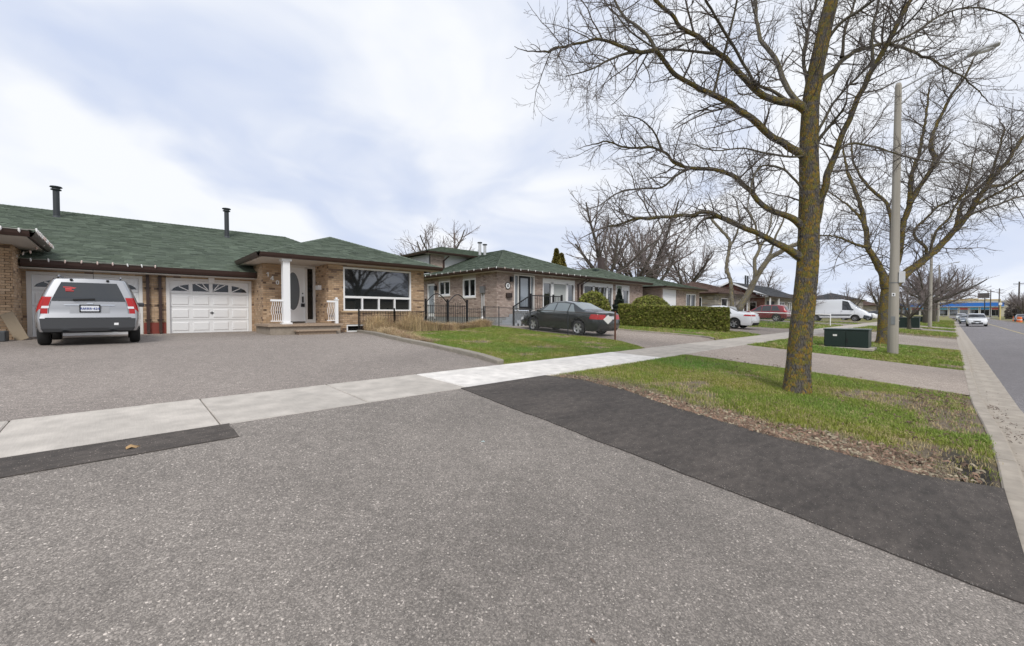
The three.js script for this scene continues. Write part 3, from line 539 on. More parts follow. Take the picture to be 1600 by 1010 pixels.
const leanTree = [
  [0.267, 0.146, [[-0.22,-0.17,-0.2],[-0.35,0.9,-0.39],[-0.33,2.36,-0.51],[-0.26,3.34,-0.59],[-0.33,4.23,-0.85],[-0.17,4.74,-0.91],[0.17,5.99,-0.86],[0.38,6.62,-0.94],[0.22,7.31,-1.41],[0.08,7.96,-1.89],[-0.01,8.63,-2.35]]],
  [0.146, 0.073, [[0.17,5.99,-0.86],[0.3,6.52,-0.63],[0.27,6.98,-0.4],[0.13,7.94,-0.14],[-0.43,9.05,-0.15]]],
  [0.437, 0.218, [[-0.29,-0.17,-0.27],[0.0,1.29,-0.02],[0.31,2.16,0.32],[0.53,2.88,0.6],[0.75,3.69,0.91],[0.95,4.36,1.23],[1.15,5.01,1.59],[1.54,5.42,2.16],[1.96,5.87,2.78],[2.49,6.16,3.54]]],
  [0.243, 0.097, [[0.7,3.5,0.84],[0.72,4.28,0.78],[0.84,5.02,0.74],[1.27,5.86,0.91],[1.36,6.68,0.7],[1.54,7.8,0.5],[1.5,8.86,0.05]]],
  [0.17, 0.073, [[1.06,4.82,1.45],[1.28,5.68,1.72],[1.31,6.6,1.95],[1.38,7.5,2.33],[1.3,8.59,2.66]]],
  [0.146, 0.073, [[1.27,5.86,0.91],[1.76,6.67,1.15],[2.45,7.72,1.3],[3.13,8.93,1.2]]],
];
class TB {                                             // smooth tapered tubes, joined
  constructor() { this.p = []; this.n = []; this.u = []; this.i = []; }
  tube(pts, rad, sides, o = {}) {
    const base = this.p.length / 3, t = new THREE.Vector3(), s = new THREE.Vector3(), q = new THREE.Vector3(); let len = 0; const N = pts.length;
    const d0 = new THREE.Vector3().subVectors(pts[1], pts[0]).normalize(); s.set(1, 0, 0); if (Math.abs(d0.x) > 0.8) s.set(0, 0, 1);
    const wraps = o.wraps ?? Math.max(1, Math.round(rad(0) * 6.283 / 0.8));
    for (let i = 0; i < N; i++) {
      t.subVectors(pts[Math.min(i + 1, N - 1)], pts[Math.max(i - 1, 0)]).normalize();
      s.addScaledVector(t, -s.dot(t)).normalize(); q.crossVectors(t, s); if (i) len += pts[i].distanceTo(pts[i - 1]);
      const r0 = rad(i / (N - 1));
      for (let k = 0; k <= sides; k++) {
        const a = k / sides * 6.28318, c = Math.cos(a), e = Math.sin(a), r = o.disp ? r0 * o.disp(a, len, i / (N - 1)) : r0;
        const nx = s.x * c + q.x * e, ny = s.y * c + q.y * e, nz = s.z * c + q.z * e;
        this.p.push(pts[i].x + nx * r, pts[i].y + ny * r, pts[i].z + nz * r); this.n.push(nx, ny, nz); this.u.push(k / sides * wraps, len / 1.6);
      }
    }
    for (let i = 0; i + 1 < N; i++) for (let k = 0; k < sides; k++) { const a = base + i * (sides + 1) + k, b = a + 1, c = a + sides + 1, d = c + 1; this.i.push(a, b, d, a, d, c); }
  }
  geo(recompute) {
    const g = new THREE.BufferGeometry();
    g.setAttribute('position', new THREE.Float32BufferAttribute(this.p, 3)); g.setAttribute('normal', new THREE.Float32BufferAttribute(this.n, 3)); g.setAttribute('uv', new THREE.Float32BufferAttribute(this.u, 2)); g.setIndex(this.i);
    if (recompute) g.computeVertexNormals(); g.userData.local = true; return g;
  }
}
const barkLichen = std([1, 1, 1], 0.95, { map: TX.barkLichen, bumpMap: TX.barkBump, bumpScale: 0.03 });
const barkMoss = std([1, 1, 1], 0.95, { map: TX.barkMoss, bumpMap: TX.barkBump, bumpScale: 0.012 });
const twigMat = std([0.12, 0.102, 0.09], 0.9), twigFar = std([0.19, 0.158, 0.15], 0.95), barkFar = std([0.10, 0.088, 0.072], 0.95, { bumpMap: TX.barkBump, bumpScale: 0.015 });
const rot = (d, ang, R) => { const a = new THREE.Vector3(R() - 0.5, R() - 0.5, R() - 0.5).cross(d).normalize(); return d.clone().applyAxisAngle(a, ang); };
// a branch that wanders, tapers and throws out its own branches
function grow(big, fine, p, dir, len, r, lvl, R, c) {
  const step = Math.max(len / c.seg[lvl], 0.02), pts = [p.clone()], d = dir.clone(), dirs = [d.clone()];
  const n = c.seg[lvl];
  for (let i = 0; i < n; i++) {
    d.x += (R() - 0.5) * c.wig[lvl]; d.y += (R() - 0.5) * c.wig[lvl] + c.up[lvl] * (i > n * 0.4 ? 1.4 : 0.4); d.z += (R() - 0.5) * c.wig[lvl]; d.normalize();
    p = p.clone().addScaledVector(d, step * (0.8 + 0.4 * R())); pts.push(p); dirs.push(d.clone());
  }
  const tip = Math.max(c.tip, r * 0.32), out = lvl <= c.bigTo ? big : fine;
  out.tube(pts, (t) => lerp(r, tip, t), r > 0.07 ? 10 : r > 0.025 ? 6 : r > 0.008 ? 4 : 3);
  if (lvl >= c.max) return;
  const kids = Math.max(1, Math.round(len * c.dens[lvl] * (0.8 + 0.4 * R())));
  for (let k = 0; k < kids; k++) {
    const t = k === 0 ? 0.97 : c.from[lvl] + (0.98 - c.from[lvl]) * (k - R() * 0.9) / kids, i = Math.min(n, Math.max(0, Math.floor(t * n)));
    const rr = lerp(r, tip, t) * (0.45 + 0.3 * R());
    grow(big, fine, pts[i].clone(), rot(dirs[i], c.ang[lvl] * (0.7 + 0.6 * R()), R), Math.max(c.min, len * c.rat[lvl] * (0.55 + 0.7 * R()) * (1 - 0.4 * t)), Math.max(c.tip, rr), lvl + 1, R, c);
  }
}
const twigCfg = { seg: [7, 6, 5, 4], wig: [0.5, 0.55, 0.6, 0.6], up: [0.035, 0.04, 0.06, 0.05], dens: [7.5, 10, 13, 0], from: [0.12, 0.1, 0.1, 0], ang: [0.8, 0.85, 0.8, 0.8], rat: [0.5, 0.5, 0.5, 0.4], min: 0.05, tip: 0.0022, bigTo: -1, max: 2 };
// a tree from drawn limbs; the twigs grow out of them
function drawnTree(t, limbs, seed, o) {
  const R = rng(seed), fine = new TB();
  limbs.forEach(([R0, R1, pts], k) => {
    const r0 = R0 * (k < o.trunks ? o.ts : o.ls), r1 = R1 * (k < o.trunks ? o.ts * 0.88 : o.ls);
    const cv = new THREE.CatmullRomCurve3(pts.map((p) => new THREE.Vector3(...p)), false, 'centripetal'), L = cv.getLength(), N = Math.max(10, Math.round(L / (k ? 0.09 : 0.04))), P = cv.getSpacedPoints(N), b = new TB();
    const isTrunk = k < o.trunks;
    const amp = Math.min(0.02, r0 * 0.3);
    for (let i = 1; i < P.length - 1 && !isTrunk; i++) { P[i].x += (vnoise(i * 0.45, k, 31) - 0.5) * amp * 2.2; P[i].y += (vnoise(i * 0.45, k, 33) - 0.5) * amp * 2.2; P[i].z += (vnoise(i * 0.45, k, 37) - 0.5) * amp * 2.2; }
    const rad = (u) => lerp(r0, r1, Math.pow(u, isTrunk ? 1.05 : 0.7));
    if (isTrunk) b.tube(P, rad, o.sides || 96, { wraps: Math.max(1, Math.round(r0 * 6.283 / 0.75)), disp: (a, l, u) => 1 + (o.flare || 0.3) * Math.exp(-Math.max(0, l - 0.25) / 0.22) * (0.75 + 0.45 * Math.sin(a * 5 + 1) * 0.5) + 0.05 * (vnoise(a * 1.6 + 9, l * 0.8, 61) - 0.5) + (o.ridge || 0.05) * (Math.abs(((fbm(Math.sin(a) * 5 + 9, Math.cos(a) * 5 + l * 0.7, 3, 67) * 9) % 1) - 0.5) * 2 - 0.5) });
    else b.tube(P, (u) => rad(u) * (1 + 0.32 * Math.exp(-u * L / (r0 * 2.2))) * (1 + 0.12 * (vnoise(u * L * 2.5, k, 71) - 0.5)), r0 > 0.06 ? 16 : 10);
    mesh(isTrunk ? 'trunk' : 'limb', b.geo(isTrunk), isTrunk || r0 > 0.058 ? (o.bark || barkLichen) : (o.limbBark || barkMoss), t);
    if (k < (o.noTwigs ?? o.trunks)) return;
    const per = o.per || 5.5;
    for (let s = isTrunk ? 0.55 * L : 0.12 * L + 0.1; s < L; s += (0.55 + 0.9 * R()) / per) {
      const u = s / L, i = Math.min(N - 1, Math.floor(u * N)), d = new THREE.Vector3().subVectors(P[i + 1], P[i]).normalize(), rr = rad(u);
      const big = R() < 0.3 ? 1.6 : 1;
      grow(fine, fine, P[i].clone(), rot(d, 0.7 + 0.6 * R(), R), (o.tw || 0.62) * big * (0.5 + 0.8 * R()) * (0.8 + 0.4 * u), Math.min(rr * 0.6, (0.006 + 0.008 * R()) * big * (o.thick || 1)), 0, R, o.cfg || twigCfg);
    }
    grow(fine, fine, P[N].clone(), new THREE.Vector3().subVectors(P[N], P[N - 1]).normalize(), (o.tw || 0.62) * 0.8, r1, 0, R, o.cfg || twigCfg);
  });
  const tw = mesh('twigs', fine.geo(), o.twig || twigMat, t); tw.userData.kind = 'stuff';
}
{
  const t = localThing('boulevard_tree', 'large bare tree with yellow lichen on its thick trunk, nearest the camera', 'tree', V(9.13, 0.3, 1.97), 0, 'street trees along the kerb');
  drawnTree(t, bigTree, 11, { trunks: 1, noTwigs: 0, flare: 0.35, ts: 0.69, ls: 0.58, ridge: 0.06, per: 12, tw: 0.62 });
  const t2 = localThing('boulevard_tree', 'bare forked tree with mossy trunk directly behind the concrete lamp post', 'tree', V(26.08, 0.31, 2.11), 0, 'street trees along the kerb');
  drawnTree(t2, forkTree, 12, { trunks: 1, ts: 0.58, ls: 0.6, flare: 0.3, ridge: 0.05, per: 8, tw: 1.3, thick: 1.5, limbBark: barkLichenDim(), cfg: { ...twigCfg, dens: [4.2, 6, 8, 0], tip: 0.0038, seg: [8, 6, 4, 3], min: 0.12, up: [0.05, 0.05, 0.05, 0.05] } });
  const t3 = localThing('leaning_tree', 'bare tree with two leaning stems behind the white sedan and hedge', 'tree', V(34.2, 0.85, 11), 0);
  drawnTree(t3, leanTree, 13, { bark: barkMoss, trunks: 0, ts: 0.65, ls: 0.65, noTwigs: 0, per: 2.2, tw: 1.5, thick: 2, limbBark: barkMoss, cfg: { ...twigCfg, dens: [3, 4, 5, 0], tip: 0.006, seg: [7, 5, 4, 3], min: 0.15 } });
}
function barkLichenDim() { return barkMoss; }
// a whole tree grown from its foot
function bareTree(t, seed, c) {
  const R = rng(seed), big = new TB(), fine = new TB(), fork = c.fork, trunk = [];
  const lean = new THREE.Vector3((R() - 0.5) * 0.12, 1, (R() - 0.5) * 0.12).normalize();
  for (let i = 0; i <= 8; i++) trunk.push(new THREE.Vector3(lean.x * fork * i / 8 + 0.06 * (vnoise(i * 0.6, seed) - 0.5), -0.15 + (fork + 0.15) * i / 8, lean.z * fork * i / 8));
  big.tube(trunk, (u) => c.r * lerp(1.15, 0.85, u) * (1 + 0.35 * Math.exp(-u * 9)), 14);
  for (let k = 0; k < c.limbs; k++) {
    const a = (k + 0.4 * R()) / c.limbs * 6.283, tilt = c.tilt * (0.45 + 0.75 * R());
    grow(big, fine, trunk[8 - (k % 3)].clone(), new THREE.Vector3(Math.cos(a) * Math.sin(tilt), Math.cos(tilt), Math.sin(a) * Math.sin(tilt)), c.len * (0.75 + 0.4 * R()), c.r * (0.5 + 0.2 * R()), 0, R, c);
  }
  mesh('trunk', big.geo(), c.bark || barkFar, t); const m = mesh('crown', fine.geo(), c.twig || twigFar, t); m.userData.kind = 'stuff';
}
const farCfg = { seg: [8, 6, 5, 4], wig: [0.32, 0.4, 0.5, 0.5], up: [0.05, 0.07, 0.07, 0.05], dens: [1.7, 2.4, 3.0, 0], from: [0.2, 0.12, 0.1, 0], ang: [0.7, 0.75, 0.7, 0.7], rat: [0.62, 0.6, 0.55, 0.5], min: 0.3, tip: 0.011, bigTo: 0, max: 3, limbs: 5, tilt: 0.75 };
const treeSpots = [
  // [x, D, scale, turn, kind, label, group]
  [50.5, 2.5, 0.62, 0.3, 0, 'small round-headed bare tree in front of the second utility box', 'street trees along the kerb'],
  [85, 2.5, 1.35, 1.7, 4, 'bare roadside tree with greenish trunk behind the second lamp post', 'street trees along the kerb'],
  [104, 2.2, 1.5, 4.0, 4, 'bare roadside tree spreading over the road before the blue plaza', 'street trees along the kerb'],
  [135, 2.6, 1.5, 2.2, 4, 'farthest bare street tree on the near side of the road', 'street trees along the kerb'],
  [52.5, 35, 1.35, 0.0, 3, 'bare tree behind the green roof, left one with a dark chimney before it', 'bare trees behind the houses'],
  [58.5, 34, 1.2, 2.4, 3, 'bare tree behind the green roofs, between two others', 'bare trees behind the houses'],
  [67, 35, 1.55, 1.1, 3, 'tallest bare tree behind the brown-roofed house', 'bare trees behind the houses'],
  [75, 33, 1.15, 5.0, 3, 'bare tree just right of the tallest one behind the brown roof', 'bare trees behind the houses'],
  [28.5, 43, 0.95, 3.1, 3, 'bare tree crown showing above the upper green roof', 'bare trees behind the houses'],
  [95, 26, 0.75, 0.8, 3, 'purplish bare tree beyond the dark-roofed gabled house', 'bare trees behind the houses'],
  [62, 12.5, 0.62, 1.9, 1, 'broad bare tree in front of the white van', 'yard trees'],
  [84, 11, 0.8, 0.5, 0, 'bare tree with upright stem right of the white van', 'yard trees'],
  [110, 10, 0.9, 2.9, 2, 'distant bare yard tree beyond the van', 'yard trees'],
  [150, 9, 1.0, 4.2, 1, 'hazy bare tree far down the street', 'yard trees'],
  [200, 6, 1.1, 0.9, 0, 'last bare tree before the plaza', 'yard trees'],
];
{
  const protos = [
    { ...farCfg, fork: 2.1, r: 0.2, len: 4.4 }, { ...farCfg, fork: 2.5, r: 0.24, len: 4.8, tilt: 0.85, limbs: 6 }, { ...farCfg, fork: 3.2, r: 0.28, len: 5.4, tilt: 0.6, limbs: 6 }, { ...farCfg, fork: 4, r: 0.34, len: 7.6, tilt: 0.62, limbs: 7, dens: [1.15, 1.7, 2.2, 0], tip: 0.012 }, { ...farCfg, fork: 2.3, r: 0.22, len: 4.6, tilt: 0.95, limbs: 7, dens: [2.3, 3.0, 3.4, 0], tip: 0.009 },
  ].map((c, k) => { const g = new THREE.Group(); bareTree(g, 70 + k * 7, c); return g; });
  for (const [x, D, s, turn, kind, label, group] of treeSpots) {
    const g = protos[kind].clone(); g.name = numbered('bare_tree'); g.position.copy(V(x, h(x, D) - 0.02, D)); g.scale.setScalar(s); g.rotation.y = turn; g.userData = { label, category: 'tree', group }; scene.add(g);
  }
  // trees over the road, mirrored in the big front window and closing the view on the right
  const over = [[20.5, -14, 1.25, 0.2, 2, 'bare tree across the road, mirrored in the large front window'], [31, -17, 1.15, 1.4, 1, 'second bare tree across the road, mirrored beside the first'],
    [178, -13.2, 1.0, 2.0, 4, 'dark bare tree on the far right beyond the road'], [205, -15.2, 1.3, 0.7, 4, 'rear bare tree on the far right beyond the road'], [190, -15.0, 1.15, 5.2, 4, 'bare tree at the right edge of the view over the road']];
  for (const [x, D, s, turn, kind, label] of over) { const g = protos[kind].clone(); g.name = numbered('bare_tree'); g.position.copy(V(x, h(x, D) - 0.02, D)); g.scale.setScalar(s); g.rotation.y = turn; g.userData = { label, category: 'tree', group: 'trees across the road' }; scene.add(g); }
}
// ================================================================ HOUSES
// a wall face: 'D' walls look at the street (a = X), 'X' walls look left (a = D)
const face = {
  D: (at) => ({ P: (a, y, out) => V(a, y, at - out), ax: new THREE.Vector3(1, 0, 0), n: new THREE.Vector3(0, 0, 1) }),
  X: (at) => ({ P: (a, y, out) => V(at - out, y, a), ax: new THREE.Vector3(0, 0, -1), n: new THREE.Vector3(-1, 0, 0) }),
  R: (at) => ({ P: (a, y, out) => V(at + out, y, a), ax: new THREE.Vector3(0, 0, -1), n: new THREE.Vector3(1, 0, 0) }),
};
const YUP = new THREE.Vector3(0, 1, 0);
function fbox(m, f, a0, a1, y0, y1, o0, o1, col) {        // box on a wall face between two stand-offs
  return m.obox(f.P((a0 + a1) / 2, (y0 + y1) / 2, (o0 + o1) / 2), f.ax.clone().multiplyScalar((a1 - a0) / 2), YUP.clone().multiplyScalar((y1 - y0) / 2), f.n.clone().multiplyScalar((o1 - o0) / 2), col);
}
const brickTones = {
  buff: [[0.50, 0.355, 0.23], [0.45, 0.31, 0.195], [0.55, 0.40, 0.27], [0.48, 0.335, 0.215], [0.42, 0.285, 0.18], [0.2, 0.135, 0.095]],
  pink: [[0.43, 0.34, 0.29], [0.40, 0.31, 0.265], [0.47, 0.38, 0.325], [0.41, 0.32, 0.275], [0.37, 0.285, 0.24], [0.28, 0.21, 0.18]],
  red: [[0.25, 0.11, 0.08], [0.21, 0.095, 0.07], [0.28, 0.13, 0.095], [0.23, 0.1, 0.075]],
  stone: [[0.33, 0.3, 0.25], [0.27, 0.25, 0.22], [0.38, 0.34, 0.27], [0.22, 0.2, 0.18], [0.3, 0.25, 0.18]],
};
const brickMat = std([1, 1, 1], 0.93, { vertexColors: true, bumpMap: tex(TX.concreteBump, 4), bumpScale: 0.002 });
function brickWall(parent, f, a0, a1, y0, y1, holes, tone, seed, o = {}) {
  const bl = o.L || 0.2, bh = o.H || 0.066, j = 0.011, R = rng(seed), m = new MB(true), tones = brickTones[tone];
  for (let y = y0, row = 0; y < y1 - 0.02; y += bh + j, row++) {
    const yt = Math.min(y + bh, y1); let cuts = [[a0, a1]];
    for (const [h0, h1, k0, k1] of holes || []) if (yt > k0 + 0.005 && y < k1 - 0.005) cuts = cuts.flatMap(([p, q]) => (h1 <= p || h0 >= q ? [[p, q]] : [[p, h0], [h1, q]].filter(([s, t]) => t - s > 0.02)));
    for (const [p, q] of cuts) {
      let a = p - ((row % 2) * 0.5 * bl + (o.ragged ? R() * bl : 0));
      while (a < q) {
        const L = bl * (o.ragged ? 0.5 + 1.2 * R() : 1), s = Math.max(a, p), e = Math.min(a + L, q); a += L + j;
        if (e - s < 0.015) continue;
        const t = tones[R() < 0.07 ? tones.length - 1 : Math.floor(R() * (tones.length - 1))], k = 0.86 + 0.28 * R(), out = 0.008 + 0.004 * R();
        m.obox(f.P((s + e) / 2, (y + yt) / 2, out / 2), f.ax.clone().multiplyScalar((e - s) / 2), YUP.clone().multiplyScalar((yt - y) / 2), f.n.clone().multiplyScalar(out / 2 + 0.004), [t[0] * k, t[1] * k, t[2] * k], 'b');
      }
    }
  }
  const b = mesh('bricks', m.geo(), brickMat, parent); b.userData.kind = 'stuff';
  // mortar bed with real openings
  const back = new MB(), ys = [...new Set([y0, y1, ...(holes || []).flatMap((q) => [q[2], q[3]])])].filter((y) => y >= y0 && y <= y1).sort((p, q) => p - q);
  for (let i = 0; i + 1 < ys.length; i++) {
    let cuts = [[a0, a1]]; const mid = (ys[i] + ys[i + 1]) / 2;
    for (const [h0, h1, k0, k1] of holes || []) if (mid > k0 && mid < k1) cuts = cuts.flatMap(([p, q]) => (h1 <= p || h0 >= q ? [[p, q]] : [[p, h0], [h1, q]].filter(([s, t]) => t - s > 0.01)));
    for (const [p, q] of cuts) fbox(back, f, p, q, ys[i], ys[i + 1], -0.16, 0);
  }
  mesh('wall', back.geo(), o.mortar || M.mortar, parent);
}
// shingles: overlapping tabs laid in courses over a sloped plane; first two points are the eave
const shingleMat = std([1, 1, 1], 0.95, { vertexColors: true, bumpMap: tex(TX.freshBump, 3), bumpScale: 0.003 });
const roofTones = { green: [[0.122, 0.153, 0.113], [0.112, 0.141, 0.104], [0.136, 0.168, 0.126], [0.117, 0.147, 0.109], [0.092, 0.116, 0.087]], brown: [[0.13, 0.08, 0.062], [0.11, 0.07, 0.055], [0.15, 0.095, 0.075]], grey: [[0.075, 0.078, 0.085], [0.06, 0.062, 0.068], [0.09, 0.093, 0.1]], tan: [[0.2, 0.12, 0.09], [0.17, 0.1, 0.08]] };
function roofPlane(m, base, pts, tone, seed, course = 0.16, tab = 0.3) {
  const R = rng(seed), o = pts[0], e = new THREE.Vector3().subVectors(pts[1], pts[0]).normalize(), n = new THREE.Vector3();
  { const w = new THREE.Vector3().subVectors(pts[2], pts[1]); n.crossVectors(e, w).normalize(); if (n.y < 0) n.negate(); }
  const u = new THREE.Vector3().crossVectors(n, e).normalize(); if (u.y < 0) u.negate();
  const q = pts.map((p) => { const d = new THREE.Vector3().subVectors(p, o); return [d.dot(e), d.dot(u)]; }), top = Math.max(...q.map((p) => p[1])), tones = roofTones[tone];
  const range = (y) => { const xs = []; for (let i = 0; i < q.length; i++) { const a = q[i], b = q[(i + 1) % q.length]; if ((a[1] <= y) !== (b[1] <= y)) xs.push(a[0] + (b[0] - a[0]) * (y - a[1]) / (b[1] - a[1])); } return xs.length > 1 ? [Math.min(...xs), Math.max(...xs)] : null; };
  const P = (x, y, z) => new THREE.Vector3().copy(o).addScaledVector(e, x).addScaledVector(u, y).addScaledVector(n, z);
  for (let y = 0, row = 0; y < top; y += course, row++) {
    const lo = range(Math.min(y + 0.002, top - 1e-3)), hi = range(Math.min(y + course, top - 1e-3)); if (!lo || !hi) continue;
    const r0 = Math.min(lo[0], hi[0]), r1 = Math.max(lo[1], hi[1]); let x = r0 - (row % 2) * tab / 2 - R() * 0.1;
    while (x < r1) {
      const w = tab * (0.75 + 0.5 * R()), yt = Math.min(y + course * 1.02, top), b0 = clamp(x, lo[0], lo[1]), b1 = clamp(x + w - 0.006, lo[0], lo[1]), t0 = clamp(x, hi[0], hi[1]), t1 = clamp(x + w - 0.006, hi[0], hi[1]); x += w;
      if (b1 - b0 < 0.01 && t1 - t0 < 0.01) continue;
      const t = tones[Math.floor(R() * tones.length)], k = 0.84 + 0.32 * R(), c = [t[0] * k, t[1] * k, t[2] * k], z = 0.022 + 0.012 * R();
      m.quad(P(b0, y, z), P(b1, y, z), P(t1, yt, 0.006), P(t0, yt, 0.006), c, [R() * 9, R() * 9]); m.quad(P(b0, y, 0), P(b1, y, 0), P(b1, y, z), P(b0, y, z), c);
    }
  }
  for (let i = 1; i + 1 < pts.length; i++) base.tri(pts[0], pts[i], pts[i + 1]);
}
function roofPart(parent, planes, tone, seed) {
  const m = new MB(true), b = new MB(); planes.forEach((p, i) => roofPlane(m, b, p, tone, seed + i * 13));
  const r = mesh('roof', b.geo(), std(roofTones[tone][1], 0.95), parent), s = mesh('shingles', m.geo(), shingleMat, r); s.userData.kind = 'stuff'; return r;
}
function ridgeCaps(parent, lines, tone, seed) {            // folded caps over hips and ridges
  const m = new MB(true), R = rng(seed);
  for (const [a, b] of lines) {
    const d = new THREE.Vector3().subVectors(b, a), L = d.length(); d.normalize(); const s = new THREE.Vector3().crossVectors(d, YUP).normalize();
    for (let t = 0; t < L; t += 0.15) { const t1 = Math.min(t + 0.17, L), c0 = roofTones[tone][Math.floor(R() * 3)], k = 0.85 + 0.4 * R(), c = [c0[0] * k, c0[1] * k, c0[2] * k], p = a.clone().addScaledVector(d, t), q = a.clone().addScaledVector(d, t1); p.y += 0.035; q.y += 0.022;
      for (const g of [-1, 1]) { const dn = new THREE.Vector3(0, -0.05, 0).addScaledVector(s, 0.12 * g); m.quad(p, q, q.clone().add(dn), p.clone().add(dn), c); } }
  }
  const o = mesh('ridge_caps', m.geo(), shingleMat, parent); o.userData.kind = 'stuff';
}
// gutter with a rolled lip in front of a fascia board
function gutter(parent, a, b, hgt = 0.15, mat = M.brown) {
  const d = new THREE.Vector3().subVectors(b, a).normalize(), s = new THREE.Vector3().crossVectors(d, YUP).normalize(), pr = [[-0.02, -hgt], [0.03, -hgt], [0.075, -hgt * 0.55], [0.09, -hgt * 0.18], [0.1, 0.0], [0.082, 0.004], [0.07, -0.03], [-0.02, -0.03]];
  const g = grid(1, pr.length, (u, v, i, j) => { const q = pr[j % pr.length]; return { p: (i ? b : a).clone().addScaledVector(s, q[0]).add(new THREE.Vector3(0, q[1], 0)) }; }).toNonIndexed(); g.computeVertexNormals();
  return mesh('gutter', g, mat, parent);
}
// window: frame with panes as sub-parts. rects are [a0, a1, y0, y1]
function windowUnit(parent, f, r, panes, o = {}) {
  const m = new MB(), w = o.w || 0.06, [a0, a1, y0, y1] = r, d0 = -0.09, d1 = o.out ?? 0.02;
  fbox(m, f, a0, a1, y0, y0 + w, d0, d1); fbox(m, f, a0, a1, y1 - w, y1, d0, d1); fbox(m, f, a0, a0 + w, y0 + w, y1 - w, d0, d1); fbox(m, f, a1 - w, a1, y0 + w, y1 - w, d0, d1);
  for (const [p, q, s, t] of o.bars || []) fbox(m, f, p, q, s, t, d0 + 0.01, d1 - 0.012);
  const fr = mesh(o.name || 'window', m.geo(), o.mat || M.white, parent);
  panes.forEach(([p, q, s, t, mt]) => { const g = new MB(); fbox(g, f, p, q, s, t, -0.075, -0.06); mesh('pane', g.geo(), mt || M.glass, fr); });
  return fr;
}
const part = (parent, name, mat, fn) => { const m = new MB(); fn(m); return mesh(name, m.geo(), mat, parent); };
const font = await new FontLoader().loadAsync('fonts/droid/droid_sans_bold.typeface.json');
function text(str, size, depth = 0.01) { const g = new TextGeometry(str, { font, size, depth, curveSegments: 3, bevelEnabled: false }); g.computeBoundingBox(); g.translate(-(g.boundingBox.max.x + g.boundingBox.min.x) / 2, 0, 0); return g; }

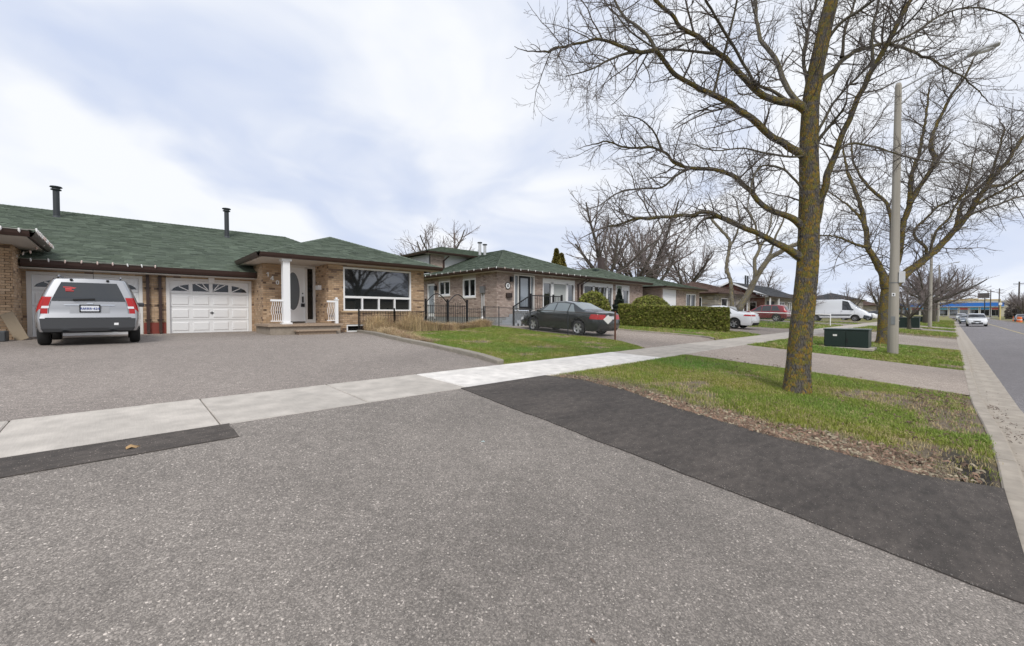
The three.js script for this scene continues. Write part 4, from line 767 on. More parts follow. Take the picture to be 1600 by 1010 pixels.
// ---------------------------------------------------------------- the pair of houses with the green roof (left)
const house = thing('semi_detached_house', 'tan brick semi-detached house with green shingle roof and white garage doors', 'house', V(0.945, 1.0, 20));
{
  const wallD = 20, F = face.D(wallD), mir = (x) => 1.89 - x;
  const doorR = [1.27, 4.0, 1.0, 3.08], doorL = [mir(4.0), mir(1.27), 1.0, 3.08];
  brickWall(house, F, -2.2, 4.1, 1.0, 3.2, [doorR, doorL], 'buff', 1);
  part(house, 'painted_base', std([0.24, 0.055, 0.04], 0.85), (m) => { fbox(m, F, 0.64, 1.26, 0.95, 1.42, 0, 0.02); });
  // garage doors: frame, sixteen panels, sunburst lights
  for (const [rect, isR] of [[doorR, true], [doorL, false]]) {
    const [a0, a1, y0, y1] = rect;
    const fr = part(house, 'garage_door', M.whiteWarm, (m) => { fbox(m, F, a0, a0 + 0.1, y0, y1, -0.06, 0.03); fbox(m, F, a1 - 0.1, a1, y0, y1, -0.06, 0.03); fbox(m, F, a0 + 0.1, a1 - 0.1, y1 - 0.09, y1, -0.06, 0.03); fbox(m, F, a0 + 0.1, a1 - 0.1, y0, y1 - 0.09, -0.14, -0.11); });
    const A = a0 + 0.1, W = (a1 - a0 - 0.2) / 4, Hh = (y1 - 0.09 - y0) / 4;
    for (let r = 0; r < 4; r++) for (let c = 0; c < 4; c++) {
      const p = A + c * W, y = y0 + r * Hh + 0.01;
      const g = new MB(), in0 = 0.05;
      fbox(g, F, p + (c ? 0 : 0.004), p + W - (c === 3 ? 0.004 : 0), y, y + Hh - 0.012, -0.11, -0.055);
      const hh = Hh - 0.012, q0 = p + in0 + 0.01, q1 = p + W - in0 - 0.01, s0 = y + 0.075, s1 = y + hh - 0.075;
      const P = (a, yy, o) => F.P(a, yy, o);
      if (r < 3) { const a = [q0, s0], b = [q1, s0], cc = [q1, s1], d = [q0, s1], k = 0.028, ring = [[a, b], [b, cc], [cc, d], [d, a]], ins = ([x, yy]) => [x + (x < (q0 + q1) / 2 ? k : -k), yy + (yy < (s0 + s1) / 2 ? k : -k)];
        for (const [s, e] of ring) { const si = ins(s), ei = ins(e); g.quad(P(...s, -0.054), P(...e, -0.054), P(...ei, -0.036), P(...si, -0.036)); }
        g.quad(P(...ins(a), -0.036), P(...ins(b), -0.036), P(...ins(cc), -0.036), P(...ins(d), -0.036)); }
      const pn = mesh('door_panel', g.geo(), M.doorWhite, fr);
      if (r === 3) {                                       // a slice of the fan light
        const cx = (a0 + a1) / 2, rx = 2 * W - 0.07, arch = (a) => 0.06 + 0.30 * Math.sqrt(Math.max(0, 1 - Math.pow((a - cx) / rx, 2))), sh = new MB(), b0 = y + 0.10, n = 10, A0 = p + 0.06, A1 = p + W - 0.06;
        for (let i = 0; i < n; i++) { const u = lerp(A0, A1, i / n), v = lerp(A0, A1, (i + 1) / n); sh.quad(P(u, b0, -0.05), P(v, b0, -0.05), P(v, b0 + arch(v) - 0.05, -0.05), P(u, b0 + arch(u) - 0.05, -0.05)); }
        mesh('pane', sh.geo(), M.glassDark, pn);
        const ray = new MB(); for (const t of (c === 1 || c === 2) ? [0.35, 0.7] : [0.5]) { const s = c < 2 ? 1 : -1, x0 = s > 0 ? A1 : A0, x1 = x0 - s * (A1 - A0) * t * 1.15; ray.bar(P(x0, b0 + 0.01, -0.046), P(clamp(x1, A0, A1), b0 + arch(x1) - 0.06, -0.046), 0.012, 0.035); }
        mesh('sunburst_bar', ray.geo(), M.doorWhite, pn);
      }
    }
    if (isR) { part(fr, 'door_handle', M.iron, (m) => { fbox(m, F, 2.6, 2.72, 1.76, 1.79, -0.05, -0.02); fbox(m, F, 2.65, 2.67, 1.72, 1.83, -0.05, -0.03); }); part(fr, 'lamp', M.white, (m) => fbox(m, F, 2.55, 2.74, 2.95, 3.14, 0.02, 0.1)); }
  }
  // downspouts with straps
  for (const x of [0.76, 1.1]) { const d = part(house, 'downspout', M.brown, (m) => { fbox(m, F, x - 0.045, x + 0.045, 1.1, 3.2, 0.03, 0.1); m.bar(F.P(x, 1.14, 0.065), F.P(x, 1.02, 0.2), 0.08, 0.06); }); for (const y of [1.5, 2.05, 2.65]) part(d, 'strap', M.brownDark, (m) => { fbox(m, F, x - 0.09, x + 0.09, y, y + 0.03, 0.02, 0.106); }); }
  part(house, 'soffit', M.soffit, (m) => { m.box(-2.2, 4.1, 3.14, 3.17, 19.42, 20); });
  // wings: mirrored left and right
  for (const side of [1, -1]) {
    const X = (x) => (side > 0 ? x : mir(x)), span = (a, b) => (X(a) < X(b) ? [X(a), X(b)] : [X(b), X(a)]);
    const box = (m, a, b, y0, y1, D0, D1) => { const [p, q] = span(a, b); m.box(p, q, y0, y1, D0, D1); };
    const bw = (at, a, b, y0, y1, holes, seed) => { const [p, q] = span(a, b); brickWall(house, face.D(at), p, q, y0, y1, holes && holes.map(([h0, h1, k0, k1]) => [...span(h0, h1), k0, k1]), 'buff', seed); };
    // number wall, door recess, return, window wall
    bw(18.5, 4.1, 4.76, 1.0, 3.72, null, 5 + side); bw(17, 6.05, 10.38, 1.0, 3.72, [[6.63, 9.71, 1.86, 3.64], [6.75, 7.75, 0.98, 1.28]], 9 + side);
    brickWall(house, side > 0 ? face.X(X(4.1)) : face.R(X(4.1)), 18.5, 19.99, 1.0, 3.72, null, 'buff', 13 + side); brickWall(house, side > 0 ? face.X(X(6.05)) : face.R(X(6.05)), 17.0, 18.5, 1.0, 3.72, null, 'buff', 17 + side);
    if (side > 0) brickWall(house, face.R(10.38), 17.0, 26, 1.0, 3.72, null, 'buff', 21);
    else part(house, 'side_wall', M.mortar, (m) => m.box(mir(10.38), mir(10.2), 1, 3.72, 17, 26));
    part(house, 'soffit', M.soffit, (m) => { box(m, 3.6, 10.95, 3.72, 3.745, 16.45, 17.02); box(m, 3.6, 6.05, 3.721, 3.746, 17.02, 18.5); box(m, 3.6, 4.1, 3.722, 3.747, 18.5, 20); });
    // porch slab, step, column
    if (side > 0) {
    const porch = part(house, 'porch_slab', std([0.36, 0.31, 0.26], 0.95, { map: tex(TX.concrete, 1), bumpMap: tex(TX.concreteBump, 1), bumpScale: 0.004 }), (m) => { box(m, 3.85, 6.3, 0.9, 1.28, 16.45, 18.5); });
    part(porch, 'slab_edge', std([0.44, 0.34, 0.26], 0.9, { map: tex(TX.concrete, 2) }), (m) => { box(m, 3.78, 6.38, 1.28, 1.36, 16.38, 18.49); });
    part(porch, 'step', std([0.44, 0.34, 0.26], 0.9, { map: tex(TX.concrete, 2) }), (m) => { box(m, 4.6, 6.12, 1.1, 1.15, 16.02, 16.4); box(m, 4.68, 6.0, 0.9, 1.1, 16.1, 16.42); });
    const col = part(house, 'porch_column', M.white, (m) => { box(m, 4.3, 4.53, 1.36, 3.72, 16.52, 16.75); });
    part(col, 'column_base', M.white, (m) => box(m, 4.25, 4.58, 1.36, 1.42, 16.47, 16.8)); part(col, 'column_cap', M.white, (m) => box(m, 4.25, 4.58, 3.64, 3.72, 16.47, 16.8));
    // railings with wavy white balusters
    for (const [r0, r1, post] of [[3.9, 4.3, 0], [5.84, 6.18, 1]]) {
      const rl = part(house, 'porch_railing', M.white, (m) => { box(m, r0, r1, 2.18, 2.25, 16.55, 16.62); });
      part(rl, 'bottom_rail', M.white, (m) => box(m, r0, r1, 1.46, 1.49, 16.56, 16.61));
      if (post) part(rl, 'post', M.white, (m) => { box(m, 6.14, 6.25, 1.36, 2.28, 16.52, 16.63); box(m, 6.12, 6.27, 2.28, 2.31, 16.5, 16.65); box(m, 6.16, 6.23, 2.31, 2.38, 16.54, 16.61); });
      for (let x = r0 + 0.04; x < r1 - 0.02; x += 0.065) { const b = new MB(); b.tube([...Array(9)].map((_, i) => V(X(x + 0.024 * Math.sin(i / 8 * 9)), 1.48 + 0.71 * i / 8, 16.585)), 0.009, 5); mesh('baluster', b.geo(), M.white, rl); }
    }
    }
    // entrance: frame, door with oval light, sidelight
    const f2 = face.D(18.5), sp = (m, a, b, y0, y1, o0, o1) => { const [p, q] = span(a, b); fbox(m, f2, p, q, y0, y1, o0, o1); };
    const dr = part(house, 'front_door', M.whiteWarm, (m) => { sp(m, 4.76, 4.84, 1.36, 3.72, -0.1, 0.04); sp(m, 5.64, 5.72, 1.36, 3.66, -0.1, 0.03); sp(m, 5.95, 6.04, 1.36, 3.72, -0.1, 0.03); sp(m, 4.84, 5.95, 3.62, 3.72, -0.1, 0.03); sp(m, 5.72, 5.95, 1.36, 1.5, -0.1, 0.02); });
    const leaf = part(dr, 'door_leaf', M.doorWhite, (m) => { sp(m, 4.84, 5.64, 1.42, 3.62, -0.08, -0.03); });
    const ov = (rx, ry, o0, o1, c) => { const n = 28, m = new MB(), cx = X(5.18), cy = 2.66; for (let i = 0; i < n; i++) { const a = i / n * 6.2832, b = (i + 1) / n * 6.2832; m.tri(f2.P(cx, cy, o1), f2.P(cx + rx * Math.cos(a), cy + ry * Math.sin(a), o1), f2.P(cx + rx * Math.cos(b), cy + ry * Math.sin(b), o1)); m.quad(f2.P(cx + rx * Math.cos(a), cy + ry * Math.sin(a), o0), f2.P(cx + rx * Math.cos(b), cy + ry * Math.sin(b), o0), f2.P(cx + rx * Math.cos(b), cy + ry * Math.sin(b), o1), f2.P(cx + rx * Math.cos(a), cy + ry * Math.sin(a), o1)); } return m.geo(); };
    mesh('oval_trim', ov(0.30, 0.84, -0.03, -0.012), M.white, leaf); mesh('oval_pane', ov(0.25, 0.77, -0.03, -0.006), phys([0.05, 0.055, 0.055], { roughness: 0.3, ior: 2, bumpMap: tex(TX.wornBump, 2), bumpScale: 0.01 }), leaf);
    part(leaf, 'door_handle', M.iron, (m) => { sp(m, 5.52, 5.57, 2.2, 2.45, -0.03, 0.03); sp(m, 5.53, 5.56, 2.55, 2.6, -0.03, 0.01); sp(m, 5.48, 5.61, 2.02, 2.16, -0.03, 0.02); });
    part(dr, 'sidelight_pane', M.glassDark, (m) => sp(m, 5.72, 5.95, 1.5, 3.6, -0.07, -0.05));
    part(house, 'mailbox', M.white, (m) => { const [p] = [X(6.05)]; m.box(p - (side > 0 ? 0.13 : 0), p + (side > 0 ? 0 : 0.13), 2.72, 2.9, 17.75, 18.1); });
    // picture window over four small lights
    const [w0, w1] = span(6.63, 9.71), xs = [0, 0.25, 0.5, 0.75, 1].map((t) => lerp(w0 + 0.06, w1 - 0.06, t)), f3 = face.D(17);
    const win = windowUnit(house, f3, [w0, w1, 1.86, 3.64], [[w0 + 0.06, w1 - 0.06, 2.47, 3.58], ...[0, 1, 2, 3].map((k) => [xs[k] + (k ? 0.03 : 0), xs[k + 1] - (k < 3 ? 0.03 : 0), 1.92, 2.38])], { bars: [[w0 + 0.06, w1 - 0.06, 2.38, 2.47], ...[1, 2, 3].map((k) => [xs[k] - 0.03, xs[k] + 0.03, 1.92, 2.38])] });
    part(win, 'sill', std([0.5, 0.36, 0.22], 0.9), (m) => fbox(m, f3, w0 - 0.12, w1 + 0.12, 1.79, 1.857, -0.05, 0.06));
    { const [b0, b1] = span(6.75, 7.75); windowUnit(house, f3, [b0, b1, 0.99, 1.28], [[b0 + 0.06, b1 - 0.06, 1.04, 1.22, M.glassDark]], { name: 'basement_window', w: 0.05 }); }
    // eaves
    const e = 3.88, yT = e, xl = X(3.54), xr = X(11.0);
    const gl = V(xl, yT, 16.4), gr2 = V(xr, yT, 16.4);
    side > 0 ? gutter(house, gl, gr2) : gutter(house, gr2, gl);
    side > 0 ? gutter(house, V(xl, yT, 20.1), gl) : gutter(house, gl, V(xl, yT, 20.1)); side > 0 ? gutter(house, gr2, V(xr, yT, 26)) : gutter(house, V(xr, yT, 26), gr2);
    const ap = V(X(7.27), 5.33, 20.13), back = V(X(7.27), 5.33, 27);
    const flip = (a) => (side > 0 ? a : [a[1], a[0], ...a.slice(2).reverse()]);
    roofPart(house, [flip([gl, gr2, ap]), flip([V(xl, yT, 27), gl, ap, back]), flip([gr2, V(xr, yT, 27), back, ap])], 'green', 31 + side * 3);
    ridgeCaps(house, [[gl, ap], [gr2, ap]], 'green', 41 + side);
  }
  // house number on the brick
  for (const [ch, x, y] of [['1', 4.25, 3.2], ['4', 4.41, 3.06], ['0', 4.6, 2.9]]) { const g = text(ch, 0.17, 0.02); g.translate(x, y, -18.47); mesh('number', g, M.white, house); }
  // main roof: long front slope between the wings, ridge and far slope
  const E = 3.39, rD = 26.5, rH = 6.15;
  gutter(house, V(-2.15, E, 19.4), V(4.05, E, 19.4), 0.2);
  const rl = mir(7.06), rr = 7.06, el = mir(11), er = 11;
  roofPart(house, [[V(-2.3, E, 19.4), V(4.19, E, 19.4), V(rr, rH, rD), V(rl, rH, rD)], [V(4.0, E + 0.01, 19.41), V(er, E, 19.4), V(rr, rH - 0.005, rD)], [V(el, E, 19.4), V(-2.1, E + 0.01, 19.41), V(rl, rH - 0.005, rD)], [V(er, E, 19.4), V(er, E, 33), V(rr, rH, rD)], [V(el, E, 33), V(el, E, 19.4), V(rl, rH, rD)], [V(er, E, 33.6), V(el, E, 33.6), V(rl, rH, rD), V(rr, rH, rD)]], 'green', 51);
  ridgeCaps(house, [[V(rl, rH, rD), V(rr, rH, rD)]], 'green', 61);
  // flues
  for (const [x, D, y0, y1] of [[-1.81, 25.4, 5.55, 6.95], [3.98, 25, 5.4, 6.98]]) {
    const fl = mesh('flue_pipe', lathe([[0.1, y0], [0.1, y1 - 0.1], [0.105, y1 - 0.1], [0.105, y1 - 0.02]], 20).translate(x, 0, -D), M.flue, house);
    mesh('flue_cap', lathe([[0, y1 + 0.05], [0.17, y1 + 0.02], [0.19, y1 - 0.02], [0.1, y1 - 0.06], [0.16, y1 - 0.1], [0.16, y1 - 0.13], [0.1, y1 - 0.15]], 20).translate(x, 0, -D), M.flue, fl);
    mesh('flashing', lathe([[0.1, y0 + 0.22], [0.2, y0 + 0.06], [0.24, y0 - 0.1]], 16).translate(x, 0, -D), M.flue, fl);
  }
  part(house, 'foundation', M.slabOld, (m) => { m.box(-8.4, 10.3, 0.3, 1.0, 20.16, 33); m.box(6.2, 10.25, 0.3, 0.99, 17.1, 20.2); });
  part(house, 'rear_wall', M.mortar, (m) => { m.box(-8, 10, 1, 3.4, 32.6, 32.9); });
}
// string lights along the left gutters
function stringLights(label, pts, spacing, seed, drop = 0.03) {
  const t = thing('string_lights', label, 'string lights', pts[0].clone(), 'holiday lights on the gutters'), R = rng(seed);
  const wire = []; for (let i = 0; i + 1 < pts.length; i++) { const L = pts[i].distanceTo(pts[i + 1]), n = Math.max(2, Math.round(L / spacing)); for (let k = 0; k < n; k++) { const p = pts[i].clone().lerp(pts[i + 1], k / n); p.y += (R() - 0.5) * drop; wire.push(p); } } wire.push(pts[pts.length - 1]);
  const m = new MB(); m.tube(wire, 0.007, 4); mesh('wire', m.geo(), std([0.35, 0.33, 0.3], 0.6), t);
  const mats = [std([0.8, 0.8, 0.78], 0.3), std([0.75, 0.72, 0.7], 0.3), std([0.7, 0.55, 0.5], 0.3)];
  const bulb = lathe([[0.0, -0.085], [0.018, -0.06], [0.024, -0.03], [0.018, 0.0], [0.018, 0.03], [0, 0.03]], 8); bulb.userData.local = true;
  wire.forEach((p, i) => { if (i % 1) return; const b = mesh('bulb', bulb, mats[Math.floor(R() * 3)], t); b.position.copy(p).sub(pts[0]); b.rotation.z = (R() - 0.5) * 0.5; });
}
stringLights('white bulbs strung along the gutter above the left garage door', [V(-2.3, 3.42, 19.28), V(0.95, 3.42, 19.28)], 0.36, 3);
stringLights('white bulbs around the corner eave at the left edge', [V(-3.6, 3.9, 16.28), V(-1.52, 3.9, 16.28), V(-1.52, 3.9, 19.9)], 0.3, 4);
stringLights('loose strand hanging between the two gutters at the left edge', [V(-1.6, 3.82, 18.6), V(-1.9, 3.62, 18.9), V(-2.2, 3.5, 19.2), V(-2.5, 3.42, 19.28)], 0.3, 5);
single('plank', (() => { const m = new MB(); m.bar(V(-2.0, 0.995, 18.06), V(-2.33, 1.76, 18.45), 0.26, 0.03, null, new THREE.Vector3(0, 0, 1)); return m.geo(); })(), std([0.3, 0.24, 0.17], 0.85), 'weathered plank leaning against the brick wall beside the left garage', 'plank', V(-2.1, 1.0, 18.2));
single('storage_tub', new RoundedBoxGeometry(0.45, 0.3, 0.5, 3, 0.04).translate(-2.45, 1.13, -17.7), std([0.06, 0.065, 0.07], 0.6), 'dark grey tub on the ground at the left edge', 'tub', V(-2.45, 0.98, 17.7));
// ---------------------------------------------------------------- second pair of houses: brown-pink brick, green hips, raised rear part
const house2 = thing('semi_detached_house', 'brown brick house with green hip roofs and raised rear part behind the dark sedan', 'house', V(22, 1.1, 20));
{
  const H = house2, F = face.D(17.3), S = face.X(15.2), e = 4.2, py = 4.05;
  const holes = [[16.5, 18.22, 1.9, 4.02], [18.95, 22.1, 2.05, 3.92], [23.08, 26.64, 1.95, 3.9], [27.04, 28.95, 1.9, 3.9]];
  brickWall(H, F, 15.2, 31.0, 1.55, py, holes, 'pink', 101, { mortar: M.mortar2 });
  const sh = [[21.75, 23.0, 2.9, py], [19.15, 20.4, 2.72, py], [23.5, 24.35, 1.4, 3.72]];
  brickWall(H, S, 17.3, 28, 1.55, py, sh, 'pink', 103, { mortar: M.mortar2 });
  part(H, 'foundation', std([0.36, 0.37, 0.38], 0.9, { map: tex(TX.concrete, 1) }), (m) => { m.box(15.21, 31, 0.8, 1.55, 17.32, 28); });
  part(H, 'soffit', M.soffit, (m) => { m.box(14.7, 31.4, py, py + 0.03, 16.75, 17.3); m.box(14.7, 15.2, py + 0.001, py + 0.031, 17.3, 28); });
  // side windows with beige panels above, side door
  for (const [a0, a1, y0] of [[21.75, 23.0, 2.9], [19.15, 20.4, 2.72]]) {
    const mid = (a0 + a1) / 2;
    const w = windowUnit(H, S, [a0, a1, y0, 3.82], [[a0 + 0.07, mid - 0.03, y0 + 0.1, 3.75, M.glassDark], [mid + 0.03, a1 - 0.07, y0 + 0.1, 3.75, M.glassDark]], { bars: [[mid - 0.03, mid + 0.03, y0 + 0.06, 3.76]], w: 0.08 });
    part(w, 'top_panel', M.soffit, (m) => fbox(m, S, a0, a1, 3.82, py, -0.08, 0.015)); part(w, 'sill', M.whiteWarm, (m) => fbox(m, S, a0 - 0.04, a1 + 0.04, y0 - 0.07, y0, -0.05, 0.05));
  }
  const sd = part(H, 'side_door', M.white, (m) => { fbox(m, S, 23.5, 23.58, 1.4, 3.72, -0.1, 0.03); fbox(m, S, 24.27, 24.35, 1.4, 3.72, -0.1, 0.03); fbox(m, S, 23.58, 24.27, 3.6, 3.72, -0.1, 0.03); fbox(m, S, 23.58, 24.27, 1.4, 1.75, -0.08, -0.03); });
  part(sd, 'pane', phys([0.3, 0.33, 0.36], { roughness: 0.2, ior: 1.8 }), (m) => fbox(m, S, 23.58, 24.27, 1.75, 3.6, -0.08, -0.04));
  part(H, 'wall_lamp', M.iron, (m) => { fbox(m, S, 23.2, 23.34, 3.25, 3.55, 0.04, 0.18); fbox(m, S, 23.24, 23.3, 3.5, 3.6, 0, 0.08); });
  const mt = part(H, 'electric_meter', M.wire, (m) => { fbox(m, S, 18.25, 18.6, 2.9, 3.3, 0.01, 0.16); }); part(mt, 'conduit', std([0.5, 0.5, 0.5], 0.5), (m) => { fbox(m, S, 18.48, 18.55, 1.2, 2.9, 0.02, 0.09); fbox(m, S, 18.32, 18.37, 1.9, 2.9, 0.02, 0.08); });
  // front entrance with dark door surround and sidelights
  const en = part(H, 'front_door', M.whiteWarm, (m) => { fbox(m, F, 16.5, 16.58, 1.9, 4.02, -0.1, 0.03); fbox(m, F, 18.14, 18.22, 1.9, 4.02, -0.1, 0.03); fbox(m, F, 16.58, 18.14, 3.94, 4.02, -0.1, 0.03); fbox(m, F, 16.84, 16.9, 1.9, 3.94, -0.1, 0.02); fbox(m, F, 17.84, 17.9, 1.9, 3.94, -0.1, 0.02); });
  const lf = part(en, 'storm_door', M.iron, (m) => { fbox(m, F, 16.9, 17.02, 1.95, 3.94, -0.06, 0.03); fbox(m, F, 17.72, 17.84, 1.95, 3.94, -0.06, 0.03); fbox(m, F, 17.02, 17.72, 3.82, 3.94, -0.06, 0.03); fbox(m, F, 17.02, 17.72, 1.95, 2.15, -0.06, 0.03); });
  part(lf, 'pane', phys([0.22, 0.25, 0.28], { roughness: 0.12, ior: 1.9 }), (m) => fbox(m, F, 17.02, 17.72, 2.15, 3.82, -0.06, -0.02));
  part(en, 'sidelight_pane', phys([0.2, 0.22, 0.24], { roughness: 0.2 }), (m) => { fbox(m, F, 16.58, 16.84, 1.95, 3.9, -0.07, -0.05); fbox(m, F, 17.9, 18.14, 1.95, 3.9, -0.07, -0.05); });
  windowUnit(H, F, [18.95, 22.1, 2.05, 3.92], [[19.02, 19.75, 2.13, 3.62], [19.98, 21.25, 2.13, 3.62, M.blind], [21.42, 22.03, 2.13, 3.62]], { w: 0.08, bars: [[19.75, 19.98, 2.1, 3.7], [21.25, 21.42, 2.1, 3.7], [18.95, 22.1, 3.62, 3.9]], out: 0.03 });
  windowUnit(H, F, [23.08, 26.64, 1.95, 3.9], [[23.15, 24.2, 2.03, 3.62, M.glassDark], [24.35, 25.85, 2.03, 3.62], [26.0, 26.56, 2.03, 3.62]], { w: 0.08, bars: [[24.2, 24.35, 2, 3.7], [25.85, 26.0, 2, 3.7], [23.08, 26.64, 3.62, 3.88]], out: 0.03 });
  windowUnit(H, F, [27.04, 28.95, 1.9, 3.9], [[27.12, 27.9, 1.98, 3.7, std([0.5, 0.5, 0.47], 0.6)], [28.1, 28.86, 1.98, 3.5]], { w: 0.08, bars: [[27.9, 28.1, 1.95, 3.8], [28.1, 28.9, 3.5, 3.8]], out: 0.03 });
  // number plaque and mailbox
  const pq = mesh('number_plaque', new THREE.CylinderGeometry(0.17, 0.17, 0.03, 24).rotateX(Math.PI / 2).translate(16.0, 3.32, -17.26), M.white, H);
  { const m = new THREE.TorusGeometry(0.18, 0.02, 6, 24).translate(16.0, 3.32, -17.25); mesh('plaque_rim', m, M.iron, pq); const g = text('6', 0.16, 0.015).translate(16.0, 3.24, -17.243); mesh('number', g, M.iron, pq); }
  mesh('mailbox', new RoundedBoxGeometry(0.42, 0.26, 0.16, 3, 0.04).translate(16.05, 2.78, -17.2), M.brownDark, H);
  part(H, 'wall_lamp', M.iron, (m) => { fbox(m, F, 16.15, 16.3, 3.55, 3.85, 0.05, 0.2); });
  // porch, steps, black railing
  const ps = part(H, 'porch_slab', std([0.36, 0.38, 0.4], 0.9, { map: tex(TX.concrete, 1) }), (m) => { m.box(16.45, 19.2, 1.0, 1.88, 15.9, 17.28); });
  for (let k = 0; k < 4; k++) part(ps, 'step', std([0.36, 0.38, 0.4], 0.9), (m) => m.box(16.05 - k * 0.28, 16.44 - k * 0.28, 1.0, 1.72 - k * 0.17, 15.95, 17.2));
  const rail = part(H, 'porch_railing', M.iron, (m) => { m.box(16.5, 19.2, 2.72, 2.77, 15.95, 16.0); m.box(16.5, 19.2, 2.02, 2.05, 15.96, 15.99); for (const x of [16.5, 18.4, 19.15]) m.box(x, x + 0.09, 1.88, 2.85, 15.93, 16.02); m.bar(V(15.2, 2.1, 15.98), V(16.5, 2.74, 15.98), 0.05, 0.05); m.box(15.2, 15.28, 1.1, 2.15, 15.94, 16.02); });
  for (let x = 16.66; x < 19.1; x += 0.14) part(rail, 'baluster', M.iron, (m) => m.box(x, x + 0.018, 2.04, 2.73, 15.965, 15.985));
  for (let x = 15.4; x < 16.45; x += 0.15) part(rail, 'baluster', M.iron, (m) => m.box(x, x + 0.018, 1.2 + (x - 15.2) * 0.45, 2.1 + (x - 15.2) * 0.49, 15.965, 15.985));
  // downspouts between the two halves
  for (const x of [22.45, 22.85]) part(H, 'downspout', M.brown, (m) => { fbox(m, F, x - 0.045, x + 0.045, 1.2, 3.7, 0.02, 0.1); m.bar(F.P(x, 3.68, 0.06), F.P(x + 0.35, 4.05, 0.5), 0.08, 0.06); });
  // roofs: two front hips and the upper rear hip
  const c0 = V(14.65, e, 16.7), c1 = V(25.25, e, 16.7), a1 = V(19.95, e + 0.39 * 5.3, 22.0);
  gutter(H, c0, V(31.5, e, 16.7)); gutter(H, V(14.65, e, 28), c0);
  roofPart(H, [[c0, c1, a1], [V(14.65, e, 28), c0, a1, V(19.95, a1.y, 28)], [c1, V(25.25, e, 28), V(19.95, a1.y, 28), a1]], 'green', 111);
  ridgeCaps(H, [[c0, a1], [c1, a1]], 'green', 117);
  const d1 = V(31.5, e, 16.7), a2 = V(28.35, e + 0.39 * 3.15, 19.85);
  roofPart(H, [[V(25.2, e, 16.7), d1, a2], [V(22.5, e + 0.2, 19.85), V(25.2, e, 16.7), a2], [d1, V(31.5, e, 28), V(28.35, a2.y, 28), a2], [V(25.2, e, 28), V(25.2, e, 16.75), a2, V(28.35, a2.y, 28)]], 'green', 121);
  ridgeCaps(H, [[d1, a2]], 'green', 125);
  const ue = 5.85, u0 = V(14.65, ue, 23.5), u1 = V(24.5, ue, 23.5), ua = V(17.8, ue + 0.93, 26.6), ub = V(21.4, ue + 0.93, 26.6);
  part(H, 'upper_wall', std([0.6, 0.6, 0.6], 0.7), (m) => { m.box(15.2, 24, 4.3, ue - 0.1, 24.05, 29.5); });
  brickWall(H, face.D(24), 15.2, 16.3, 4.3, ue - 0.1, null, 'pink', 131); part(H, 'soffit', M.soffit, (m) => m.box(14.7, 24.4, ue - 0.13, ue - 0.1, 23.55, 24.05));
  gutter(H, u0, u1, 0.15); gutter(H, V(14.65, ue, 30), u0, 0.15);
  roofPart(H, [[u0, u1, ub, ua], [V(14.65, ue, 29.8), u0, ua], [u1, V(24.5, ue, 29.8), ub], [V(24.5, ue, 29.8), V(14.65, ue, 29.8), ua, ub]], 'green', 141);
  part(H, 'downspout', M.brown, (m) => { m.bar(V(16.35, ue - 0.2, 23.5), V(16.2, ue - 0.5, 23.9), 0.07, 0.07); m.box(16.15, 16.25, 4.8, ue - 0.45, 23.88, 23.97); });
  for (const [x, D, y0, y1] of [[18.3, 22.6, 5.8, 6.72], [19.0, 22.9, 5.9, 6.7]]) { const p = mesh('flue_pipe', lathe([[0.1, y0], [0.1, y1 - 0.08]], 14).translate(x, 0, -D), std([0.55, 0.55, 0.55], 0.4, { metalness: 0.5 }), H); mesh('flue_cap', lathe([[0, y1], [0.16, y1 - 0.02], [0.17, y1 - 0.09], [0.1, y1 - 0.1]], 14).translate(x, 0, -D), M.flue, p); }
  part(H, 'roof_vent', M.green, (m) => { m.box(15.6, 15.95, 6.05, 6.2, 25.0, 25.35); m.box(27.0, 27.35, 5.05, 5.2, 19.0, 19.4); });
  part(H, 'chimney', std([0.07, 0.05, 0.045], 0.8), (m) => { m.box(29.3, 29.75, 5.2, 6.45, 20.1, 20.5); });
  stringLights('small white bulbs along the front and side eaves of the brown brick house', [V(14.55, 4.22, 23.6), V(14.55, 4.22, 16.58), V(22.4, 4.22, 16.58)], 0.62, 8);
}
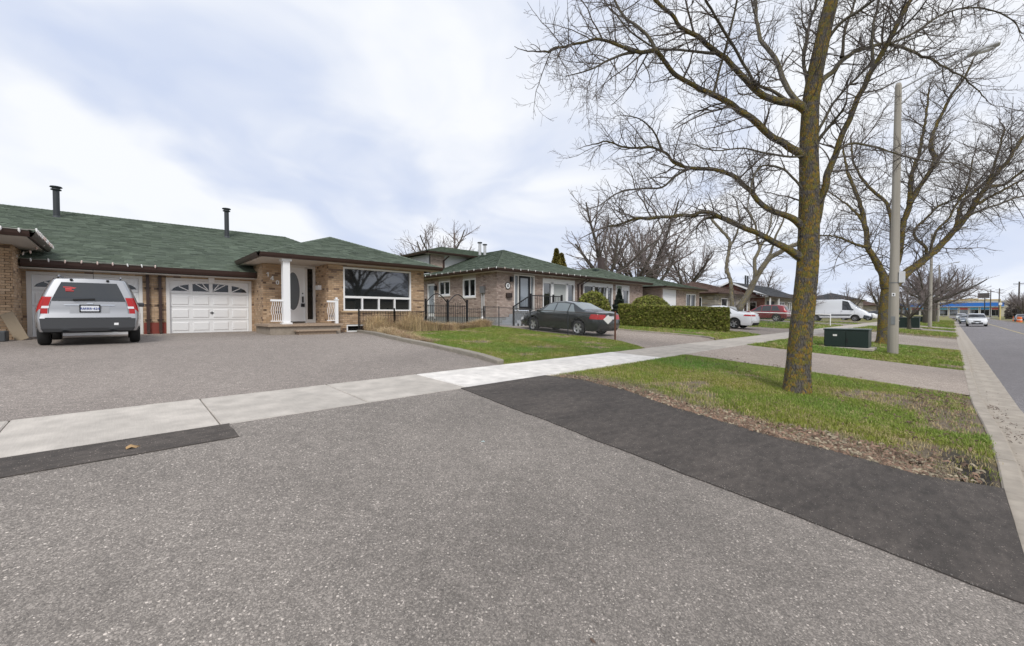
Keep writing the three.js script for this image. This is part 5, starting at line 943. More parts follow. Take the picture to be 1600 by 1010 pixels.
// ---------------------------------------------------------------- garage wing with green roof beyond
function simpleHouse(o) {
  const H = thing(o.name || 'bungalow', o.label, 'house', V((o.x0 + o.x1) / 2, o.g, o.D0)), F = face.D(o.D0), S = face.X(o.x0);
  brickWall(H, F, o.x0, o.x1, o.g - 0.1, o.e - 0.15, o.front.map((w) => w.r), o.tone, o.seed, o.brick || {});
  brickWall(H, S, o.D0, o.D1, o.g - 0.1, o.e - 0.15, (o.side || []).map((w) => w.r), o.sideTone || o.tone, o.seed + 1, o.brick || {});
  part(H, 'rear_wall', M.mortar, (m) => { m.box(o.x0 + 0.2, o.x1, o.g - 0.1, o.e - 0.15, o.D1 - 0.2, o.D1); m.box(o.x1 - 0.2, o.x1, o.g - 0.1, o.e - 0.15, o.D0 + 0.2, o.D1 - 0.2); });
  const put = (f, w) => {
    const [a0, a1, y0, y1] = w.r;
    if (w.door) { const p = part(H, w.door, w.mat || M.whiteWarm, (m) => fbox(m, f, a0, a1, y0, y1, -0.1, -0.02)); if (w.panels) { const n = w.panels; for (let k = 0; k < n; k++) part(p, 'door_panel', w.mat || M.whiteWarm, (m) => fbox(m, f, a0 + 0.06, a1 - 0.06, lerp(y0, y1, k / n) + 0.03, lerp(y0, y1, (k + 1) / n) - 0.03, -0.02, 0.005)); } return; }
    const n = w.n || 1, W = (a1 - a0) / n;
    windowUnit(H, f, w.r, [...Array(n)].map((_, k) => [a0 + k * W + 0.07, a0 + (k + 1) * W - 0.07, y0 + 0.08, y1 - 0.08, w.mat || M.glass]), { w: 0.08, bars: [...Array(n - 1)].map((_, k) => [a0 + (k + 1) * W - 0.07, a0 + (k + 1) * W + 0.07, y0 + 0.06, y1 - 0.06]) });
  };
  o.front.forEach((w) => put(F, w)); (o.side || []).forEach((w) => put(S, w));
  const ov = 0.55, x0 = o.x0 - ov, x1 = o.x1 + ov, d0 = o.D0 - ov, d1 = o.D1 + ov, e = o.e, p = o.pitch;
  part(H, 'soffit', M.soffit, (m) => { m.box(x0 + 0.03, x1 - 0.03, e - 0.15, e - 0.12, d0 + 0.03, o.D0); m.box(x0 + 0.03, o.x0, e - 0.151, e - 0.121, o.D0, d1); });
  const tr = o.trim || M.brown;
  gutter(H, V(x0, e, d0), V(x1, e, d0), 0.15, tr); if (!o.gable) gutter(H, V(x0, e, d1), V(x0, e, d0), 0.15, tr);
  const half = (d1 - d0) / 2, r = Math.min(half, (x1 - x0) / 2), rh = e + p * (o.gable ? half : r), mid = (d0 + d1) / 2;
  if (o.gable) {
    const A = V(x0, rh, mid), B = V(x1, rh, mid);
    roofPart(H, [[V(x0, e, d0), V(x1, e, d0), B, A], [V(x1, e, d1), V(x0, e, d1), A, B]], o.roof, o.seed + 5);
    part(H, 'gable_wall', M.vc && std(brickTones[o.sideTone || o.tone][1], 0.93), (m) => { m.tri(V(o.x0, e - 0.15, o.D0), V(o.x0, rh - 0.15, mid), V(o.x0, e - 0.15, o.D1)); });
    part(H, 'barge_board', M.white, (m) => { for (const [a, b] of [[V(x0, e, d0), A], [V(x0, e, d1), A]]) m.bar(a.clone().add(new THREE.Vector3(-0.01, -0.06, 0)), b.clone().add(new THREE.Vector3(-0.01, -0.06, 0)), 0.04, 0.2); });
  } else {
    const A = half <= (x1 - x0) / 2 ? V(x0 + half, rh, mid) : V((x0 + x1) / 2, rh, d0 + r), B = half <= (x1 - x0) / 2 ? V(x1 - half, rh, mid) : V((x0 + x1) / 2, rh, d1 - r);
    const wide = half <= (x1 - x0) / 2;
    roofPart(H, wide ? [[V(x0, e, d0), V(x1, e, d0), B, A], [V(x0, e, d1), V(x0, e, d0), A], [V(x1, e, d0), V(x1, e, d1), B], [V(x1, e, d1), V(x0, e, d1), A, B]] : [[V(x0, e, d0), V(x1, e, d0), A], [V(x0, e, d1), V(x0, e, d0), A, B], [V(x1, e, d0), V(x1, e, d1), B, A]], o.roof, o.seed + 5);
  }
  return H;
}
const wing = simpleHouse({ label: 'garage wing with green hip roof and white door behind the round shrub', x0: 32.1, x1: 39.4, D0: 16.2, D1: 25, g: 1.1, e: 3.95, pitch: 0.3, tone: 'pink', roof: 'green', seed: 201, front: [{ r: [32.25, 34.7, 1.1, 3.75], door: 'garage_door', mat: M.white, panels: 4 }, { r: [36.6, 38.6, 2.0, 3.5], n: 2, mat: M.glassDark }] });
const brownH = simpleHouse({ label: 'low stone-fronted bungalow with brown roof behind the white sedan', x0: 45, x1: 56, D0: 16.9, D1: 25, g: 1.0, e: 3.9, pitch: 0.34, tone: 'stone', sideTone: 'stone', roof: 'brown', seed: 211, brick: { L: 0.42, H: 0.13, ragged: true }, front: [{ r: [46.8, 48.6, 1.9, 3.4], mat: M.glassDark }, { r: [50.2, 51.2, 1.1, 3.3], door: 'front_door', mat: std([0.28, 0.26, 0.24], 0.7) }, { r: [52.5, 55.2, 1.7, 3.4], n: 2 }], side: [{ r: [18.2, 19.7, 1.1, 3.5], mat: M.glassDark }] });
const gableH = simpleHouse({ label: 'gabled red brick house with dark grey roof and white roof edge', x0: 57.5, x1: 74, D0: 15.7, D1: 23.6, g: 1.0, e: 3.85, pitch: 0.44, tone: 'stone', sideTone: 'red', roof: 'grey', gable: true, seed: 221, front: [{ r: [58.2, 61.6, 1.0, 3.3], door: 'carport_shade_panel', mat: M.black }, { r: [63, 66.2, 1.9, 3.3], n: 3 }, { r: [68, 70, 1.9, 3.3], n: 2 }], side: [{ r: [16.6, 17.8, 1.0, 3.2], n: 1 }] });  // carport front is closed by a black panel, its inner shade put in as colour
{
  const H = gableH;                                       // low wing in front of the gable, two flues
  roofPart(H, [[V(56.0, 3.85, 15.0), V(57.7, 3.85, 15.0), V(57.7, 4.95, 18.6), V(56.0, 4.95, 18.6)]], 'grey', 231);
  for (const x of [63, 63.9]) mesh('flue_pipe', lathe([[0.12, 5.0], [0.12, 7.0], [0, 7.0]], 10).translate(x, 0, -19.6), M.flue, H);
  part(H, 'porch_post', M.white, (m) => { for (const x of [58.0, 61.7]) m.box(x, x + 0.15, 1.0, 3.7, 15.2, 15.35); });
}
simpleHouse({ label: 'distant white bungalow with tan roof behind the white van', x0: 92, x1: 106, D0: 18, D1: 27, g: 1.0, e: 4.0, pitch: 0.32, tone: 'stone', roof: 'tan', seed: 241, brick: { L: 0.8, H: 0.2 }, front: [{ r: [94, 97, 1.8, 3.4], n: 3 }, { r: [100, 104, 1.1, 3.3], door: 'garage_door', mat: M.white, panels: 4 }] });
simpleHouse({ label: 'pale two-window house far down the street beyond the second utility box', x0: 120, x1: 134, D0: 15, D1: 25, g: 1.0, e: 5.0, pitch: 0.3, tone: 'stone', roof: 'grey', seed: 251, brick: { L: 0.8, H: 0.2 }, front: [{ r: [122, 125, 1.8, 3.4], n: 2 }, { r: [128, 131, 1.8, 3.4], n: 2 }] });
simpleHouse({ label: 'farthest bungalow with brown roof on the near side of the street', x0: 150, x1: 166, D0: 14, D1: 24, g: 1.0, e: 4.0, pitch: 0.35, tone: 'stone', roof: 'brown', seed: 256, brick: { L: 0.8, H: 0.2 }, front: [{ r: [153, 156, 1.8, 3.4], n: 2 }] });
// house over the road, seen only in the windows
simpleHouse({ name: 'bungalow', label: 'brick bungalow across the road, mirrored in the large front window', x0: 14, x1: 30, D0: -24, D1: -16, g: 0.4, e: 3.4, pitch: 0.35, tone: 'pink', roof: 'grey', seed: 261, brick: { L: 0.8, H: 0.2 }, front: [{ r: [16, 19, 1.2, 2.8], n: 2 }] });
// ---------------------------------------------------------------- blue plaza at the end of the street
{
  const H = thing('plaza', 'long low shopping plaza with blue fascia band at the end of the street', 'plaza', V(300, 0.15, -5)), S = face.X(300), R = rng(91);
  part(H, 'wall', std([0.5, 0.46, 0.36], 0.8), (m) => { m.box(300.15, 325, 0.1, 7.8, -19, 30); });
  const band = part(H, 'fascia_band', std([0.02, 0.16, 0.55], 0.5), (m) => { fbox(m, S, -17, 28, 5.2, 6.9, 0.05, 1.2); });
  part(band, 'band_stripe', std([0.45, 0.55, 0.65], 0.5), (m) => fbox(m, S, -17, 28, 4.95, 5.19, 0.05, 1.25));
  part(H, 'parapet', std([0.55, 0.42, 0.2], 0.7), (m) => { fbox(m, S, -16, 12, 7.8, 8.5, -0.6, -0.1); fbox(m, S, -9, -3, 8.5, 9.0, -0.6, -0.15); });
  for (let D = -16; D < 27; D += 3.4) { windowUnit(H, S, [D, D + 2.9, 0.5, 4.6], [[D + 0.1, D + 1.4, 0.6, 3.4], [D + 1.5, D + 2.8, 0.6, 3.4], [D + 0.1, D + 2.8, 3.6, 4.5, std([[0.05, 0.3, 0.6], [0.5, 0.08, 0.06], [0.1, 0.4, 0.55]][Math.floor(R() * 3)], 0.5)]], { name: 'shop_window', w: 0.1 }); }
  const sg = thing('plaza_sign', 'tall dark sign board on a post before the plaza', 'sign', V(255, 0.12, -9.4));
  part(sg, 'post', M.flue, (m) => { m.box(254.9, 255.2, 0.1, 8.6, -9.5, -9.2); }); part(sg, 'board', std([0.08, 0.07, 0.07], 0.6), (m) => { m.box(254.8, 255.3, 8.0, 10.0, -10.6, -7.4); });
}
// ================================================================ VEHICLES
const wheelKit = (() => {
  const cache = new Map();
  return (r, w, style) => {
    const k = `${r}/${w}/${style}`; if (cache.has(k)) return cache.get(k);
    const tyre = lathe([[r * 0.66, -w / 2], [r * 0.9, -w / 2], [r * 0.985, -w * 0.36], [r, -w * 0.15], [r, w * 0.15], [r * 0.985, w * 0.36], [r * 0.9, w / 2], [r * 0.66, w / 2]], 36).rotateZ(Math.PI / 2);
    const rim = [lathe([[r * 0.67, w * 0.47], [r * 0.64, w * 0.44], [r * 0.6, w * 0.1], [r * 0.6, -w * 0.4], [r * 0.67, -w * 0.46]], 30).toNonIndexed(), lathe([[0, w * 0.3], [r * 0.13, w * 0.3], [r * 0.15, w * 0.22], [r * 0.17, 0]], 16).toNonIndexed()];
    const n = style === 'steel' ? 8 : 5, m = new MB();
    for (let i = 0; i < n; i++) { const a = i / n * 6.283, d = new THREE.Vector3(Math.cos(a), 0, Math.sin(a)), t = new THREE.Vector3(-Math.sin(a), 0, Math.cos(a)), wd = r * (style === 'steel' ? 0.09 : 0.15); const P = (q, u, y) => d.clone().multiplyScalar(q).addScaledVector(t, u).add(new THREE.Vector3(0, y, 0)); m.quad(P(r * 0.1, -wd * 0.7, w * 0.29), P(r * 0.1, wd * 0.7, w * 0.29), P(r * 0.64, wd, w * 0.36), P(r * 0.64, -wd, w * 0.36)); for (const g of [-1, 1]) m.quad(P(r * 0.1, g * wd * 0.7, w * 0.29), P(r * 0.64, g * wd, w * 0.36), P(r * 0.64, g * wd, w * 0.1), P(r * 0.1, g * wd * 0.7, w * 0.1)); }
    rim.push(m.geo()); rim.forEach((g) => { for (const key of Object.keys(g.attributes)) if (!['position', 'normal', 'uv'].includes(key)) g.deleteAttribute(key); });
    const rg = mergeGeometries(rim).rotateZ(-Math.PI / 2), disc = new THREE.CylinderGeometry(r * 0.6, r * 0.6, 0.02, 20).rotateZ(Math.PI / 2);
    for (const g of [tyre, rg, disc]) g.userData.local = true;
    const out = { tyre, rim: rg, disc }; cache.set(k, out); return out;
  };
})();
const rimMat = std([0.5, 0.51, 0.53], 0.3, { metalness: 0.8 });
function vehicle(name, label, category, base, turn, o, group) {
  const t = localThing(name, label, category, base, turn, group), L = o.L, hw = o.W / 2;
  const top = (s) => pl(o.top, s), sh = (s) => pl(o.belt, s);
  const arch = (s) => { let y = o.sill; for (const a of o.axles) { const d = Math.abs(s - a), r = o.wr + 0.075; if (d < r) y = Math.max(y, o.wr + Math.sqrt(r * r - d * d) * 0.98); } return y; };
  const plan = (s) => { const r = clamp(s / o.rt), f = clamp((L - s) / o.ft); return (o.rw + (1 - o.rw) * Math.sqrt(1 - Math.pow(1 - r, 2))) * (o.fw + (1 - o.fw) * Math.sqrt(1 - Math.pow(1 - f, 2))); };
  const rear = (y) => pl(o.rear, y), front = (y) => pl(o.front, y);
  const roofW = (s) => { const k = clamp((top(s) - sh(s)) / (o.H - sh(s))); return lerp(0.9, o.roofW, sm(clamp(k))); };
  function ring(s) {
    const w = hw * plan(s), yb = arch(s), ys = sh(s), yr = Math.max(top(s), ys + 0.02), wr = w * roofW(s), mid = lerp(o.sill, ys, 0.5);
    const q = [[w * 0.93, yb], [w * 0.975, Math.max(yb + 0.02, o.sill + 0.1)], [w, Math.max(yb + 0.04, mid)], [w * 0.985, Math.max(yb + 0.06, ys - 0.1)], [w * 0.955, Math.max(yb + 0.08, ys)]];
    const p4 = q[4]; for (const k of [0.25, 0.5, 0.75]) q.push([lerp(p4[0], wr, k) + 0.012 * Math.sin(k * 3.14), lerp(p4[1], yr - 0.05 * Math.min(1, (yr - p4[1]) / 0.2), k)]);
    const e = Math.min(0.05, (yr - p4[1]) * 0.5); q.push([wr, yr - e], [wr * 0.95, yr - e * 0.35], [wr * 0.8, yr - e * 0.08], [wr * 0.45, yr + 0.008], [0, yr + 0.014]);
    return q;
  }
  const NV = 12;
  const shift = (s, y) => { let q = s; if (s < o.rr) q += rear(y) * (1 - s / o.rr); if (L - s < o.fr) q -= front(y) * (1 - (L - s) / o.fr); return q; };
  const surf = (s, v, side, off = 0) => {                  // point on the shell; v runs 0..12 from sill to the roof's middle
    const pt = (ss, vv) => { const q = ring(clamp(ss, 0, L)), i = Math.min(NV - 1, Math.max(0, Math.floor(vv))), f = vv - i, x = lerp(q[i][0], q[i + 1][0], f), y = lerp(q[i][1], q[i + 1][1], f); return new THREE.Vector3(side * x, y, L / 2 - shift(ss, y)); };
    const p = pt(s, v); if (!off) return p;
    const a = pt(s + 0.01, v).sub(pt(s - 0.01, v)), b = pt(s, Math.min(NV - 0.01, v + 0.05)).sub(pt(s, Math.max(0, v - 0.05))), n = a.cross(b).normalize(); if (n.x * side < 0 || (Math.abs(n.x) < 0.05 && n.y < 0)) n.negate();
    return p.addScaledVector(n, off);
  };
  const ss = new Set([0, L]); for (let i = 0; i <= 60; i++) ss.add(L * i / 60); for (const a of o.axles) for (let k = -10; k <= 10; k++) ss.add(a + (o.wr + 0.078) * k / 10); for (const k of [0.01, 0.03, 0.06, 0.1, 0.16]) { ss.add(k); ss.add(L - k); } for (const q of [...o.top, ...o.belt]) ss.add(q[0]);
  const S = [...ss].filter((s) => s >= 0 && s <= L).sort((a, b) => a - b);
  const shell = grid(S.length - 1, NV * 2, (u, v, i, j) => { const side = j <= NV ? 1 : -1, vv = j <= NV ? j : NV * 2 - j; return { p: surf(S[i], vv, side) }; });
  const cap = (isFront, v, tt, off = 0) => {               // end face; tt from -1 to 1 across
    const s = isFront ? L : 0, q = ring(s), i = Math.min(NV - 1, Math.floor(v)), f = v - i, x = lerp(q[i][0], q[i + 1][0], f), y = lerp(q[i][1], q[i + 1][1], f), bow = (isFront ? o.fbow : o.rbow) * (1 - tt * tt) + off;
    return new THREE.Vector3(tt * x, y, L / 2 - shift(s, y) + (isFront ? -bow : bow));
  };
  const cg = (isFront) => grid(14, 24, (u, v) => ({ p: cap(isFront, v * NV * 0.9999, u * 2 - 1) }));
  const strip = (g) => { const q = g.toNonIndexed(); q.deleteAttribute('uv'); return q; };
  const bodyGeo = mergeGeometries([strip(shell), strip(cg(false)), strip(cg(true))]); bodyGeo.userData.local = true;
  const body = mesh('body', bodyGeo, o.paint, t);
  const add = (name, g, mat, par = t) => { g.userData.local = true; return mesh(name, g, mat, par); };
  const sidePatch = (c, v0, v1, side, off, nu = 10, nv = 5) => grid(nu, nv, (u, v) => ({ p: surf(lerp(lerp(c[0], c[2], v), lerp(c[1], c[3], v), u), lerp(v0, v1, v), side, off) }));
  const capPatch = (fr, v0, v1, t0, t1, off, taper = 1) => grid(28, 18, (u, v) => ({ p: cap(fr, lerp(v0, v1, v), lerp(t0, t1, u) * lerp(1, taper, v), off) }));
  const topPatch = (s0, s1, w0, w1, off) => grid(12, 8, (u, v) => { const s = lerp(s0, s1, v), w = lerp(w0, w1, v), a = (u * 2 - 1) * w, p = surf(s, 12 - Math.abs(a) * 4, a < 0 ? -1 : 1, 0); return { p: p.add(new THREE.Vector3(0, off, 0)) }; });
  // under body and wheel wells
  { const m = new MB(); m.obox(new THREE.Vector3(0, o.sill + 0.12, 0), new THREE.Vector3(hw * 0.8, 0, 0), new THREE.Vector3(0, 0.16, 0), new THREE.Vector3(0, 0, L / 2 - 0.35)); m.obox(new THREE.Vector3(0, o.sill + 0.35, 0), new THREE.Vector3(hw * 0.68, 0, 0), new THREE.Vector3(0, 0.22, 0), new THREE.Vector3(0, 0, L / 2 - 0.3)); add('underbody', m.geo(), M.black); }
  // glass
  for (const side of [-1, 1]) for (const w of o.windows || []) add('window', sidePatch(w, 4.25, 7.75, side, 0.006), o.glass || carGlass);
  if (o.windshield) add('windshield', topPatch(...o.windshield, 0.006), o.glass || carGlass);
  if (o.rearGlass) add('rear_window', topPatch(...o.rearGlass, 0.006), o.glass || carGlass);
  if (o.tailgateGlass) { const [v0, v1, w, tp] = o.tailgateGlass; const rg = add('rear_window', capPatch(false, v0, v1, -w, w, 0.012, tp), o.glass || carGlass); if (o.sticker) { const g = capPatch(false, lerp(v0, v1, 0.48), lerp(v0, v1, 0.8), -0.6, -0.35, 0.009); const c = cap(false, lerp(v0, v1, 0.6), -0.5, 0.022), m = new MB(), red = []; o.sticker(m, c); add('sticker', m.geo(), std([0.5, 0.03, 0.03], 0.5), rg); } }
  // lights
  const lamp = (nm, fr, v0, v1, t0, t1, mat, wrap) => { for (const g of [-1, 1]) { const a = strip(capPatch(fr, v0, v1, g * t0, g * t1, 0.006)), b = strip(sidePatch(fr ? [L - wrap, L, L - wrap * 0.8, L] : [0, wrap, 0, wrap * 0.8], v0, v1, g, 0.006)); add(nm, mergeGeometries([a, b]), mat); } };
  if (o.tail) lamp('tail_light', false, ...o.tail); if (o.head) lamp('headlight', true, ...o.head);
  for (const [nm, fr, v0, v1, t0, t1, mat, off] of o.panels || []) add(nm, capPatch(fr, v0, v1, t0, t1, off || 0.006), mat);
  for (const [nm, c, v0, v1, mat] of o.trims || []) for (const g of [-1, 1]) add(nm, sidePatch(c, v0, v1, g, 0.007, 24, 3), mat);
  // wheels
  const K = wheelKit(o.wr, o.ww || 0.21, o.rim || 'alloy');
  for (const a of o.axles) for (const g of [-1, 1]) {
    const w = new THREE.Group(); w.name = 'wheel'; w.position.set(g * (hw - (o.ww || 0.21) / 2 - 0.015), o.wr, L / 2 - a); w.rotation.y = g > 0 ? 0 : Math.PI; t.add(w);
    mesh('tyre', K.tyre, M.rubber, w); mesh('rim', K.rim, o.rimMat || rimMat, w); mesh('brake_disc', K.disc, M.black, w);
  }
  // mirrors and handles
  for (const g of [-1, 1]) {
    const p = surf(o.mirror, 4.6, g); add('mirror', new RoundedBoxGeometry(0.2, 0.13, 0.11, 3, 0.04).translate(p.x + g * 0.11, p.y + 0.05, p.z), o.mirrorMat || o.paint);
    for (const s of o.handles || []) { const q = surf(s, 3.4, g, 0.012); add('door_handle', new RoundedBoxGeometry(0.03, 0.03, 0.17, 2, 0.01).translate(q.x, q.y, q.z), o.handleMat || o.paint); }
  }
  // door seams as thin dark gaps
  for (const g of [-1, 1]) for (const s of o.seams || []) { const m = new MB(); for (let k = 0; k < 8; k++) { const v0 = lerp(0.8, 4.2, k / 8), v1 = lerp(0.8, 4.2, (k + 1) / 8); m.quad(surf(s - 0.004, v0, g, 0.003), surf(s + 0.004, v0, g, 0.003), surf(s + 0.004, v1, g, 0.003), surf(s - 0.004, v1, g, 0.003)); } add('door_seam', m.geo(), M.black); }
  return { t, body, cap, surf, add, capPatch };
}
const carGlass = phys([0.02, 0.023, 0.026], { roughness: 0.04, ior: 1.75 });
const paint = (c, metal = 0.35) => phys(c, { roughness: 0.38, metalness: metal, clearcoat: 1, clearcoatRoughness: 0.05 });
const plateMat = std([0.72, 0.74, 0.78], 0.45);
function plate(car, fr, v, str, tt = 0) {
  const c = car.cap(fr, v, tt, 0.02), m = new RoundedBoxGeometry(0.34, 0.16, 0.012, 2, 0.006).translate(c.x, c.y, c.z);
  const p = car.add('licence_plate', m, plateMat), rim = new MB();
  for (const [x, y, w, hh] of [[0, 0.08, 0.18, 0.012], [0, -0.08, 0.18, 0.012], [-0.17, 0, 0.012, 0.085], [0.17, 0, 0.012, 0.085]]) rim.obox(new THREE.Vector3(c.x + x, c.y + y, c.z), new THREE.Vector3(w, 0, 0), new THREE.Vector3(0, hh, 0), new THREE.Vector3(0, 0, 0.01));
  car.add('plate_frame', rim.geo(), M.black, p);
  if (str) { const g = text(str, 0.052, 0.004); g.translate(c.x, c.y - 0.03, c.z + 0.007); car.add('plate_number', g, std([0.03, 0.06, 0.25], 0.5), p); }
}
// ---- silver SUV in the driveway, its back to the camera
{
  const grey = std([0.05, 0.052, 0.056], 0.62);
  const c = vehicle('parked_suv', 'silver SUV with grey bumper parked before the left garage door', 'car', V(-0.52, 0.972, 16.67), 0, {
    L: 4.33, W: 1.88, H: 1.66, sill: 0.34, wr: 0.345, axles: [0.82, 3.45], rr: 1.2, fr: 0.6, rt: 0.55, ft: 0.9, rw: 0.88, fw: 0.74, roofW: 0.72, rbow: 0.022, fbow: 0.12,
    top: [[0, 1.63], [0.5, 1.66], [1.6, 1.67], [2.4, 1.6], [3.15, 1.08], [3.9, 0.98], [4.33, 0.8]], belt: [[0, 1.0], [2.6, 0.98], [3.2, 0.96], [4.33, 0.76]],
    rear: [[0.3, 0.05], [0.42, 0], [0.66, 0.0], [0.72, 0.07], [0.95, 0.09], [1.15, 0.12], [1.63, 0.3]], front: [[0.3, 0.1], [0.5, 0], [0.8, 0.12], [1.2, 0.2]],
    paint: paint([0.36, 0.365, 0.38], 0.55), windows: [[0.45, 1.3, 0.7, 1.25], [1.36, 2.1, 1.3, 2.05], [2.16, 3.0, 2.12, 2.55]], windshield: [3.05, 2.45, 0.9, 0.82], tailgateGlass: [4.55, 7.7, 0.84, 0.94], glass: carGlass,
    sticker: (m, p) => { const k = (x, y, w, hh) => m.obox(new THREE.Vector3(p.x + x, p.y + y, p.z - y * 0.55), new THREE.Vector3(w, 0, 0), new THREE.Vector3(0, hh, -hh * 0.55), new THREE.Vector3(0, 0.001, 0.002)); k(0, 0.06, 0.11, 0.01); k(-0.02, 0.015, 0.055, 0.02); k(0.045, 0.035, 0.045, 0.009); k(0, -0.03, 0.07, 0.009); },
    tail: [2.3, 5.2, 0.86, 1.0, M.red, 0.12], head: [2.5, 3.8, 0.6, 0.98, M.clear, 0.3], mirror: 2.95, mirrorMat: std([0.06, 0.06, 0.065], 0.5), handles: [1.45, 2.3], seams: [1.33, 2.14, 3.05],
    panels: [['rear_bumper', false, 0, 1.95, -1, 1, grey, 0.03], ['tail_lens', false, 3.0, 3.55, 0.84, 0.99, M.clear, 0.011], ['tail_lens', false, 3.0, 3.55, -0.99, -0.84, M.clear, 0.011], ['badge', false, 4.05, 4.25, -0.07, 0.07, M.chrome, 0.02], ['trim_strip', false, 3.72, 3.95, -0.55, 0.55, M.chrome, 0.02], ['plate_recess', false, 2.3, 3.6, -0.42, 0.42, std([0.36, 0.37, 0.39], 0.4), 0.004], ['reflector', false, 1.2, 1.45, 0.52, 0.62, M.white, 0.036]],
    trims: [['side_cladding', [0, 4.33, 0, 4.33], 0, 1.0, grey]],
  });
  plate(c, false, 3.0, 'AMRR·424');
  for (const g of [-1, 1]) {
    const r = new THREE.Vector3(g * 0.56, 1.72, 0), m = new MB(); m.tube([new THREE.Vector3(r.x, 1.67, 1.55), new THREE.Vector3(r.x, 1.735, 1.3), new THREE.Vector3(r.x, 1.74, 0.3), new THREE.Vector3(r.x, 1.66, 0.0)], 0.02, 6); c.add('roof_rail', m.geo(), std([0.2, 0.2, 0.21], 0.5), c.t);
    const e = c.cap(false, 0.35, g * 0.52, 0.06); c.add('exhaust_tip', new THREE.CylinderGeometry(0.045, 0.045, 0.16, 14, 1, true).rotateX(Math.PI / 2).scale(1.4, 0.9, 1).translate(e.x, e.y - 0.02, e.z), M.chrome, c.t);
    const b = c.cap(false, 8.6, g * 0.55, 0.02); c.add('washer_cap', new THREE.SphereGeometry(0.03, 10, 8).translate(b.x, b.y, b.z), M.black, c.t);
  }
  const w0 = c.cap(false, 4.75, -0.38, 0.045), w1 = c.cap(false, 4.9, 0.12, 0.045), m = new MB(); m.bar(w0, w1, 0.02, 0.035); c.add('rear_wiper', m.geo(), M.black, c.t);
  for (const g of [-1, 1]) { const q = new MB(); for (let k = 0; k < 10; k++) { const a = lerp(2.0, 4.5, k / 10), b = lerp(2.0, 4.5, (k + 1) / 10); q.quad(c.cap(false, a, g * 0.835, 0.006), c.cap(false, a, g * 0.845, 0.006), c.cap(false, b, g * 0.845, 0.006), c.cap(false, b, g * 0.835, 0.006)); } c.add('tailgate_seam', q.geo(), M.black, c.t); }
  c.add('tailgate_seam', c.capPatch(false, 1.98, 2.03, -0.9, 0.9, 0.008), M.black, c.t);
  const an = new MB(); an.tube([new THREE.Vector3(0.05, 1.66, 1.5), new THREE.Vector3(0.05, 1.9, 1.62)], 0.005, 4); c.add('antenna', an.geo(), M.black, c.t);
}
const sedan = (o) => ({ L: 4.7, W: 1.8, H: 1.46, sill: 0.25, wr: 0.325, axles: [1.02, 3.75], rr: 0.5, fr: 0.5, rt: 0.7, ft: 0.95, rw: 0.8, fw: 0.7, roofW: 0.7, rbow: 0.1, fbow: 0.14,
  top: [[0, 1.0], [0.25, 1.06], [0.75, 1.09], [1.05, 1.2], [1.5, 1.4], [2.0, 1.46], [2.5, 1.45], [2.9, 1.37], [3.6, 1.0], [4.3, 0.87], [4.7, 0.7]], belt: [[0, 0.93], [1.2, 0.95], [2.4, 0.92], [3.5, 0.9], [4.7, 0.62]],
  rear: [[0.25, 0.1], [0.45, 0.0], [0.7, 0.02], [1.05, 0.1]], front: [[0.25, 0.08], [0.45, 0], [0.7, 0.12], [0.9, 0.25]],
  windows: [[1.2, 1.62, 1.45, 1.6], [1.68, 2.42, 1.66, 2.36], [2.48, 3.4, 2.42, 2.9]], windshield: [3.55, 2.85, 0.9, 0.85], rearGlass: [0.85, 1.55, 0.9, 0.82], tail: [2.6, 4.3, 0.52, 1.0, M.red, 0.42], head: [2.6, 4.2, 0.5, 1.0, M.clear, 0.4],
  mirror: 3.3, handles: [1.75, 2.6], seams: [1.65, 2.46, 3.5], panels: [['bumper_insert', false, 0, 1.0, -0.8, 0.8, M.black, 0.01], ['plate_recess', false, 2.4, 3.6, -0.26, 0.26, M.black, 0.004], ['grille', true, 1.2, 3.0, -0.5, 0.5, M.black, 0.006]], ...o });
{
  const c = vehicle('parked_sedan', 'dark green-black sedan parked behind the chain-link fence', 'car', V(15.15, 0.86, 12.35), -0.03, sedan({ L: 4.85, paint: paint([0.007, 0.011, 0.011], 0.1), glass: phys([0.16, 0.19, 0.2], { roughness: 0.05, ior: 1.9 }), rimMat: std([0.6, 0.61, 0.63], 0.35, { metalness: 0.6 }) }));
  c.t.rotation.x = 0.042; plate(c, false, 2.9, '');
  const w = vehicle('parked_sedan', 'white sedan parked behind the end of the clipped hedge', 'car', V(29.7, 0.82, 10.9), -0.02, sedan({ L: 4.63, W: 1.78, paint: paint([0.72, 0.73, 0.75], 0), tail: [3.0, 4.1, 0.4, 1.0, M.red, 0.5], panels: [['bumper_insert', false, 0, 1.3, -0.85, 0.85, M.black, 0.012], ['plate_recess', false, 2.2, 3.0, -0.26, 0.26, plateMat, 0.006]] }));
  w.t.rotation.x = 0.04;
}
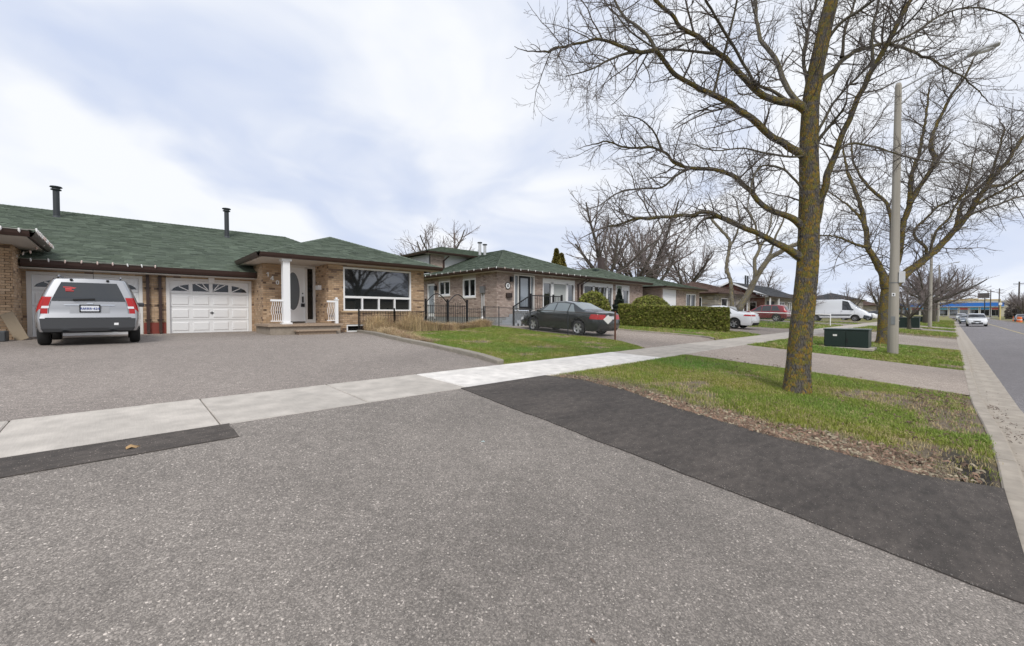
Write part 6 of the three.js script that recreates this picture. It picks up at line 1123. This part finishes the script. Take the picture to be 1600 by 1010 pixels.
const suvSpec = (o) => ({ L: 4.6, W: 1.86, H: 1.68, sill: 0.3, wr: 0.36, axles: [0.9, 3.62], rr: 1.0, fr: 0.5, rt: 0.4, ft: 0.9, rw: 0.9, fw: 0.76, roofW: 0.75, rbow: 0.07, fbow: 0.12,
  top: [[0, 1.6], [0.5, 1.66], [1.6, 1.69], [2.4, 1.64], [3.35, 1.12], [4.2, 1.02], [4.6, 0.86]], belt: [[0, 1.05], [2.6, 1.02], [3.4, 1.0], [4.6, 0.8]], rear: [[0.3, 0.06], [0.5, 0], [1.0, 0.06], [1.65, 0.4]], front: [[0.3, 0.08], [0.5, 0], [0.85, 0.1], [1.1, 0.2]],
  windows: [[0.5, 1.35, 0.8, 1.3], [1.42, 2.2, 1.36, 2.15], [2.26, 3.2, 2.22, 2.65]], windshield: [3.3, 2.5, 0.9, 0.82], tailgateGlass: [4.6, 7.6, 0.82, 0.94], tail: [3.2, 4.4, 0.7, 1.0, M.red, 0.25], head: [3.1, 4.1, 0.5, 1.0, M.clear, 0.35], mirror: 3.15, handles: [1.5, 2.4], seams: [1.38, 2.24, 3.3],
  panels: [['grille', true, 2.6, 3.5, -0.48, 0.48, M.black, 0.01], ['lower_grille', true, 0.6, 2.0, -0.72, 0.72, M.black, 0.01], ['bumper_insert', false, 0, 1.2, -0.9, 0.9, M.black, 0.012]], trims: [['side_cladding', [0, 4.6, 0, 4.6], 0, 0.8, M.black]], ...o });
{
  vehicle('parked_suv', 'dark red SUV parked beyond the far chain-link fence', 'car', V(48.6, 0.93, 13.4), 0, suvSpec({ paint: paint([0.2, 0.012, 0.02], 0.3) }));
  const r = vehicle('suv', 'white SUV driving towards the camera on the road', 'car', V(82.6, 0.045, -2.35), Math.PI / 2, suvSpec({ paint: paint([0.72, 0.73, 0.75], 0) })); plate(r, true, 1.9, '');
  vehicle('sedan', 'grey-blue sedan following behind the white SUV', 'car', V(104, 0.035, -1.9), Math.PI / 2, sedan({ paint: paint([0.16, 0.2, 0.26], 0.4) }));
  vehicle('sedan', 'silver car third in the line of traffic', 'car', V(128, 0.035, -2.0), Math.PI / 2, sedan({ paint: paint([0.4, 0.42, 0.44], 0.5) }));
  vehicle('suv', 'pale boxy vehicle farthest back in the line of traffic', 'car', V(150, 0.035, -1.8), Math.PI / 2, suvSpec({ paint: paint([0.66, 0.66, 0.66], 0) }));
  vehicle('parked_suv', 'white SUV parked just beyond the white van', 'car', V(79, 0.75, 9.5), Math.PI, suvSpec({ paint: paint([0.7, 0.7, 0.7], 0) }));
  vehicle('parked_sedan', 'dark car in a distant driveway beyond the second utility box', 'car', V(92, 0.72, 8.5), Math.PI, sedan({ paint: paint([0.03, 0.03, 0.035], 0.2) }));
  vehicle('parked_sedan', 'dark car parked at the right edge across the road', 'car', V(131, 0.13, -9.75), Math.PI / 2, sedan({ paint: paint([0.02, 0.02, 0.025], 0.2) }));
  // delivery van facing the street
  vehicle('delivery_van', 'long white delivery van with dark side strip facing the street', 'van', V(63.4, 0.82, 9.7), Math.PI, { L: 6.6, W: 2.0, H: 2.6, sill: 0.38, wr: 0.36, axles: [1.5, 5.3], rr: 0.3, fr: 0.7, rt: 0.25, ft: 1.1, rw: 0.95, fw: 0.76, roofW: 0.86, rbow: 0.04, fbow: 0.18,
    top: [[0, 2.55], [0.4, 2.6], [4.0, 2.6], [4.6, 2.45], [5.5, 1.6], [5.75, 1.42], [6.3, 1.2], [6.6, 0.95]], belt: [[0, 1.25], [5.0, 1.25], [5.6, 1.2], [6.6, 0.85]], rear: [[0.3, 0], [2.6, 0.06]], front: [[0.3, 0.05], [0.6, 0], [1.2, 0.2]],
    windows: [[4.1, 5.15, 4.1, 4.7]], windshield: [5.6, 4.75, 0.9, 0.86], tail: [2.8, 4.6, 0.9, 1.0, M.red, 0.06], head: [2.6, 3.9, 0.55, 1, M.clear, 0.4], mirror: 5.1, mirrorMat: M.black, handles: [4.05], handleMat: M.black, seams: [4.0, 5.25, 2.4], rim: 'steel', rimMat: std([0.2, 0.2, 0.21], 0.5),
    panels: [['bumper', true, 0, 1.9, -1, 1, std([0.05, 0.06, 0.07], 0.6), 0.03], ['grille', true, 2.2, 3.4, -0.5, 0.5, M.black, 0.01]], trims: [['side_strip', [0, 5.0, 0, 5.0], 1.5, 2.0, std([0.05, 0.06, 0.065], 0.6)], ['bumper_side', [6.0, 6.6, 6.1, 6.6], 0, 2.2, std([0.05, 0.06, 0.07], 0.6)]], paint: paint([0.72, 0.74, 0.78], 0) });
}
// ================================================================ FENCES, HEDGES, STREET FURNITURE
// chain-link fence along the left side of the second driveway
function chainLink(t, a, b, hgt, gA, gB, sp = 0.075, r = 0.0015) {
  const L = a.distanceTo(b), d = new THREE.Vector3().subVectors(b, a).normalize(), m = new MB(), P = (s, y) => a.clone().addScaledVector(d, s).add(new THREE.Vector3(0, y, 0));
  const g = (s) => 0.03;
  for (let s = -hgt; s < L; s += sp) for (const k of [1, -1]) {
    let s0 = k > 0 ? s : s + hgt, s1 = k > 0 ? s + hgt : s, y0 = g(0), y1 = hgt;
    if (s0 < 0) { y0 += (0 - s0) / (s1 - s0) * (hgt - g(0)); s0 = 0; } if (s1 > L) { y1 = y0 + (y1 - y0) * (L - s0) / (s1 - s0); s1 = L; } if (s0 > L) { y0 += (L - s0) / (s1 - s0) * (y1 - y0); s0 = L; } if (s1 < 0) { y1 = y0 + (y1 - y0) * (0 - s0) / (s1 - s0); s1 = 0; }
    if (Math.abs(s1 - s0) < 0.01) continue; m.tube([P(s0, y0), P(s1, y1)], r, 3);
  }
  const o = mesh('mesh_wires', m.geo(), M.wire, t); o.userData.kind = 'stuff';
}
{
  const t = thing('chain_link_fence', 'chain-link fence with thin top rail in front of the dark sedan', 'fence', V(14.1, 0.75, 9.2)), X = 13.95;
  const P = [[13.98, 8.95], [14.0, 11.3], [14.05, 13.6], [14.12, 15.9], [14.2, 17.1]].map(([x, D]) => V(x, h(x, D), D));
  for (let i = 0; i + 1 < P.length; i++) { chainLink(t, P[i], P[i + 1], 0.98); const m = new MB(); m.tube([P[i].clone().setY(P[i].y + 1.0), P[i + 1].clone().setY(P[i + 1].y + 1.0)], 0.018, 6); mesh('top_rail', m.geo(), std([0.12, 0.11, 0.1], 0.6, { metalness: 0.4 }), t); }
  P.forEach((p, i) => { const m = new MB(); m.tube([p.clone().setY(p.y - 0.1), p.clone().setY(p.y + (i ? 1.04 : 1.12))], i ? 0.022 : 0.034, 8); mesh('post', m.geo(), i ? M.flue : std([0.12, 0.05, 0.03], 0.9), t); });
  single('warning_placard', (() => { const g = new RoundedBoxGeometry(0.26, 0.26, 0.012, 2, 0.005); g.rotateZ(Math.PI / 4); g.rotateY(-0.9); g.translate(13.9, h(14, 9.2) + 0.78, -9.22); return g; })(), M.whiteWarm, 'white diamond placard hung on the chain-link fence end', 'placard', V(13.9, h(14, 9.2) + 0.6, 9.22));
  const t2 = thing('chain_link_fence', 'low chain-link fence with white top rail in front of the red SUV', 'fence', V(44, 0.85, 9.8));
  const Q = [[41.2, 12.4], [43.6, 9.6], [46.2, 7.4]].map(([x, D]) => V(x, h(x, D), D));
  for (let i = 0; i < 2; i++) { chainLink(t2, Q[i], Q[i + 1], 0.98, 0, 0, 0.09, 0.004); const m = new MB(); m.tube([Q[i].clone().setY(Q[i].y + 1), Q[i + 1].clone().setY(Q[i + 1].y + 1)], 0.035, 6); mesh('top_rail', m.geo(), M.white, t2); }
  Q.forEach((p) => { const m = new MB(); m.tube([p.clone().setY(p.y - 0.1), p.clone().setY(p.y + 1.08)], 0.04, 8); mesh('post', m.geo(), M.white, t2); });
}
// wrought-iron fence along the bed with an arched double gate between the houses
{
  const t = thing('iron_fence', 'black wrought-iron picket fence along the dry flower bed', 'fence', V(9, 1.0, 16.4));
  const run = (a, b, hgt) => {
    const L = a.distanceTo(b), d = new THREE.Vector3().subVectors(b, a).normalize(), at = (s, y) => a.clone().addScaledVector(d, s).setY(lerp(a.y, b.y, s / L) + y);
    const m = new MB(); m.bar(at(0, hgt - 0.04), at(L, hgt - 0.04), 0.02, 0.03); m.bar(at(0, 0.15), at(L, 0.15), 0.02, 0.03); m.bar(at(0, hgt - 0.2), at(L, hgt - 0.2), 0.015, 0.02); mesh('rail', m.geo(), M.iron, t);
    for (let s = 0.06; s < L; s += 0.13) { const p = new MB(); p.bar(at(s, 0.02), at(s, hgt), 0.014, 0.014); mesh('picket', p.geo(), M.iron, t); }
    for (const s of [0, L]) { const p = new MB(); p.bar(at(s, -0.1), at(s, hgt + 0.12), 0.05, 0.05); mesh('post', p.geo(), M.iron, t); }
  };
  run(V(7.1, 1.0, 16.6), V(8.75, 1.0, 16.75), 0.86); run(V(8.75, 1.0, 16.75), V(10.5, 1.02, 17.0), 0.86); run(V(13.05, 1.12, 17.2), V(14.15, 1.12, 17.15), 0.9);
  const g = thing('iron_gate', 'arched black wrought-iron double gate between the two houses', 'gate', V(11.9, 1.05, 17.1));
  const gx = [10.55, 11.8, 13.0];
  for (let k = 0; k < 2; k++) {
    const x0 = gx[k] + 0.03, x1 = gx[k + 1] - 0.03, D = 17.1, lf = new MB(), y0 = 1.12;
    lf.box(x0, x0 + 0.035, y0, 2.3, D - 0.02, D + 0.02); lf.box(x1 - 0.035, x1, y0, 2.3, D - 0.02, D + 0.02); for (const y of [1.2, 1.75, 2.1]) lf.box(x0, x1, y, y + 0.03, D - 0.012, D + 0.012);
    const arc = [...Array(13)].map((_, i) => V(lerp(x0, x1, i / 12), 2.28 + 0.42 * Math.sin(Math.PI * i / 12), D)); lf.tube(arc, 0.024, 6);
    const leaf = mesh('gate_leaf', lf.geo(), M.iron, g);
    for (let x = x0 + 0.11; x < x1 - 0.05; x += 0.11) { const p = new MB(), u = (x - x0) / (x1 - x0); p.bar(V(x, y0 + 0.08, D), V(x, 2.12 + (u > 0.3 && u < 0.7 ? 0.16 : 0.06), D), 0.02, 0.02); mesh('picket', p.geo(), M.iron, leaf); }
    const sc = new MB(); for (const q of [0.3, 0.5, 0.7]) sc.tube([...Array(11)].map((_, i) => { const a = i / 10 * 5.5, r = 0.09 * (1 - i / 14); return V(lerp(x0, x1, q) + r * Math.cos(a), 2.36 + r * Math.sin(a), D); }), 0.008, 4); mesh('scroll', sc.geo(), M.iron, leaf);
  }
  for (const x of gx) part(g, 'gate_post', M.iron, (m) => m.box(x - 0.035, x + 0.035, 1.0, 2.45, 17.06, 17.14));
}
// dry ornamental grasses and perennials in the bed
{
  const straw = (R) => { const s = 0.4 + 0.8 * R(); return R() < 0.3 ? [0.42 * s, 0.27 * s, 0.19 * s] : [0.74 * s, 0.58 * s, 0.34 * s]; };
  const im = scatter('dry_grass', tuftGeo(71, 12, 0.45, 0.13, 0.007, 0.85), blade, 1700, 701, (R) => {
    const x = lerp(7.0, 13.6, R()), c = pl([[7, 15.9], [9, 16.1], [14, 16.4]], x), D = c + (R() - 0.5) * 1.0; if (x < edgeStone(Math.min(D, 16.5)) + 0.2) return null;
    const k = 0.35 + 1.1 * Math.pow(fbm(x * 1.3, D * 1.3, 2, 705), 1.3); return { x, D, y: h(x, D) - 0.03, s: 0.8 + 0.5 * R(), sy: k * (x < 9.5 ? 2.1 : 1.25) };
  }, straw);
  im.userData = { kind: 'stuff', label: 'dry straw-coloured grasses and dead perennials in the flower bed', category: 'dry grass' }; scene.add(im);
  const im2 = scatter('dry_grass', tuftGeo(72, 12, 0.4, 0.12, 0.006, 0.9), blade, 700, 702, (R) => { const D = lerp(11.5, 16.2, R()), x = edgeStone(D) + 0.25 + 0.6 * R(); return { x, D, y: h(x, D) - 0.03, s: 0.8 + 0.5 * R(), sy: 0.4 + 0.9 * R() * sstep(11, 14, D) }; }, straw);
  im2.userData = { kind: 'stuff', label: 'tawny dead stalks beside the stone edging', category: 'dry grass' }; scene.add(im2);
}
// clipped hedges, shrubs and a small spruce: leaf clusters over a twiggy core
function foliage(name, label, category, base, shape, n, leafSize, cols, seed, core, group) {
  const t = thing(name, label, category, base, group), R = rng(seed);
  const lm = new MB(); for (let k = 0; k < 5; k++) { const a = k * 1.3, d = new THREE.Vector3(Math.cos(a), 0.5 + 0.3 * Math.sin(k * 2.1), Math.sin(a)).normalize(), s = new THREE.Vector3(-Math.sin(a), 0.3, Math.cos(a)).multiplyScalar(0.3); lm.tri(s.clone().negate().multiplyScalar(0.6), s.clone().multiplyScalar(0.6), d.clone()); lm.tri(d.clone().multiplyScalar(0.35).add(s), d.clone().multiplyScalar(0.35).sub(s), d.clone().multiplyScalar(0.95).add(new THREE.Vector3(0, 0.1, 0))); }
  const im = new THREE.InstancedMesh(lm.geo(), blade, n), m4 = new THREE.Matrix4(), q = new THREE.Quaternion(), e = new THREE.Euler(), c = new THREE.Color();
  for (let i = 0; i < n; i++) { const p = shape(R).sub(base), s = leafSize * (0.6 + 0.8 * R()); e.set(R() * 6, R() * 6, R() * 6); q.setFromEuler(e); m4.compose(p, q, new THREE.Vector3(s, s, s)); im.setMatrixAt(i, m4); const k = cols[Math.floor(R() * cols.length)], f = 0.7 + 0.6 * R(); c.setRGB(k[0] * f, k[1] * f, k[2] * f); im.setColorAt(i, c); }
  im.name = 'foliage'; im.castShadow = im.receiveShadow = true; im.userData = { kind: 'stuff' }; t.add(im);
  if (core) mesh('stems', core, std([0.035, 0.034, 0.016], 1), t);
  return t;
}
const olive = [[0.2, 0.225, 0.035], [0.155, 0.18, 0.03], [0.25, 0.26, 0.045], [0.13, 0.145, 0.027], [0.22, 0.19, 0.06]];
{
  const A = [23.4, 14.6], B = [25.5, 8.8], L = Math.hypot(B[0] - A[0], B[1] - A[1]), dx = (B[0] - A[0]) / L, dD = (B[1] - A[1]) / L, W = 1.0, Hh = 1.3;
  const at = (s, w, y) => { const x = A[0] + dx * s - dD * w, D = A[1] + dD * s + dx * w; return V(x, h(x, D) + y, D); };
  const core = new MB(); { const n = 12; for (let i = 0; i < n; i++) { const s0 = 0.12 + (L - 0.24) * i / n, s1 = 0.12 + (L - 0.24) * (i + 1) / n; const q = (s, w, y) => at(s, w, y); core.quad(q(s0, -0.38, 0.08), q(s1, -0.38, 0.08), q(s1, -0.4, Hh - 0.12), q(s0, -0.4, Hh - 0.12)); core.quad(q(s0, 0.38, 0.08), q(s1, 0.38, 0.08), q(s1, 0.4, Hh - 0.12), q(s0, 0.4, Hh - 0.12)); core.quad(q(s0, -0.4, Hh - 0.12), q(s1, -0.4, Hh - 0.12), q(s1, 0.4, Hh - 0.12), q(s0, 0.4, Hh - 0.12)); } core.quad(at(0.12, -0.38, 0.08), at(0.12, 0.38, 0.08), at(0.12, 0.4, Hh - 0.12), at(0.12, -0.4, Hh - 0.12)); core.quad(at(L - 0.12, -0.38, 0.08), at(L - 0.12, 0.38, 0.08), at(L - 0.12, 0.4, Hh - 0.12), at(L - 0.12, -0.4, Hh - 0.12)); }
  foliage('hedge', 'long clipped olive-green hedge beside the second driveway', 'hedge', V(24.4, 0.85, 11.7), (R) => {
    const k = R(), j = () => (R() - 0.5) * 0.09; let s = R() * L, w = (R() - 0.5) * W, y = R() * Hh;
    if (k < 0.5) w = (R() < 0.85 ? -1 : 1) * W / 2 * (1 - 0.06 * (1 - y / Hh)); else if (k < 0.82) y = Hh; else s = R() < 0.7 ? L : 0;
    const b = 0.06 * (vnoise(s * 2, w * 2 + y * 2, 8) - 0.5); return at(clamp(s + j(), 0, L), w + j() + b, Math.max(0.06, y + j() + b));
  }, 15000, 0.075, olive, 801, core.geo());
  const ball = (cx, cy, cD, rx, ry, rD) => (R) => { const u = R() * 2 - 1, a = R() * 6.283, q = Math.sqrt(1 - u * u), k = Math.pow(R(), 0.16); const f = 1 + 0.12 * (vnoise(a * 2, u * 3, 5) - 0.5); return V(cx + rx * q * Math.cos(a) * k * f, Math.max(h(cx, cD) + 0.02, cy + ry * u * k * f), cD + rD * q * Math.sin(a) * k * f); };
  foliage('round_shrub', 'low wide clipped shrub in front of the garage wing', 'shrub', V(27.2, 1.0, 14.6), ball(27.3, 2.0, 14.6, 2.35, 1.0, 0.9), 5000, 0.09, olive, 803, new THREE.SphereGeometry(1, 12, 8).scale(2.0, 0.82, 0.72).translate(27.3, 1.95, -14.6), 'clipped shrubs');
  foliage('round_shrub', 'clipped shrub before the second house, above the sedan roof', 'shrub', V(21.4, 1.05, 15.6), ball(21.9, 2.1, 15.6, 1.5, 1.05, 0.7), 3200, 0.085, olive, 805, new THREE.SphereGeometry(1, 12, 8).scale(1.25, 0.85, 0.55).translate(21.9, 2.05, -15.6), 'clipped shrubs');
  const spruceCols = [[0.022, 0.035, 0.025], [0.03, 0.045, 0.03], [0.018, 0.028, 0.02]];
  foliage('dwarf_spruce', 'small dark spruce before the white window panel', 'spruce', V(25.0, 1.05, 15.7), (R) => { const y = R(), a = R() * 6.283, r = 0.85 * (1 - y) * (0.6 + 0.4 * Math.abs(Math.sin(y * 22))) * Math.sqrt(0.3 + 0.7 * R()); return V(25.0 + r * Math.cos(a), 1.15 + 2.25 * y, 15.7 + r * Math.sin(a)); }, 2600, 0.1, spruceCols, 807, lathe([[0.5, 1.1], [0.25, 2.2], [0.02, 3.35]], 8).translate(25, 0, -15.7));
  foliage('low_shrub', 'bluish low shrub beside the dwarf spruce', 'shrub', V(26.6, 1.05, 15.9), ball(26.7, 1.6, 15.9, 0.55, 0.65, 0.5), 500, 0.09, [[0.1, 0.12, 0.13], [0.07, 0.085, 0.1]], 809);
  const cedar = [[0.24, 0.2, 0.04], [0.18, 0.155, 0.035], [0.13, 0.125, 0.03]];
  for (const [x, D, top, r, lab] of [[52.7, 45, 12.2, 1.4, 'left of two golden conifer tips above the green roof'], [54.6, 45.5, 11.7, 1.7, 'right of two golden conifer tips above the green roof']])
    foliage('conifer', lab, 'conifer', V(x, 1, D), (R) => { const y = 1 - Math.pow(R(), 1.5), a = R() * 6.283, q = (1 - y) * r * 2.2 * Math.sqrt(0.2 + 0.8 * R()); return V(x + q * Math.cos(a), lerp(2, top, y), D + q * Math.sin(a)); }, 4200, 0.34, cedar, 811 + x, lathe([[1.2, 1.0], [0.8, 6], [0.05, top - 0.6]], 8).translate(x, 0, -D), 'golden conifers');
  // brush on the right across the road
  for (const [x, D, rx, ry, lab] of [[186, -14.6, 5, 3.4, 'dense brown brush across the road, nearest part'], [210, -17.5, 8, 4.4, 'dense brown brush across the road, farther part']])
    foliage('brush', lab, 'brush', V(x, 0.3, D), (R) => { const p = ball(x, 1.4, D, rx, ry, 4)(R); p.y += 1.2 * (vnoise(p.x * 0.9, p.z * 0.9, 3) - 0.4); return p; }, 3000, 0.34, [[0.16, 0.135, 0.115], [0.13, 0.11, 0.095], [0.19, 0.16, 0.135]], 815 + x, null, 'brush across the road');
}
// concrete street light poles
function lampPost(label, x, D, hgt, detail) {
  const t = thing('street_lamp', label, 'street lamp', V(x, h(x, D), D), 'concrete street lamps'), y0 = h(x, D);
  mesh('pole', lathe([[0.163, y0 - 0.1], [0.16, y0 + 0.05], [0.095, y0 + hgt - 0.1], [0.075, y0 + hgt], [0, y0 + hgt]], 20).translate(x, 0, -D), M.concretePole, t);
  const arm = new MB(); for (const k of [0, 1]) arm.tube([V(x, y0 + hgt - 0.25 - k * 0.6, D), V(x, y0 + hgt + 0.0 - k * 0.2, D - 0.7), V(x, y0 + hgt + 0.25, D - 1.75)], 0.03, 7); mesh('arm', arm.geo(), std([0.5, 0.5, 0.5], 0.4, { metalness: 0.6 }), t);
  const hd = new RoundedBoxGeometry(0.26, 0.13, 0.75, 4, 0.06).rotateX(-0.12).translate(x, y0 + hgt + 0.3, -(D - 2.05)); const L = mesh('lamp_head', hd, std([0.55, 0.55, 0.55], 0.45, { metalness: 0.4 }), t); mesh('lens', new THREE.SphereGeometry(0.14, 12, 8).scale(0.8, 0.45, 1.5).translate(x, y0 + hgt + 0.24, -(D - 2.1)), M.clear, L);
  if (detail) {
    part(t, 'control_box', std([0.62, 0.63, 0.64], 0.5), (m) => m.box(x - 0.12, x + 0.1, y0 + 2.62, y0 + 3.02, D - 0.29, D - 0.13));
    part(t, 'access_cover', std([0.2, 0.21, 0.21], 0.5), (m) => m.box(x - 0.165, x - 0.14, y0 + 1.08, y0 + 1.38, D - 0.06, D + 0.06));
    const b = part(t, 'number_tag', M.white, (m) => m.box(x - 0.158, x - 0.138, y0 + 2.12, y0 + 2.24, D - 0.05, D + 0.05)); part(b, 'tag_mark', M.black, (m) => m.box(x - 0.162, x - 0.1585, y0 + 2.15, y0 + 2.21, D - 0.02, D + 0.02));
    mesh('strap', lathe([[0.149, y0 + 2.6], [0.149, y0 + 2.64]], 20).translate(x, 0, -D), M.wire, t);
  }
}
lampPost('tall tapered concrete street lamp in the grass, nearest the camera', 20.84, 1.46, 9.9, true);
lampPost('second concrete street lamp by the far driveway', 62, 1.5, 9.9); lampPost('third concrete street lamp far down the street', 103, 1.5, 9.9);
// utility boxes
function utilityBox(label, x, D, w, d, hh, vents) {
  const y = h(x, D) - 0.01, t = localThing('utility_box', label, 'utility box', V(x, y, D), 0, 'green utility boxes');
  const A = (n, g, mt, p = t) => { g.userData.local = true; return mesh(n, g, mt, p); };
  A('pad', new RoundedBoxGeometry(d + 0.3, 0.1, w + 0.3, 2, 0.02).translate(0, 0.02, 0), M.slabOld);
  const b = A('cabinet', new RoundedBoxGeometry(d, hh, w, 3, 0.02).translate(0, 0.06 + hh / 2, 0), M.green); A('lid', new RoundedBoxGeometry(d + 0.06, 0.05, w + 0.06, 3, 0.02).translate(0, 0.08 + hh, 0), std([0.03, 0.05, 0.045], 0.35));
  for (const [z0, z1] of [[-w / 2 + 0.03, -0.012], [0.012, w / 2 - 0.03]]) A('door', new RoundedBoxGeometry(0.02, hh - 0.1, z1 - z0, 2, 0.008).translate(-d / 2 - 0.008, 0.06 + hh / 2, (z0 + z1) / 2), M.green, b);
  A('notice', new THREE.BoxGeometry(0.004, 0.07, 0.13).translate(-d / 2 - 0.021, hh * 0.78, w * -0.24), M.whiteWarm, b); const hd = new MB(); hd.obox(new THREE.Vector3(-d / 2 - 0.03, hh * 0.5, 0.05), new THREE.Vector3(0.012, 0, 0), new THREE.Vector3(0, 0.08, 0), new THREE.Vector3(0, 0, 0.015)); A('handle', hd.geo(), M.black, b);
}
utilityBox('dark green utility box in the grass left of the concrete lamp', 20.95, 2.8, 1.36, 0.9, 0.68); utilityBox('second dark green utility box behind the small round-headed tree', 53.5, 2.9, 1.9, 1.1, 0.95);
utilityBox('small far green utility box down the street', 88, 3.2, 1.4, 1.0, 0.8);
// wooden utility poles and wires near the plaza
for (const [x, D, y, lab] of [[262, -11.2, 11.5, 'left wooden pole before the plaza'], [256, -13.2, 11.8, 'middle wooden pole before the plaza'], [180, -12.8, 10.5, 'tall wooden pole in front of the brush on the right']]) {
  const t = thing('utility_pole', lab, 'utility pole', V(x, 0.2, D), 'wooden utility poles'); mesh('pole', lathe([[0.2, 0], [0.15, y], [0, y]], 8).translate(x, 0, -D), std([0.09, 0.08, 0.075], 0.9), t); part(t, 'crossarm', std([0.09, 0.08, 0.075], 0.9), (m) => m.box(x - 0.06, x + 0.06, y - 0.7, y - 0.55, D - 1.1, D + 1.1));
}
{ const m = new MB(); for (const k of [0, 0.5]) m.tube([V(262, 11 - k, -11.2), V(256, 10.6 - k, -13.2), V(180, 9.9 - k, -12.8), V(120, 10 - k, -16), V(60, 10.5 - k, -24)], 0.02, 4); single('overhead_wires', m.geo(), M.black, 'thin overhead wires running to the wooden poles', 'wires', V(180, 9.9, -12.8)); }
{ const t = thing('marker_post', 'pale yellow post at the corner before the plaza', 'post', V(170, 0.15, -9.0)); mesh('post', lathe([[0.14, 0.1], [0.13, 5], [0, 5]], 10).translate(170, 0, 9.0), std([0.6, 0.5, 0.2], 0.6), t); part(t, 'sign_plate', M.white, (m) => m.box(169.85, 169.9, 4.0, 4.6, -9.3, -8.7)); }
// roadworks things over the road
for (const [x, D, lab] of [[122, -8.9, 'orange traffic barrel nearest on the far verge'], [126, -9.0, 'second orange traffic barrel on the far verge'], [138, -9.3, 'farthest orange traffic barrel on the far verge']]) {
  const t = thing('traffic_barrel', lab, 'traffic barrel', V(x, h(x, D), D), 'orange barrels across the road'), y = h(x, D); mesh('drum', lathe([[0.29, y], [0.27, y + 0.3], [0.255, y + 0.3], [0.25, y + 0.62], [0.23, y + 0.62], [0.22, y + 0.95], [0.1, y + 1.0], [0, y + 1.0]], 14).translate(x, 0, -D), std([0.75, 0.16, 0.03], 0.5), t); mesh('stripe', lathe([[0.268, y + 0.4], [0.262, y + 0.52]], 14).translate(x, 0, -D), M.white, t);
}
// blue tarp bundle by the garage wing
{ const t = thing('tarp_bundle', 'blue tarp thrown over a pile beside the round shrub', 'tarp', V(33.6, 1.05, 14.6)); const g = grid(14, 10, (u, v) => { const a = u * 6.283, q = v; return { p: V(33.6 + 0.75 * (1 - q * q) * Math.cos(a) * (1 + 0.2 * vnoise(u * 9, v * 5, 3)) + 0.4 * q, 1.02 + 1.4 * q * (1 - 0.15 * vnoise(u * 7, v * 4, 5)), 14.6 + 0.55 * (1 - q * q) * Math.sin(a)) }; }); mesh('tarp', g, std([0.03, 0.1, 0.42], 0.5, { side: THREE.DoubleSide }), t); }
// small garden light by the corner of the second house
single('garden_light', lathe([[0.02, 0], [0.02, 0.25], [0.1, 0.26], [0.13, 0.36], [0.08, 0.44], [0, 0.46]], 12).translate(15.1, h(15.1, 18.4), -18.4), M.white, 'small white garden ornament by the corner of the brown brick house', 'ornament', V(15.1, h(15.1, 18.4), 18.4));
renderer.render(scene, camera);
